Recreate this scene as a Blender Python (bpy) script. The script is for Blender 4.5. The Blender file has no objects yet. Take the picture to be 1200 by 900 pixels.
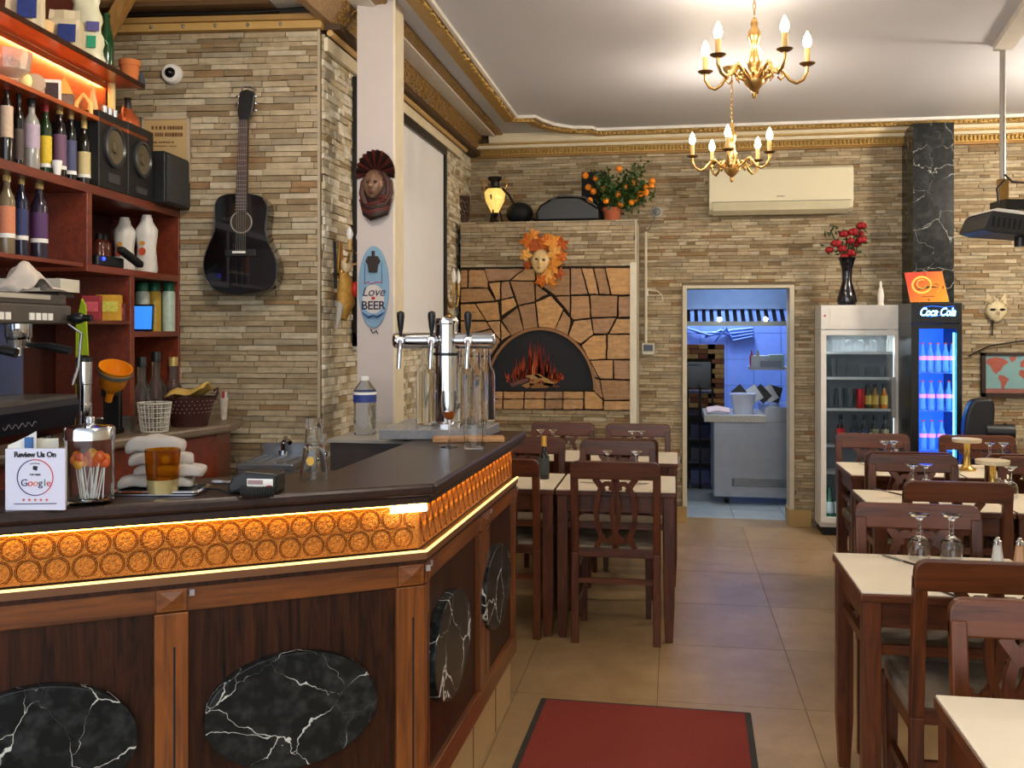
import bpy, bmesh, math, random
from mathutils import Vector, Matrix
random.seed(7)
sc = bpy.context.scene
COL = sc.collection
PI = math.pi
# ------------------------------------------------------------------ camera
FPX, HY, CX, CAMH = 1150., 387., 600., 1.55
TH = math.atan(190/FPX)
_c, _s = math.cos(TH), math.sin(TH)
cam = bpy.data.cameras.new('camera'); camo = bpy.data.objects.new('camera', cam); COL.objects.link(camo)
camo.location = (0, 0, CAMH); camo.rotation_euler = (PI/2, 0, TH)
cam.sensor_width = 36; cam.lens = FPX/1200*36; cam.shift_y = -(450-HY)/1200
cam.clip_start = .05; cam.clip_end = 60
sc.camera = camo
# ------------------------------------------------------------------ world / exposure
w = bpy.data.worlds.new('sky'); sc.world = w; w.use_nodes = True
bg = w.node_tree.nodes['Background']; bg.inputs[0].default_value = (.84, .92, 1, 1); bg.inputs[1].default_value = 1.35
sc.view_settings.view_transform = 'Standard'; sc.view_settings.look = 'None'
sc.view_settings.exposure = 1.15; sc.view_settings.gamma = 1; sc.view_settings.use_curve_mapping = False
def lamp(kind, name, loc, energy, col=(1, .78, .5), size=.05, rot=(0, 0, 0), sy=None):
    l = bpy.data.lights.new(name, kind); l.energy = energy; l.color = col
    if kind == 'AREA':
        l.size = size
        if sy: l.shape = 'RECTANGLE'; l.size_y = sy
    else: l.shadow_soft_size = size
    o = bpy.data.objects.new(name, l); COL.objects.link(o); o.location = loc; o.rotation_euler = rot
    return o
# ------------------------------------------------------------------ pixel -> place
def ray(px, py):
    a = (px-CX)/FPX; b = (HY-py)/FPX
    return Vector((-_s+a*_c, _c+a*_s, b))
def atz(px, py, z):
    d = ray(px, py); k = (z-CAMH)/d.z; return Vector((d.x*k, d.y*k, z))
def aty(px, py, Y):
    d = ray(px, py); k = Y/d.y; return Vector((d.x*k, Y, CAMH+d.z*k))
def atx(px, py, X):
    d = ray(px, py); k = X/d.x; return Vector((X, d.y*k, CAMH+d.z*k))
def att(px, py, t):
    d = ray(px, py)*t; return Vector((d.x, d.y, d.z+CAMH))
XL, YB, HC = -1.69, 8.07, 3.157
PH = math.radians(4.9)
vB = Vector((-math.sin(PH), math.cos(PH))); wB = Vector((math.cos(PH), math.sin(PH)))
def vint(px, P, D):
    d = ray(px, 0); det = D[0]*(-d[1])+D[1]*d[0]
    q = (-P[0]*(-d[1])-P[1]*d[0])/det
    return Vector((P[0]+q*D[0], P[1]+q*D[1])), q
_d = ray(375, 0); GO = Vector((XL, XL/_d[0]*_d[1]))
BO, _q = vint(212, GO, -wB)
def atB(px, py, b):                                    # shelf frame: a towards camera, b out of the shelf front
    P = BO+wB*b; p, q = vint(px, P, -vB); d = ray(px, py); t = p.y/d.y
    return q, CAMH+d.z*t, t
def Bw(a, b, z=0):
    p = BO-vB*a+wB*b; return Vector((p.x, p.y, z))
def atG(px, py, off=0.):                               # guitar wall: returns world point
    P = GO-vB*off; p, q = vint(px, P, -wB); d = ray(px, py); t = p.y/d.y
    return Vector((p.x, p.y, CAMH+d.z*t))
# ------------------------------------------------------------------ materials
def lin(c):
    return tuple(((x/255)/12.92 if x/255 <= .04045 else ((x/255+.055)/1.055)**2.4) for x in c)
MATS = {}
def nt(name):
    m = bpy.data.materials.new(name); m.use_nodes = True; t = m.node_tree
    return m, t, t.nodes['Principled BSDF']
def N(t, kind, **kw):
    n = t.nodes.new(kind)
    for k, v in kw.items():
        if k in n.inputs: n.inputs[k].default_value = v
        else: setattr(n, k, v)
    return n
def P(name, col, rough=.5, metal=0., var=.12, vs=12., bump=0., bs=60., trans=0., emit=None, es=0., ior=1.45, coat=0., alpha=1., spec=.5):
    if name in MATS: return MATS[name]
    m, t, b = nt(name); L = t.links.new
    c = lin(col)
    b.inputs['Roughness'].default_value = rough; b.inputs['Metallic'].default_value = metal
    b.inputs['Transmission Weight'].default_value = trans; b.inputs['IOR'].default_value = ior
    b.inputs['Coat Weight'].default_value = coat; b.inputs['Alpha'].default_value = alpha
    b.inputs['Specular IOR Level'].default_value = spec
    tc = N(t, 'ShaderNodeTexCoord')
    nz = N(t, 'ShaderNodeTexNoise', Scale=vs, Detail=3.); L(tc.outputs['Object'], nz.inputs['Vector'])
    mx = N(t, 'ShaderNodeMix', data_type='RGBA')
    mx.inputs[6].default_value = (*[x*(1-var) for x in c], 1); mx.inputs[7].default_value = (*[min(1, x*(1+var)) for x in c], 1)
    L(nz.outputs[0], mx.inputs[0]); L(mx.outputs[2], b.inputs['Base Color'])
    if bump:
        n2 = N(t, 'ShaderNodeTexNoise', Scale=bs, Detail=4.); L(tc.outputs['Object'], n2.inputs['Vector'])
        bp = N(t, 'ShaderNodeBump', Strength=bump, Distance=.004); L(n2.outputs[0], bp.inputs['Height']); L(bp.outputs[0], b.inputs['Normal'])
    if emit:
        b.inputs['Emission Color'].default_value = (*lin(emit), 1); b.inputs['Emission Strength'].default_value = es
    MATS[name] = m; return m
def ramp(t, stops, interp='LINEAR'):
    r = N(t, 'ShaderNodeValToRGB'); cr = r.color_ramp; cr.interpolation = interp
    while len(cr.elements) < len(stops): cr.elements.new(.5)
    for e, (p, c) in zip(cr.elements, stops): e.position = p; e.color = (*lin(c), 1)
    return r
def wood(name, c1, c2, rough=.35, axis=2, coat=.3, scale=1., bump=.15, spec=.5):
    m, t, b = nt(name); L = t.links.new; b.inputs['Specular IOR Level'].default_value = spec
    tc = N(t, 'ShaderNodeTexCoord'); mp = N(t, 'ShaderNodeMapping')
    s = [14*scale]*3; s[axis] = 1.1*scale; mp.inputs['Scale'].default_value = s
    L(tc.outputs['Object'], mp.inputs['Vector'])
    n1 = N(t, 'ShaderNodeTexNoise', Scale=2.2, Detail=6., Roughness=.65, Distortion=1.2); L(mp.outputs[0], n1.inputs['Vector'])
    r = ramp(t, [(.3, c1), (.7, c2)]); L(n1.outputs[0], r.inputs[0])
    oi = N(t, 'ShaderNodeObjectInfo'); hs = N(t, 'ShaderNodeHueSaturation'); ma = N(t, 'ShaderNodeMath', operation='MULTIPLY_ADD')
    ma.inputs[1].default_value = .3; ma.inputs[2].default_value = .85; L(oi.outputs['Random'], ma.inputs[0]); L(ma.outputs[0], hs.inputs['Value'])
    L(r.outputs[0], hs.inputs['Color']); L(hs.outputs[0], b.inputs['Base Color'])
    b.inputs['Roughness'].default_value = rough; b.inputs['Coat Weight'].default_value = coat; b.inputs['Coat Roughness'].default_value = .22
    bp = N(t, 'ShaderNodeBump', Strength=bump, Distance=.002); L(n1.outputs[0], bp.inputs['Height']); L(bp.outputs[0], b.inputs['Normal'])
    MATS[name] = m; return m
def stone(name, stops, bump=.5):
    m, t, b = nt(name); L = t.links.new
    oi = N(t, 'ShaderNodeObjectInfo'); ge = N(t, 'ShaderNodeNewGeometry')
    ad = N(t, 'ShaderNodeMath', operation='ADD'); L(oi.outputs['Random'], ad.inputs[0]); L(ge.outputs['Random Per Island'], ad.inputs[1])
    fr = N(t, 'ShaderNodeMath', operation='FRACT'); L(ad.outputs[0], fr.inputs[0])
    r = ramp(t, stops, 'CONSTANT'); L(fr.outputs[0], r.inputs[0])
    nz = N(t, 'ShaderNodeTexNoise', Scale=30., Detail=6., Roughness=.7); L(ge.outputs['Position'], nz.inputs['Vector'])
    mp = N(t, 'ShaderNodeMapping'); mp.inputs['Scale'].default_value = (9, 9, 45); L(ge.outputs['Position'], mp.inputs['Vector'])
    n2 = N(t, 'ShaderNodeTexNoise', Scale=1., Detail=5.); L(mp.outputs[0], n2.inputs['Vector'])
    mul = N(t, 'ShaderNodeMath', operation='ADD'); L(nz.outputs[0], mul.inputs[0]); L(n2.outputs[0], mul.inputs[1])
    mr = N(t, 'ShaderNodeMapRange'); mr.inputs[1].default_value = .6; mr.inputs[2].default_value = 1.4; mr.inputs[3].default_value = .62; mr.inputs[4].default_value = 1.3
    L(mul.outputs[0], mr.inputs[0])
    hs = N(t, 'ShaderNodeHueSaturation'); L(r.outputs[0], hs.inputs['Color']); L(mr.outputs[0], hs.inputs['Value']); L(hs.outputs[0], b.inputs['Base Color'])
    b.inputs['Roughness'].default_value = .75
    bp = N(t, 'ShaderNodeBump', Strength=bump, Distance=.006); L(mul.outputs[0], bp.inputs['Height']); L(bp.outputs[0], b.inputs['Normal'])
    MATS[name] = m; return m
def marble(name, base=(20, 23, 24), vein=(205, 205, 198), scale=6., width=.03):
    m, t, b = nt(name); L = t.links.new
    tc = N(t, 'ShaderNodeTexCoord')
    n0 = N(t, 'ShaderNodeTexNoise', Scale=scale*.7, Detail=5.); L(tc.outputs['Object'], n0.inputs['Vector'])
    va = N(t, 'ShaderNodeVectorMath', operation='MULTIPLY_ADD'); va.inputs[1].default_value = (.33, .33, .33)
    L(n0.outputs[1], va.inputs[0]); L(tc.outputs['Object'], va.inputs[2])
    vo = N(t, 'ShaderNodeTexVoronoi', Scale=scale, feature='DISTANCE_TO_EDGE'); L(va.outputs[0], vo.inputs['Vector'])
    n1 = N(t, 'ShaderNodeTexNoise', Scale=scale*.8, Detail=3.); L(tc.outputs['Object'], n1.inputs['Vector'])
    ms = N(t, 'ShaderNodeMapRange'); ms.inputs[1].default_value = .42; ms.inputs[2].default_value = .68; ms.inputs[3].default_value = .0005; ms.inputs[4].default_value = width
    L(n1.outputs[0], ms.inputs[0])
    dv = N(t, 'ShaderNodeMath', operation='DIVIDE'); L(vo.outputs['Distance'], dv.inputs[0]); L(ms.outputs[0], dv.inputs[1])
    n3 = N(t, 'ShaderNodeTexNoise', Scale=scale*5, Detail=6.); L(tc.outputs['Object'], n3.inputs['Vector'])
    r = ramp(t, [(.3, vein), (1., base)]); L(dv.outputs[0], r.inputs[0])
    r3 = ramp(t, [(.45, (0, 0, 0)), (.9, (70, 72, 72))]); L(n3.outputs[0], r3.inputs[0])
    mx = N(t, 'ShaderNodeMix', data_type='RGBA', blend_type='ADD'); mx.inputs[0].default_value = .6
    L(r.outputs[0], mx.inputs[6]); L(r3.outputs[0], mx.inputs[7]); L(mx.outputs[2], b.inputs['Base Color'])
    b.inputs['Roughness'].default_value = .26; b.inputs['Specular IOR Level'].default_value = .28
    MATS[name] = m; return m
def glass(name, col=(250, 252, 252), rough=.02, ior=1.45):
    return P(name, col, rough=rough, trans=1., var=.02, ior=ior)
def emis(name, col, s):
    return P(name, col, rough=.5, emit=col, es=s, var=.02)
WOOD = wood('mahogany', (50, 21, 8), (104, 52, 20), rough=.36, coat=.1, spec=.4)
WOODH = wood('mahogany_rail', (50, 21, 8), (104, 52, 20), rough=.36, axis=0, coat=.1, spec=.4)
WOODBAR = wood('bar_wood', (78, 38, 12), (134, 74, 26), rough=.3, axis=2)
WOODBARH = wood('bar_wood_rail', (78, 38, 12), (134, 74, 26), rough=.3, axis=0)
WOODDARK = wood('dark_veneer', (10, 5, 3), (66, 33, 15), rough=.42, scale=1.5, coat=.0, spec=.22)
WOODTOP = wood('counter_top_wood', (28, 15, 11), (54, 31, 22), rough=.34, axis=0, coat=.0, spec=.35)
WOODSHELF = wood('shelf_wood', (92, 34, 18), (136, 58, 30), rough=.4, axis=0)
WOODORANGE = wood('orange_shelf_wood', (150, 66, 24), (196, 96, 40), rough=.3, axis=0)
STONE = stone('ledge_stone', [(0, (166, 146, 114)), (.14, (180, 162, 130)), (.3, (150, 130, 98)), (.42, (188, 172, 142)), (.56, (170, 150, 118)), (.68, (156, 142, 116)), (.8, (136, 114, 82)), (.88, (192, 178, 150)), (.96, (146, 114, 76))])
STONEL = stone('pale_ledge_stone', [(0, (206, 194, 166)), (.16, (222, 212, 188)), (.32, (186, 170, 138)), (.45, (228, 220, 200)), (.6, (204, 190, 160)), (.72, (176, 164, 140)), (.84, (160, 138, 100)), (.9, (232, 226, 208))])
GROUT = P('stone_backing', (120, 106, 84), .9, bump=.5)
SLAB = stone('oven_slab', [(0, (180, 138, 96)), (.2, (162, 124, 88)), (.4, (190, 148, 102)), (.6, (170, 132, 100)), (.8, (198, 152, 98))], bump=.9)
MORTAR = P('dark_mortar', (48, 38, 28), .95)
MARB = marble('black_marble')
GOLD = P('old_gold', (176, 142, 80), .42, .6, var=.3, vs=40, bump=.6, bs=90)
BRASS = P('brass', (196, 154, 92), .28, .9, var=.15)
WHITE = P('white_paint', (228, 224, 216), .55)
CREAM = P('cream_paint', (222, 210, 180), .6)
BLACK = P('black_plastic', (18, 18, 19), .35)
BLACKM = P('black_matte', (14, 14, 15), .7)
STEEL = P('stainless_steel', (172, 176, 182), .28, .95, var=.06)
CHROME = P('chrome', (215, 218, 222), .08, 1., var=.03)
GLASS = glass('clear_glass', ior=1.25)
PAPER = P('white_paper', (236, 234, 228), .8, var=.03)
INK = P('dark_ink', (40, 38, 44), .8)
CLOTH = P('grey_cloth', (172, 165, 158), .9, bump=.3, bs=200)
CEIL = P('ceiling_paint', (193, 195, 203), .5, var=.03, vs=2)
# ------------------------------------------------------------------ mesh builder
class MB:
    def __init__(s): s.v = []; s.f = []
    def add(s, vs, fs, M=None):
        n = len(s.v)
        for p in vs:
            p = Vector(p); s.v.append(tuple(M @ p) if M else tuple(p))
        s.f += [tuple(i+n for i in f) for f in fs]; return s
    def box(s, c, d, rz=0., rx=0., ry=0.):
        x, y, z = d[0]/2, d[1]/2, d[2]/2
        vs = [(-x, -y, -z), (x, -y, -z), (x, y, -z), (-x, y, -z), (-x, -y, z), (x, -y, z), (x, y, z), (-x, y, z)]
        fs = [(3, 2, 1, 0), (4, 5, 6, 7), (0, 1, 5, 4), (1, 2, 6, 5), (2, 3, 7, 6), (3, 0, 4, 7)]
        M = Matrix.Translation(c) @ Matrix.Rotation(rz, 4, 'Z') @ Matrix.Rotation(ry, 4, 'Y') @ Matrix.Rotation(rx, 4, 'X')
        return s.add(vs, fs, M)
    def b2(s, x0, x1, y0, y1, z0, z1):
        return s.box(((x0+x1)/2, (y0+y1)/2, (z0+z1)/2), (x1-x0, y1-y0, z1-z0))
    def prism(s, poly, z0, z1, M=None):
        n = len(poly); a = sum(poly[i][0]*poly[(i+1) % n][1]-poly[(i+1) % n][0]*poly[i][1] for i in range(n))
        if a < 0: poly = poly[::-1]
        vs = [(x, y, z0) for x, y in poly]+[(x, y, z1) for x, y in poly]
        fs = [tuple(range(n))[::-1], tuple(range(n, 2*n))]+[(i, (i+1) % n, n+(i+1) % n, n+i) for i in range(n)]
        return s.add(vs, fs, M)
    def pxz(s, poly, y0, y1, M=None):                  # polygon in x,z extruded along y (front = y0)
        R = Matrix(((1, 0, 0, 0), (0, 0, -1, 0), (0, 1, 0, 0), (0, 0, 0, 1)))
        return s.prism(poly, -y1, -y0, (M @ R) if M else R)
    def lathe(s, prof, n=16, c=(0, 0, 0), M=None, close=True):
        vs = []; fs = []; k = len(prof)
        for i in range(n):
            a = 2*PI*i/n
            for r, z in prof: vs.append((c[0]+r*math.cos(a), c[1]+r*math.sin(a), c[2]+z))
        for i in range(n):
            j = (i+1) % n
            for q in range(k-1): fs.append((i*k+q, j*k+q, j*k+q+1, i*k+q+1))
        if close:
            if prof[0][0] > 1e-5: fs.append(tuple(i*k for i in range(n))[::-1])
            if prof[-1][0] > 1e-5: fs.append(tuple(i*k+k-1 for i in range(n)))
        return s.add(vs, fs, M)
    def cyl(s, c, r, h, n=16, r2=None, M=None):
        return s.lathe([(r, 0), (r if r2 is None else r2, h)], n, c, M)
    def tube(s, pts, r, n=8, closed=False, flat=None):
        pts = [Vector(p) for p in pts]; k = len(pts); vs = []; fs = []
        rr = r if isinstance(r, (list, tuple)) else [r]*k
        up = Vector((0, 0, 1)); px = None
        for i, p in enumerate(pts):
            a = pts[(i-1) % k] if (closed or i) else p; b = pts[(i+1) % k] if (closed or i < k-1) else p
            tn = (b-a).normalized() if (b-a).length > 1e-9 else Vector((0, 0, 1))
            if px is None:
                px = tn.cross(up) if abs(tn.dot(up)) < .95 else tn.cross(Vector((0, 1, 0)))
            else: px = px-tn*px.dot(tn)
            px.normalize(); py = tn.cross(px)
            for j in range(n):
                th = 2*PI*j/n; f1 = math.cos(th)*rr[i]; f2 = math.sin(th)*rr[i]*(flat or 1)
                vs.append(p+px*f1+py*f2)
        for i in range(k if closed else k-1):
            i2 = (i+1) % k
            for j in range(n):
                j2 = (j+1) % n; fs.append((i*n+j, i2*n+j, i2*n+j2, i*n+j2))
        if not closed: fs.append(tuple(range(n))); fs.append(tuple(range((k-1)*n, k*n))[::-1])
        return s.add(vs, fs)
    def ball(s, c, r, n=12, m=8, M=None):
        r = r if isinstance(r, (list, tuple)) else (r, r, r)
        vs = [(c[0], c[1], c[2]-r[2])]; fs = []
        for i in range(1, m):
            ph = -PI/2+PI*i/m
            for j in range(n):
                th = 2*PI*j/n; vs.append((c[0]+r[0]*math.cos(ph)*math.cos(th), c[1]+r[1]*math.cos(ph)*math.sin(th), c[2]+r[2]*math.sin(ph)))
        vs.append((c[0], c[1], c[2]+r[2])); e = len(vs)-1
        for j in range(n): fs.append((0, 1+(j+1) % n, 1+j)); fs.append((e, e-n+j, e-n+(j+1) % n))
        for i in range(m-2):
            for j in range(n): fs.append((1+i*n+j, 1+i*n+(j+1) % n, 1+(i+1)*n+(j+1) % n, 1+(i+1)*n+j))
        return s.add(vs, fs, M)
    def grid(s, fn, nu, nv, keep=None):
        n0 = len(s.v)
        for i in range(nu+1):
            for j in range(nv+1): s.v.append(tuple(fn(i/nu, j/nv)))
        for i in range(nu):
            for j in range(nv):
                if keep and not keep((i+.5)/nu, (j+.5)/nv): continue
                a = n0+i*(nv+1)+j; s.f.append((a, a+nv+1, a+nv+2, a+1))
        return s
    def strip(s, pts, w, h, closed=False):             # ribbon of rectangular section along xz polyline (y = thickness)
        pass
    def mesh(s, name, smooth=None):
        me = bpy.data.meshes.new(name); me.from_pydata(s.v, [], s.f); me.update()
        if smooth:
            for p in me.polygons: p.use_smooth = True
            me.set_sharp_from_angle(angle=math.radians(smooth))
        return me
    def build(s, name, mat, parent=None, smooth=None, bevel=0, loc=None, rz=0., solid=0, sub=0):
        o = bpy.data.objects.new(name, s.mesh(name, smooth)); COL.objects.link(o)
        o.data.materials.append(mat)
        if parent: o.parent = parent
        if loc is not None: o.location = loc
        if rz: o.rotation_euler = (0, 0, rz)
        if solid:
            md = o.modifiers.new('solid', 'SOLIDIFY'); md.thickness = solid; md.offset = 0
        if sub: md = o.modifiers.new('sub', 'SUBSURF'); md.levels = sub; md.render_levels = sub
        if bevel:
            md = o.modifiers.new('bevel', 'BEVEL'); md.width = bevel; md.segments = 2; md.limit_method = 'ANGLE'; md.angle_limit = .6
        return o
def tag(o, label, cat, group=None):
    o['label'] = label; o['category'] = cat
    if group: o['group'] = group
    return o
def thing(name, label, cat, loc=(0, 0, 0), rz=0., group=None):
    o = bpy.data.objects.new(name, None); COL.objects.link(o); o.location = loc; o.rotation_euler = (0, 0, rz); o.empty_display_size = .1
    return tag(o, label, cat, group)
def struct(o): o['kind'] = 'structure'; return o
def stuff(o): o['kind'] = 'stuff'; return o
def dup(root, loc, rz, label, group=None):
    r = root.copy(); COL.objects.link(r); r.location = loc; r.rotation_euler = (0, 0, rz); r['label'] = label
    if group: r['group'] = group
    for ch in list(root.children):
        c = ch.copy(); COL.objects.link(c); c.parent = r
        for g in list(ch.children):
            e = g.copy(); COL.objects.link(e); e.parent = c
    return r
def text(body, size, mat, parent, loc, rot, name='lettering', align='CENTER', depth=.0008, shear=0., bold=0., sx=1.):
    cu = bpy.data.curves.new(name, 'FONT'); cu.body = body; cu.size = size; cu.align_x = align; cu.align_y = 'CENTER'
    cu.extrude = depth; cu.shear = shear; cu.offset = bold; cu.resolution_u = 3; cu.space_character = .95
    tmp = bpy.data.objects.new('tmp', cu); COL.objects.link(tmp)
    dg = bpy.context.evaluated_depsgraph_get(); me = bpy.data.meshes.new_from_object(tmp.evaluated_get(dg))
    bpy.data.objects.remove(tmp); bpy.data.curves.remove(cu)
    o = bpy.data.objects.new(name, me); COL.objects.link(o); me.materials.clear(); me.materials.append(mat)
    o.parent = parent; o.location = loc; o.rotation_euler = rot; o.scale = (sx, 1, 1)
    return o
UPR = (PI/2, 0, 0)                                     # text standing up, facing -y
def rrect(w, h, r, n=5, top_only=False):               # rounded rectangle centred, x,z
    pts = []
    for cx, cz, a0 in ((w/2-r, h/2-r, 0), (-w/2+r, h/2-r, 90), (-w/2+r, -h/2+r, 180), (w/2-r, -h/2+r, 270)):
        if top_only and a0 >= 180: pts.append((math.copysign(w/2, cx), -h/2)); continue
        for i in range(n+1):
            a = math.radians(a0+90*i/n); pts.append((cx+r*math.cos(a), cz+r*math.sin(a)))
    return pts
def ell(a, b, n=32, c=(0, 0)): return [(c[0]+a*math.cos(2*PI*i/n), c[1]+b*math.sin(2*PI*i/n)) for i in range(n)]
# ================================================================== SETTING
def tile_mat(name, c1, c2, rough):
    m, t, b = nt(name); L = t.links.new
    ge = N(t, 'ShaderNodeNewGeometry'); oi = N(t, 'ShaderNodeObjectInfo')
    n1 = N(t, 'ShaderNodeTexNoise', Scale=3.5, Detail=8., Roughness=.7); L(ge.outputs['Position'], n1.inputs['Vector'])
    r = ramp(t, [(.25, c1), (.75, c2)]); L(n1.outputs[0], r.inputs[0])
    ma = N(t, 'ShaderNodeMath', operation='MULTIPLY_ADD'); ma.inputs[1].default_value = .16; ma.inputs[2].default_value = .92; L(oi.outputs['Random'], ma.inputs[0])
    hs = N(t, 'ShaderNodeHueSaturation'); L(r.outputs[0], hs.inputs['Color']); L(ma.outputs[0], hs.inputs['Value']); L(hs.outputs[0], b.inputs['Base Color'])
    b.inputs['Roughness'].default_value = rough
    n2 = N(t, 'ShaderNodeTexNoise', Scale=160., Detail=3.); L(ge.outputs['Position'], n2.inputs['Vector'])
    bp = N(t, 'ShaderNodeBump', Strength=.12, Distance=.002); L(n2.outputs[0], bp.inputs['Height']); L(bp.outputs[0], b.inputs['Normal'])
    MATS[name] = m; return m
FT = tile_mat('floor_tile', (138, 110, 74), (174, 146, 106), .34)
floor = struct(MB().b2(-3.4, 3.3, -2.6, YB+.2, -.12, -.004).build('floor', P('floor_grout', (104, 88, 66), .8)))
tme = MB().b2(-.2985, .2985, -.377, .377, -.004, 0).mesh('tile'); tme.materials.append(FT)
for i in range(-4, 6):
    for j in range(-5, 5):
        y = 4.905+.757*(j+.5)
        if y > 8.0: continue
        o = bpy.data.objects.new('tile', tme); COL.objects.link(o); o.parent = floor; o.location = (-.07+.6*(i+.5), y, 0)
o = MB().b2(-2.47, 3.2, YB-.14, YB+.2, -.004, 0).build('tile', FT, floor)
ceiling = struct(MB().b2(-3.4, 3.3, -2.6, YB+.2, HC, HC+.12).build('ceiling', CEIL))
wall_right = struct(MB().b2(3.2, 3.3, -2.6, YB+.2, 0, HC).build('wall_right', P('beige_plaster', (196, 182, 158), .8)))
# daylight shopfront behind the camera: low sill and posts only, the opening lets the sky in
struct(MB().b2(-3.4, 3.3, -2.7, -2.6, 0, .5).build('wall_front', P('beige_plaster', (196, 182, 158), .8)))

VAR = []
for k in range(8):
    rnd = random.Random(k); m = MB().box((0, 0, 0), (1, 1, 1)); vs = []
    for x, y, z in m.v:
        if y < 0: y -= rnd.uniform(-.15, .45); x *= rnd.uniform(.97, 1); z *= rnd.uniform(.9, 1)
        vs.append((x, y, z))
    m.v = vs; me = m.mesh('stone'); me.materials.append(STONE); VAR.append(me)
def stones(parent, u0, u1, z0, z1, holes, prio, nmax, seed, y=0., mat=None, rh=(.02, .034), ln=(.06, .27)):
    """coursed ledge stone on a wall whose local frame is x along, -y outwards"""
    rnd = random.Random(seed); L = []
    z = z0
    while z < z1-.012:
        h = min(rnd.uniform(*rh), z1-z)
        u = u0-rnd.uniform(0, .1)
        while u < u1-.01:
            l = rnd.uniform(*ln); a, b = max(u, u0), min(u+l, u1); u += l
            if b-a < .02: continue
            segs = [(a, b)]
            for (h0, h1, g0, g1) in holes:
                if z+h > g0+.004 and z < g1-.004:
                    ns = []
                    for p, q in segs:
                        if q <= h0 or p >= h1: ns.append((p, q)); continue
                        if p < h0: ns.append((p, h0))
                        if q > h1: ns.append((h1, q))
                    segs = ns
            for p, q in segs:
                if q-p > .015: L.append((prio((p+q)/2, z+h/2)*(q-p)*h, p, q, z, h, rnd.uniform(.004, .014), rnd.randrange(8), rnd.random()))
        z += h
    L.sort(reverse=True)
    rest = MB()
    for i, (_, p, q, zz, h, d, k, cr) in enumerate(L):
        c = ((p+q)/2, y-d/2, zz+h/2); sc_ = (q-p-.002, d, h-.002)
        if i < nmax:
            o = bpy.data.objects.new('stone', VAR[k]); COL.objects.link(o); o.parent = parent; o.location = c; o.scale = sc_
            if mat: o.material_slots[0].link = 'OBJECT'; o.material_slots[0].material = mat
        else:
            n = len(rest.v); me = VAR[k]
            rest.v += [(c[0]+v.co.x*sc_[0], c[1]+v.co.y*sc_[1], c[2]+v.co.z*sc_[2]) for v in me.vertices]
            rest.f += [tuple(n+i for i in pl.vertices) for pl in me.polygons]
    if rest.v: stuff(rest.build('stone_facing', mat or STONE, parent))
# ---- back wall with the kitchen doorway
DX0, DX1, DZ = aty(805, 400, YB).x, aty(925, 400, YB).x, aty(860, 338, YB).z
m = MB(); m.b2(-1.95, DX0, YB, YB+.2, 0, HC).b2(DX1, 3.2, YB, YB+.2, 0, HC).b2(DX0, DX1, YB, YB+.2, DZ, HC)
wall_back = struct(m.build('wall_back', GROUT, loc=(0, 0, 0)))
bw = bpy.data.objects.new('stone_anchor', None)
def pb(u, z): return 1. if (z > 1.0 and -1.8 < u < 2.75 and z < 2.95) else .05
wall_back_loc = Vector((0, YB, 0))
def pback(u, z):
    if z < .9 or z > 2.97 or u > 2.7: return .02
    if u < .0 and z < 2.45: return .01
    return 1.
stones(wall_back, -1.9, 3.2, 0, 2.985, [(DX0-.04, DX1+.04, 0, DZ+.03)], pback, 300, 3, y=YB)
# ---- left wall (stone, projection screen) and guitar wall
wall_left = struct(MB().b2(GO.y+.02, YB, 0, .15, 0, HC).build('wall_left', GROUT, loc=(XL, 0, 0), rz=PI/2))
YS0, YS1 = atx(410, 300, XL).y, atx(517, 300, XL).y
YF = YB-.6
yend = YF
def pleft(u, z):
    if u < YS0+.05 and z > .9: return 1.
    if u > YS1-.02 and z > 1.: return 1.
    return .3 if (u > 5.8 and .9 < z < 1.5) else .01
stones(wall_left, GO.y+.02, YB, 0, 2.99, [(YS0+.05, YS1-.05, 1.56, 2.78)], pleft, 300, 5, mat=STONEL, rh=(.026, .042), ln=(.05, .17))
GW = 1.35
wall_bar = struct(MB().b2(-GW, 0, 0, .15, 0, HC).build('wall_bar', GROUT, loc=(GO.x, GO.y, 0), rz=PH))
def pg(u, z): return 1. if (u > -.98 and z > .95) else .02
stones(wall_bar, -1.2, .0, 0, 3.0, [], pg, 300, 9)
# corner bead
MB().b2(-.006, .006, -.024, -.012, 0, 3.).build('corner_bead', P('bead', (176, 160, 134), .7), wall_bar)
# wall behind the shelves
p = Bw(0, -.36)
wall_shelf = struct(MB().b2(-3.4, 0, 0, .1, 0, HC).build('wall_shelf', P('dark_red_wall', (86, 34, 18), .6), loc=p, rz=PH+PI/2))
# ---- cornices
def cornice_x(name, x0, x1, parent=None): pass
trim = struct(MB().b2(-1.62, 3.2, YB-.035, YB, 2.985, 3.0).build('trim_1', P('gilt_wood', (150, 112, 58), .4, .4, bump=.4)))
MB().b2(-1.62, 3.2, YB-.06, YB, 3.0, 3.05).build('dentil_band', GOLD, trim)
MB().b2(-1.62, 3.2, YB-.1, YB, 3.05, 3.075).build('cream_fillet', CREAM, trim)
MB().b2(-1.62, 3.2, YB-.14, YB, 3.075, 3.085).build('gilt_fillet', GOLD, trim)
m = MB()
x = -1.6
while x < 3.19:
    m.ball((x, YB-.066, 3.026), (.011, .014, .021), 6, 4); x += .03
stuff(m.build('egg_ornament', GOLD, trim, smooth=60))
m = MB(); prof = [(YB, 3.085), (YB-.14, 3.085), (YB-.15, 3.09), (YB-.16, 3.12), (YB-.17, HC), (YB, HC)]
R = Matrix(((0, 0, 1, 0), (1, 0, 0, 0), (0, 1, 0, 0), (0, 0, 0, 1)))
m.prism(prof, -1.5, 3.2, R); m.build('cove', CREAM, trim)
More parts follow.
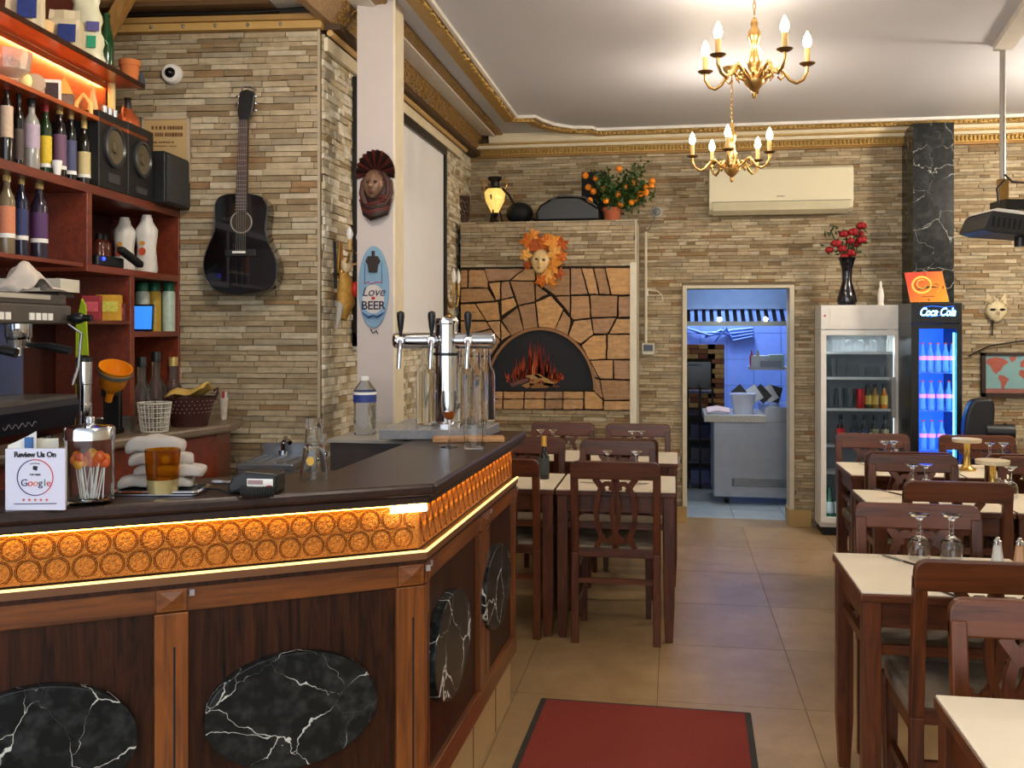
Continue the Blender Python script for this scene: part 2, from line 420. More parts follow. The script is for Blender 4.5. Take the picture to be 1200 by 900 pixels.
# left wall cornice on ceiling: gold speckled cove, white fillets, thin gold
trim2 = struct(MB().b2(GO.y, YB, -.10, -.02, 3.0, 3.03).build('trim_2', P('dark_beam', (74, 52, 30), .6), loc=(XL, 0, 0), rz=PI/2))
R2 = Matrix(((0, 0, 1, 0), (-1, 0, 0, 0), (0, 1, 0, 0), (0, 0, 0, 1)))
m = MB(); m.prism([(.02, 3.03), (.06, 3.03), (.13, HC), (.02, HC)], 1.5, YB, R2)
SPECK = P('speckled_gold', (158, 128, 94), .5, .35, var=.75, vs=110, bump=1., bs=90)
m.build('gold_cove', SPECK, trim2)
m = MB(); rnd = random.Random(31)
for i in range(900):
    y = rnd.uniform(GO.y, YB-.1); f = rnd.random(); m.ball((y, -(.06+.07*f), 3.03+(HC-3.03)*f), (rnd.uniform(.008, .02), .008, rnd.uniform(.006, .012)), 5, 4)
    if i % 2: m.ball((rnd.uniform(GO.y, YB-.2), -rnd.uniform(.255, .305), HC-.014), (.012, .008, .007), 5, 4)
stuff(m.build('foliage_ornament', GOLD, trim2, smooth=60))
m = MB(); m.prism([(.13, HC-.012), (.25, HC-.03), (.25, HC), (.13, HC)], 1.5, YB-.2, R2); m.build('white_fillet', WHITE, trim2)
m = MB(); m.prism([(.25, HC-.02), (.31, HC-.012), (.31, HC), (.25, HC)], 1.5, YB-.2, R2); m.build('gold_fillet', SPECK, trim2)
m = MB(); m.tube([(GO.y, -.05, 2.985), (YF+.2, -.05, 2.985)], .016, 8); m.build('wooden_pipe', P('pale_pipe', (196, 160, 104), .5), trim2, smooth=40)
m = MB(); m.b2(GO.y, YF+.1, -.04, -.02, 2.9, 2.965); m.build('cream_batten', CREAM, trim2)
# inner ceiling moulding (traced line, stepped at the far left corner)
def inset(pts, d):
    out = []
    for i, p in enumerate(pts):
        a = pts[max(i-1, 0)]; b = pts[min(i+1, len(pts)-1)]; t = (b-a).normalized(); out.append(Vector((p.x-t.y*d, p.y+t.x*d)))
    return out
raw = [(606.7, 135), (628, 134.5), (636, 139), (650, 144), (672, 147.5), (694, 147.5), (700, 150)]
pl = [Vector((-1.153, 2.0)), Vector((-1.153, 4.)), Vector((-1.153, 6.))]+[atz(x, y, HC).xy for x, y in raw]
ye = pl[-1].y; pl += [Vector((1., ye)), Vector((3.2, ye))]
def mould(pl, d0, d1, drop, mat, name, parent):
    A, B = inset(pl, d0), inset(pl, d1); m = MB(); n = len(A); vs = []
    for a, b in zip(A, B): vs += [(a.x, a.y, HC), (a.x, a.y, HC-drop), (b.x, b.y, HC-drop), (b.x, b.y, HC)]
    fs = []
    for i in range(n-1):
        for k in range(4): fs.append((4*i+k, 4*i+(k+1) % 4, 4*i+4+(k+1) % 4, 4*i+4+k))
    m.add(vs, fs); return m.build(name, mat, parent)
trim3 = struct(mould(pl, 0, .022, .022, WHITE, 'trim_3', None))
mould(pl, .022, .035, .01, P('brown_line', (96, 76, 44), .6), 'brown_fillet', trim3)  # thin brown strip between the white and gilt mouldings
mould(pl, .035, .1, .046, GOLD, 'gilt_band', trim3)
A = inset(pl, .034); m = MB(); rnd = random.Random(4)
for i in range(len(A)-1):
    a, b = A[i], A[i+1]; L_ = (b-a).length; k = max(1, int(L_/.035))
    for q in range(k):
        p = a.lerp(b, (q+.5)/k); m.ball((p.x, p.y, HC-.03-rnd.uniform(0, .012)), (rnd.uniform(.012, .02), rnd.uniform(.01, .016), rnd.uniform(.008, .016)), 6, 4)
stuff(m.build('leaf_ornament', GOLD, trim3, smooth=60))
# guitar wall cornice, beams, duct and cable
trim4 = struct(MB().b2(-GW, .02, -.05, 0, 3.0, 3.035).build('trim_4', P('gilt_wood2', (186, 148, 84), .5, bump=.3), loc=(GO.x, GO.y, 0), rz=PH))
MB().b2(-GW, .02, -.075, 0, 3.035, 3.06).build('gilt_fillet', P('gilt_wood3', (160, 122, 66), .5), trim4)
MB().b2(-GW, -.2, -.16, 0, 3.085, 3.105).build('dark_batten', P('dark_batten', (92, 66, 36), .5), trim4)
MB().b2(-GW, -.2, -.2, 0, 3.105, HC).build('reed_panel', wood('reed', (166, 128, 74), (206, 168, 110), .6, axis=2, scale=3), trim4)
m = MB(); m.tube([(-GW, -.085, 3.07), (-.8, -.09, 3.072), (-.3, -.085, 3.07), (0.02, -.085, 3.085), (.1, .5, 3.05)], .008, 6); m.build('black_cable', BLACK, trim4, smooth=40)
MB().b2(-.2, -.03, -.5, 0, 3.1, HC).build('white_duct', P('duct_white', (206, 204, 198), .5), trim4)
m = MB()
for i in range(6): m.ball((-.98+i*.16, -.052, 3.02), .009, 8, 6)
m.build('nail_head', STEEL, trim4, smooth=60)
p = atG(142, 12, .22)
bm = MB().box((0, 0, 0), (.055, .055, .32), ry=.55).build('roof_brace', wood('yellow_beam', (150, 104, 48), (196, 146, 76), .5), loc=(p.x, p.y, 3.06), rz=PH)
struct(bm); bm.name = 'trim_5'
# doorway jambs and baseboards
JM = P('jamb_cream', (206, 196, 172), .5)
t6 = struct(MB().b2(DX0-.035, DX0, YB-.035, YB+.2, 0, DZ).build('trim_6', JM)); MB().b2(DX1, DX1+.035, YB-.035, YB+.2, 0, DZ).build('jamb', JM, t6); MB().b2(DX0-.035, DX1+.035, YB-.03, YB+.2, DZ, DZ+.025).build('lintel', JM, t6)
BBM = P('baseboard_tile', (176, 146, 92), .5, var=.2)
bb = struct(MB().b2(DX1+.0, aty(950, 600, YB).x, YB-.05, YB-.036, 0, .13).build('baseboard_back', BBM)); MB().b2(DX0-.12, DX0, YB-.05, YB-.036, 0, .13).build('tile', BBM, bb)
MB().b2(DX1-.012, DX1+.0, YB-.05, YB+.2, 0, .13).build('tile', BBM, bb)
# white pillar
PY = 4.62
x0, x1 = aty(418.5, 300, PY).x, aty(460.5, 300, PY).x
pil = MB().b2(x0, x1, PY, PY+.15, 0, HC).build('pillar', P('pillar_paint', (205, 194, 188), .55, var=.03))
tag(pil, 'square white painted pillar carrying two masks and plaques beside the beer taps', 'pillar'); pil.name = 'pillar'
MB().b2(x1, x1+.012, PY, PY+.15, 0, HC).build('side_panel', P('pillar_side', (232, 220, 192), .5), pil)
# marble column
CYF = YB-.37
x0, x1 = aty(1070, 300, CYF).x, aty(1118, 300, CYF).x
col = MB().b2(x0, x1, CYF, YB, 0, 3.09).build('marble_column', marble('column_marble', (20, 23, 23), (150, 152, 146), 5., .022))
tag(col, 'black veined marble column rising to the gilt cornice behind the drinks fridge', 'column')
# ================================================================== FIREPLACE
FX0, FX1 = aty(520, 400, YF).x, aty(744, 400, YF).x
FZ = aty(640, 259, YF).z
fp = thing('pizza_oven_front', 'stone clad oven front with crazy paved slabs and a painted fire in its arch', 'fireplace', (0, YF, 0))
MB().b2(XL+.05, FX1, 0, .56, 0, FZ).build('core', MORTAR, fp)
def fpz(zx, zy):
    p = aty(520+zx/4.2857, 300+zy/4.2857, YF); return p.x, p.z
sx0, sz1 = fpz(85, 62); sx1, sz0 = fpz(942, 772)
stones(fp, XL+.05, FX1, sz1+.006, FZ, [], lambda u, z: 1., 190, 21); stones(fp, XL+.05, FX1, 0, sz0-.004, [], lambda u, z: 1. if z > .85 else .05, 110, 22)
MB().b2(FX1, FX1+.012, .0, .56, 0, FZ).build('side_facing', P('side_face', (186, 178, 158), .8, bump=.5), fp)
MB().b2(FX1-.035, FX1+.014, -.035, 0, 0, sz1+.03).build('white_strip', P('old_white', (220, 212, 190), .6, var=.15), fp)
POLY = [[(128,72),(205,72),(222,128),(222,158),(128,158)],[(88,72),(120,72),(120,158),(88,158)],[(208,66),(405,66),(332,120),(228,128)],[(412,66),(460,66),(460,124),(342,121)],[(467,66),(634,66),(634,196),(562,198),(468,130)],
[(641,64),(690,64),(724,190),(641,196)],[(696,64),(749,64),(778,190),(731,190)],[(756,64),(808,64),(835,192),(785,190)],[(815,62),(942,62),(942,194),(843,194)],
[(88,166),(220,164),(256,224),(88,235)],[(229,136),(285,133),(283,218),(266,222)],[(293,132),(328,127),(350,203),(291,219)],[(336,127),(457,131),(457,228),(376,246)],[(465,140),(523,192),(465,220)],[(566,206),(634,203),(634,290)],
[(642,202),(728,202),(735,310),(655,320),(642,304)],[(738,200),(873,200),(870,303),(743,308)],[(881,205),(942,203),(942,303),(879,306)],
[(88,242),(158,243),(208,322),(88,322)],[(166,241),(273,232),(283,320),(218,326)],[(291,226),(352,210),(368,248),(296,298)],[(379,254),(459,237),(474,372),(408,380)],[(466,234),(540,202),(598,268),(555,380),(482,372)],
[(604,280),(634,312),(638,332),(620,404),(560,372)],[(657,328),(738,318),(750,393),(690,438),(625,408)],[(746,316),(864,312),(822,388),(756,389)],[(872,318),(942,318),(942,389),(833,389)],
[(372,262),(402,372),(342,400),(297,324)],[(222,334),(284,326),(284,418)],[(291,334),(336,396),(291,426)],[(88,330),(212,330),(236,364),(88,398)],[(88,405),(238,371),(284,430),(238,500),(88,500)],[(88,507),(236,507),(222,600),(88,600)],
[(751,400),(817,398),(814,516),(728,519),(696,448)],[(825,396),(942,396),(942,517),(822,517)],[(738,527),(848,524),(848,614),(784,614)],[(856,524),(942,524),(942,619),(856,617)],[(787,624),(942,627),(942,721),(806,721)],[(808,729),(942,729),(942,772),(806,772)],
[(705,525),(733,525),(776,610),(742,605)],[(748,614),(780,620),(800,714),(760,680)]]
for xs in ((88,160),(165,230),(236,298),(304,402),(409,508),(514,598),(604,702)):
    POLY.append([(xs[0], 682), (xs[1], 682), (xs[1]-1, 716), (xs[0]-2, 716)]); POLY.append([(xs[0]-2, 721), (xs[1]-2, 721), (xs[1]-2, 768), (xs[0]-2, 768)])
POLY += [[(709, 682), (760, 684), (798, 724), (798, 768), (709, 768)], [(88, 607), (220, 607), (222, 676), (88, 676)]]
def outarch(p, k):
    ex, ey = (p[0]-488)/(265*k), (p[1]-674)/(302*k); r = math.hypot(ex, ey)
    if p[1] < 676 and r < 1: return (488+(p[0]-488)/max(r, .01), 674+(p[1]-674)/max(r, .01))
    return p
rnd = random.Random(2)
for i, pol in enumerate(POLY):
    dense = []
    for a, b in zip(pol, pol[1:]+pol[:1]):
        for q in range(4):
            dense.append(outarch((a[0]+(b[0]-a[0])*q/4+rnd.uniform(-1.5, 1.5), a[1]+(b[1]-a[1])*q/4+rnd.uniform(-1.5, 1.5)), 1.05))
    m = MB(); m.pxz([fpz(*p) for p in dense], -.022-rnd.uniform(0, .008), 0)
    m.build('slab', SLAB, fp, bevel=.004)
def arch(k, n=36): return [(488+265*k*math.cos(PI*(1-i/n)), 674-302*k*math.sin(PI*(1-i/n))) for i in range(n+1)]
m = MB(); A, B = [fpz(*p) for p in arch(1.0)], [fpz(*p) for p in arch(1.045)]
for i in range(len(A)-1): m.pxz([A[i], A[i+1], B[i+1], B[i]], -.03, 0)
m.build('arch_ring', P('arch_ring', (150, 108, 72), .8, bump=.4), fp)
pan = MB().pxz([fpz(*p) for p in arch(1.0)], -.006, 0).build('painted_panel', P('soot_paint', (24, 26, 32), .7, var=.3, vs=5), fp)
for cname, n, lo, c in (('painted_flames', 60, 1.0, (150, 44, 20)), ('painted_flames', 40, .8, (196, 78, 30)), ('painted_flames', 26, .5, (214, 122, 66))):
    m = MB()
    for i in range(n):
        x = rnd.uniform(312, 600); hmax = 215*math.exp(-((x-460)/(95))**2)*lo
        b0 = 640-rnd.uniform(0, 30); tp = b0-rnd.uniform(.5, 1)*hmax-12; sw = rnd.uniform(-12, 12)
        m.pxz([fpz(x-2.6, b0), fpz(x+2.6, b0), fpz(x+sw*.4+2.2, (b0+tp)/2), fpz(x+sw, tp), fpz(x+sw*.4-1.8, (b0+tp)/2)], -.0085, -.0061)
    stuff(m.build(cname, P('flame_paint_%d' % n, c, .8), pan))
for pts, c in (([(330,640),(430,610),(440,622),(345,658)], (110, 72, 60)), ([(390,650),(480,612),(488,625),(420,664)], (150, 110, 66)), ([(450,596),(480,592),(560,640),(540,655)], (176, 138, 78)), ([(430,640),(560,640),(520,662),(440,664)], (140, 96, 50)), ([(500,630),(590,655),(570,662),(500,648)], (96, 52, 40)), ([(410,600),(470,594),(500,612),(430,622)], (166, 132, 84))):
    m = MB(); m.pxz([fpz(*p) for p in pts], -.0105, -.0086); m.build('painted_log', P('log_paint_%d' % c[0], c, .8), pan)
# ================================================================== KITCHEN behind the doorway
KY = YB+.2
kf = struct(MB().b2(-1.2, 2.6, KY, 11.6, -.1, -.003).build('floor_kitchen', P('kgrout', (120, 124, 122), .7)))
KT = tile_mat('kitchen_floor_tile', (150, 158, 156), (178, 186, 182), .3)
for i in range(9):
    for j in range(8):
        MB().b2(-1.19+i*.42, -1.19+i*.42+.414, KY+j*.42, KY+j*.42+.414, -.003, 0).build('tile', KT, kf)
BLUE = P('blue_tile', (120, 148, 222), .3)
kw = struct(MB().b2(-1.2, 2.6, 11.5, 11.6, 0, 2.7).build('wall_kitchen', P('bluegrout', (84, 106, 160), .6)))
for i in range(10):
    for j in range(9):
        if 0 <= i: MB().b2(-.9+i*.3, -.9+i*.3+.295, 11.492, 11.5, .02+j*.3, .02+j*.3+.295).build('tile', BLUE, kw)
struct(MB().b2(-1.3, -1.2, KY, 11.6, 0, 2.7).build('wall_kitchen_left', WHITE)); struct(MB().b2(2.6, 2.7, KY, 11.6, 0, 2.7).build('wall_kitchen_right', P('ktile', (196, 200, 198), .4)))
struct(MB().b2(-1.3, 2.7, KY, 11.6, 2.7, 2.8).build('ceiling_kitchen', WHITE))
tl = thing('tube_lamp', 'white fluorescent tube on the kitchen ceiling', 'lamp', (.6, 8.6, 2.66)); MB().b2(-.6, .6, -.05, .05, 0, .04).build('housing', WHITE, tl)
m = MB(); m.tube([(-.58, 0, -.015), (.58, 0, -.015)], .015, 8); m.build('tube', emis('tube_light', (214, 228, 255), 30), tl)
lamp('AREA', 'kitchen_tube_light', (.6, 8.6, 2.62), 14, (.66, .8, 1), .1, (0, 0, 0), 1.2)
t2 = thing('tube_lamp', 'added unseen fluorescent tube brightening the blue kitchen wall', 'lamp', (.6, 10.75, 2.66)); MB().b2(-.6, .6, -.05, .05, 0, .04).build('housing', WHITE, t2)  # unseen tube added to brighten the blue wall behind the hood
m = MB(); m.tube([(-.58, 0, -.015), (.58, 0, -.015)], .015, 8); m.build('tube', emis('tube_light', (214, 228, 255), 30), t2)
lamp('AREA', 'kitchen_tube_light', (.6, 10.75, 2.62), 20, (.7, .82, 1), .1, (0, 0, 0), 1.2)  # light of the added second tube
# hood
hd = thing('extractor_hood', 'long stainless extractor hood over the kitchen range', 'hood', (0, 9.0, 0))
hx0, hx1 = -.35, 1.45
zt, zm, zb = aty(860, 340, 9.0).z, aty(860, 362, 9.0).z, aty(860, 382, 9.0).z
MB().b2(hx0, hx1, 0, 1.1, zm, 2.7).build('canopy', P('hood_steel', (120, 146, 190), .4, .6), hd)
MB().b2(hx0, hx1, .0, .03, zb-.0, zb+.04).build('front_lip', P('hood_lip', (130, 134, 128), .4, .6), hd)
for i in range(26): MB().box((hx0+.06+i*.07, .25, zm-.03), (.035, .35, .012), rx=.5).build('filter_slat', P('slat_steel', (96, 100, 108), .5, .5), hd)
for px in (843, 897):
    p = aty(px, 374, 9.02); m = MB(); m.ball((p.x, .0, p.z), .02, 10, 8); m.build('hood_lamp', emis('hood_bulb', (255, 244, 220), 14), hd, smooth=60)
# range counter
ky = 8.92
kc = thing('kitchen_counter', 'stainless kitchen counter on castors inside the doorway', 'counter', (0, ky, 0))
kx0, kx1 = aty(836, 500, ky).x, 2.2
zt_ = aty(850, 494, ky).z; zb_ = aty(860, 583, ky).z
m = MB().b2(kx0, kx1, 0, .7, zb_, zt_).build('body', P('counter_steel', (150, 154, 162), .35, .7), kc, bevel=.01)
MB().b2(kx0+.16, kx1, -.004, 0, zb_+.1, zb_+.17).build('vent_panel', P('ventsteel', (96, 100, 106), .5, .6), kc)
for i in range(8): MB().b2(kx0+.18, kx1, -.007, -.004, zb_+.108+i*.008, zb_+.111+i*.008).build('vent_slat', STEEL, kc)
MB().b2(kx0-.08, kx0+.45, -.06, .72, zt_, zt_+.06).build('worktop', P('kitchen_granite', (176, 172, 160), .4, var=.4, vs=90), kc)
MB().b2(kx0+.45, kx1, 0, .72, zt_, zt_+.13).build('raised_worktop', STEEL, kc)
for x in (kx0+.12, kx0+.8):
    m = MB(); m.tube([(x-.02, .1, .05), (x+.02, .1, .05)], .05, 14); m.build('castor', BLACK, kc, smooth=40); MB().b2(x-.025, x+.025, .08, .12, .08, zb_).build('castor_fork', STEEL, kc)
zt_ += .06
PZ = zt_+.07
p = aty(871, 488, ky+.1)
tb = thing('white_tub', 'white plastic tub standing on the kitchen worktop', 'tub', (p.x, ky+.12, zt_))
MB().lathe([(.085, 0), (.11, .17), (.118, .175), (.118, .185), (.1, .18), (.078, .01), (0, .008)], 24).build('body', P('tub_plastic', (196, 204, 226), .4), tb, smooth=40)
p = aty(848, 478, ky+.1)
m = MB()
for i in range(3): m.tube([(-.12, -.02+i*.03, .02+i*.012), (-.03, .0+i*.02, .035+i*.012), (.08, -.01+i*.02, .02+i*.01)], .028, 8, flat=.5)
tag(m.build('tea_towel', P('pink_towel', (222, 196, 196), .9), loc=(p.x-.03, ky+.08, zt_), smooth=60), 'pink striped tea towel crumpled on the kitchen worktop', 'towel')
# pans leaning right of the tub
pn = thing('pan_rack', 'dark trays and pans leaning in a rack on the kitchen counter', 'pans', (aty(880, 460, ky+.3).x, ky+.35, PZ))
for i, (px, py, a, mt) in enumerate(((868, 440, -.7, BLACK), (884, 444, -.6, STEEL), (893, 442, -.75, BLACK), (902, 446, -.55, STEEL), (908, 440, .25, BLACK))):
    p = aty(px, py, ky+.35+i*.03); MB().box((p.x-pn.location.x, i*.03, .075*abs(math.cos(a))+.055*abs(math.sin(a))+.001), (.11, .02, .15), ry=a).build('pan', mt, pn, bevel=.004)
sh = thing('wall_shelf_rack', 'white kitchen wall shelf with tubs seen through the doorway', 'shelf', (0, 9.9, 0))
a, b = aty(879, 430, 9.9), aty(935, 430, 9.9)
MB().b2(a.x, b.x+.4, 0, .3, a.z-.03, a.z).build('board', P('shelf_white', (196, 206, 220), .4), sh)
for px, w_, h_, c in ((891, .17, .11, (214, 226, 232)), (911, .14, .12, (186, 212, 206)), (903, .2, .06, (150, 160, 176))):
    p = aty(px, 425, 9.9); MB().b2(p.x-w_/2, p.x+w_/2, .03 if h_ > .07 else -.02, .2 if h_ > .07 else .02, a.z, a.z+h_).build('tub', P('tubs_%d' % px, c, .4), sh)
for px, c in ((881, (206, 60, 70)), (888, (226, 196, 60))):
    p = aty(px, 410, 9.95); m = MB(); m.lathe([(.02, 0), (.022, .1), (.008, .13), (.006, .16)], 10, (p.x, .06, a.z)); m.build('sauce_bottle', P('sauce_%d' % px, c, .4), sh, smooth=40)
# brick oven at the left inside the kitchen
ov = thing('brick_oven', 'brick pizza oven with a dark glazed door in the kitchen', 'oven', (0, 10.2, 0))
a, b = aty(800, 420, 10.2), aty(849, 420, 10.2)
z0, z1 = aty(830, 478, 10.2).z, aty(830, 405, 10.2).z
MB().b2(a.x-.3, b.x, .02, .7, .0, z1).build('core', MORTAR, ov)
BR = stone('oven_brick', [(0, (186, 132, 70)), (.3, (150, 92, 50)), (.55, (206, 160, 92)), (.8, (132, 74, 44))])
dx0, dx1 = aty(790, 440, 10.2).x, aty(834, 440, 10.2).x; dz0, dz1 = aty(830, 455, 10.2).z, aty(830, 424, 10.2).z
r_ = 0; z = z0
while z < z1:
    x = b.x-.02-(r_ % 2)*.07
    bx = b.x
    while bx > a.x-.1:
        x0 = max(bx-.17, a.x-.1)
        if z+.05 > dz0 and z < dz1 and x0 < dx1: x0 = dx1
        if bx-x0 > .02: MB().b2(x0+.004, bx-.004, -.0, .06, z+.003, z+.047).build('brick', BR, ov)
        bx -= .17 if bx < b.x or r_ % 2 else .09
    z += .05; r_ += 1
MB().b2(dx0, dx1-.01, -.03, .02, dz0, dz1).build('oven_door', P('oven_door', (20, 22, 24), .15), ov); m = MB(); m.tube([(dx0+.03, -.05, dz1-.03), (dx1-.1, -.05, dz1-.03)], .008, 8); m.build('door_handle', STEEL, ov)
p = aty(843, 395, 11.3)
m = MB()
for i in range(4): m.tube([(-.35+i*.1, 0, .1-i*.05), (-.1+i*.06, -.03, .02+.03*i), (.15, .02, .08-.04*i), (.38, 0, .1-.03*i)], .04, 8, flat=.4)
tag(m.build('plastic_bag_roll', P('blue_plastic', (120, 150, 226), .25), loc=(p.x, 11.42, p.z), smooth=60), 'crumpled pale blue plastic hanging on the blue tiled kitchen wall', 'plastic')
rk = thing('crate_rack', 'dark wire crate rack under the brick oven', 'rack', (0, 9.75, 0))
a, b = aty(806, 520, 9.75), aty(835, 520, 9.75)
for z in (.03, .25, .48, .72, .93): MB().b2(a.x, b.x, 0, .3, z, z+.025).build('shelf', P('rack_dark', (40, 40, 66), .5), rk)
for x in (a.x, (a.x+b.x)/2, b.x): MB().b2(x-.01, x+.01, 0, .02, 0, 1.).build('post', BLACKM, rk)
for z, c in ((.055, (70, 80, 120)), (.275, (60, 58, 70)), (.505, (44, 46, 80))): MB().b2(a.x+.03, b.x-.03, .03, .27, z, z+.12).build('crate', P('crate_%d' % c[0], c, .6), rk)
# ================================================================== BAR COUNTER
T = atz(510.7, 566.7, 1.13).xy; TF = atz(616.7, 504.9, 1.13).xy; TL = atz(0, 601, 1.13).xy
dF = (T-TL).normalized(); nF = Vector((-dF.y, dF.x)); dS = (TF-T).normalized(); nS = Vector((-dS.y, dS.x))
LF = 1.75; LS = (TF-T).length
def corner(d):                                         # corner of the two faces set back by d
    A, B = T+nF*d, T+nS*d
    det = dF.x*(-dS.y)+dS.x*dF.y; r = B-A
    q = (r.x*(-dS.y)+dS.x*r.y)/det
    return A+dF*q
RF, RS = math.atan2(dF.y, dF.x), math.atan2(dS.y, dS.x)
def xF(d): return (corner(d)-T).dot(dF)
def xS(d): return (corner(d)-T).dot(dS)
def pF(px, py, d):
    p, q = vint(px, T+nF*d, dF); t = p.y/ray(px, 0).y; return (p-T).dot(dF), CAMH+ray(px, py).z*t
def pS(px, py, d):
    p, q = vint(px, T+nS*d, dS); t = p.y/ray(px, 0).y; return (p-T).dot(dS), CAMH+ray(px, py).z*t
def outline(d, di, ext=0., far=0.):
    return [T-dF*LF+nF*d, corner(d), T+dS*(LS-far)+nS*d, T+dS*(LS-far)+nS*di, corner(di), T-dF*LF+nF*di]
top = thing('bar_worktop', 'dark polished wooden bar worktop bent round the corner of the bar', 'counter', (T.x, T.y, 0))
def loc2(pts): return [(p.x-T.x, p.y-T.y) for p in pts]
MB().prism(loc2(outline(0, .37)), 1.098, 1.13).build('upper_board', WOODTOP, top, bevel=.009)
MB().prism(loc2(outline(.016, .36, far=.01)), 1.074, 1.098).build('lower_moulding', WOODTOP, top, bevel=.005)
COPPER = P('embossed_copper', (186, 118, 50), .4, .7, var=.3, vs=30, bump=1., bs=230)
LEDY = emis('warm_led', (255, 196, 70), 11.); LEDC = emis('cream_led', (255, 220, 140), .62)
def rings(m, x0, x1, z0, z1, R=.0305, pet=None):
    pit = R*2.03; row = 0; z = z0+R*1.02
    while z < z1+R*.8:
        x = x0+R*(1 if row % 2 else .0)
        while x < x1:
            for r, hh in ((R*.97, .0026), (R*.84, .002)):
                n = 22; pr = []
                for i in range(n):
                    a = 2*PI*i/n; pr.append((x+r*math.cos(a), z+r*math.sin(a)))
                for i in range(n):
                    a, b = pr[i], pr[(i+1) % n]
                    if min(a[0], b[0]) < x0+.002 or max(a[0], b[0]) > x1-.002 or min(a[1], b[1]) < z0+.002 or max(a[1], b[1]) > z1-.002: continue
                    w = .0011
                    ia, ib = ((a[0]-x)*(1-w/r*2)+x, (a[1]-z)*(1-w/r*2)+z), ((b[0]-x)*(1-w/r*2)+x, (b[1]-z)*(1-w/r*2)+z)
                    k = len(m.v); m.v += [(a[0], 0, a[1]), (b[0], 0, b[1]), ((b[0]+ib[0])/2, -hh, (b[1]+ib[1])/2), ((a[0]+ia[0])/2, -hh, (a[1]+ia[1])/2), (ib[0], 0, ib[1]), (ia[0], 0, ia[1])]
                    m.f += [(k, k+1, k+2, k+3), (k+3, k+2, k+4, k+5)]
            for q in range(5):
                a = q*1.2566+row; ax, az = x+R*.42*math.cos(a), z+R*.42*math.sin(a)
                if x0+.012 < ax < x1-.012 and z0+.012 < az < z1-.012: pet.ball((ax, 0, az), (R*.2, .0016, R*.26), 5, 4)
            x += pit
        z += R*1.78; row += 1
    return m
PLINTH = P('plinth_tile', (178, 146, 100), .3, var=.15)
def bar_side(tagname, label, rz, xr, x_lo, x_hi, cuts, ovals, pfun):
    """face frame: x along the face, -y outwards. cuts = stile spans, ovals=(cx,cz,a,b)"""
    r = thing('bar_counter', label, 'bar', (T.x, T.y, 0), rz)
    def span(d): return (x_lo if x_lo < -1 else xr(d)), (x_hi if x_lo >= -1 else xr(d))
    def bx(name, mat, d0, d1, z0, z1, **k):
        a, b = span(d0); return MB().b2(a, b, d0, d1, z0, z1).build(name, mat, r, **k)
    e_ = (lambda d: [T-dF*LF+nF*d, corner(d)]) if x_lo < -1 else (lambda d: [corner(d), T+dS*(LS-.04)+nS*d])
    Mi = Matrix.Rotation(-rz, 4, 'Z')
    pts = e_(.0622)+e_(.34)[::-1]
    MB().prism([tuple((Mi @ Vector((q.x-T.x, q.y-T.y, 0))).xy) for q in pts], .2, 1.07).build('carcass', WOODDARK, r)
    a, b = span(.06)
    cp = MB().b2(a, b, .056, .062, .945, 1.074).build('copper_panel', COPPER, r)
    pet = MB(); m = rings(MB(), a+.002, b-.002, .946, 1.07, pet=pet); o = pet.build('petal_emboss', COPPER, cp, smooth=50); o.location = (0, .056, 0); stuff(o); o = m.build('ring_emboss', P('ring_copper', (126, 72, 28), .4, .7, var=.2), cp, smooth=50); o.location = (0, .056, 0); stuff(o)
    bx('led_ledge', P('ledge_wood', (110, 70, 40), .4), .03, .062, .918, .938)
    bx('led_strip', LEDC, .028, .035, .938, .9435)
    bx('upper_led_strip', LEDY, .034, .044, 1.069, 1.0735)
    bx('rail', WOODBARH, .042, .064, .845, .918, bevel=.003); bx('bottom_rail', WOODBARH, .036, .064, .215, .295, bevel=.003)
    bx('cap_strip', WOODDARK, .036, .064, .905, .918)
    bx('plinth', PLINTH, .062, .3, 0, .215)
    if x_lo >= -1:
        for xx in (.35, .72, 1.1): MB().b2(xx, xx+.004, .0605, .062, 0, .215).build('plinth_joint', MORTAR, r)
    for (s0, s1) in cuts:
        st = MB().b2(s0, s1, .036, .066, .295, .845).build('stile', WOODBAR, r, bevel=.003)
        MB().b2((s0+s1)/2+.004, (s0+s1)/2+.009, .0355, .037, .33, .76).build('groove', BLACKM, st)
        hb = MB().b2(s0+.004, s1-.004, .032, .05, .85, .905).build('head_block', WOODBARH, r, bevel=.002)
        w_ = (s1-s0)/2-.012; c = ((s0+s1)/2, .032, .8775); m = MB()
        m.add([(c[0]-w_, .032, c[2]-.022), (c[0]+w_, .032, c[2]-.022), (c[0]+w_, .032, c[2]+.022), (c[0]-w_, .032, c[2]+.022), (c[0], .024, c[2])], [(0, 1, 4), (1, 2, 4), (2, 3, 4), (3, 0, 4)]); m.build('head_diamond', WOODBARH, hb)
        o = MB().b2(s1+.002, s1+.014, .03, .04, .885, .9).build('clip', P('clip_grey', (150, 140, 140), .4), r)
    ed = sorted(cuts); ps = []
    lo = x_lo if x_lo < -1 else xr(.05)
    for (s0, s1) in ed:
        if s0-lo > .03: ps.append((lo, s0))
        lo = s1
    if x_hi-lo > .03: ps.append((lo, x_hi))
    for (p0, p1) in ps: MB().b2(p0, p1, .054, .064, .295, .845).build('panel', WOODDARK, r)
    for (cx, cz, oa, ob) in ovals:
        MB().pxz(ell(oa, ob, 48, (cx, cz)), .022, .054).build('marble_oval', MARB, r, bevel=.003)
    return r
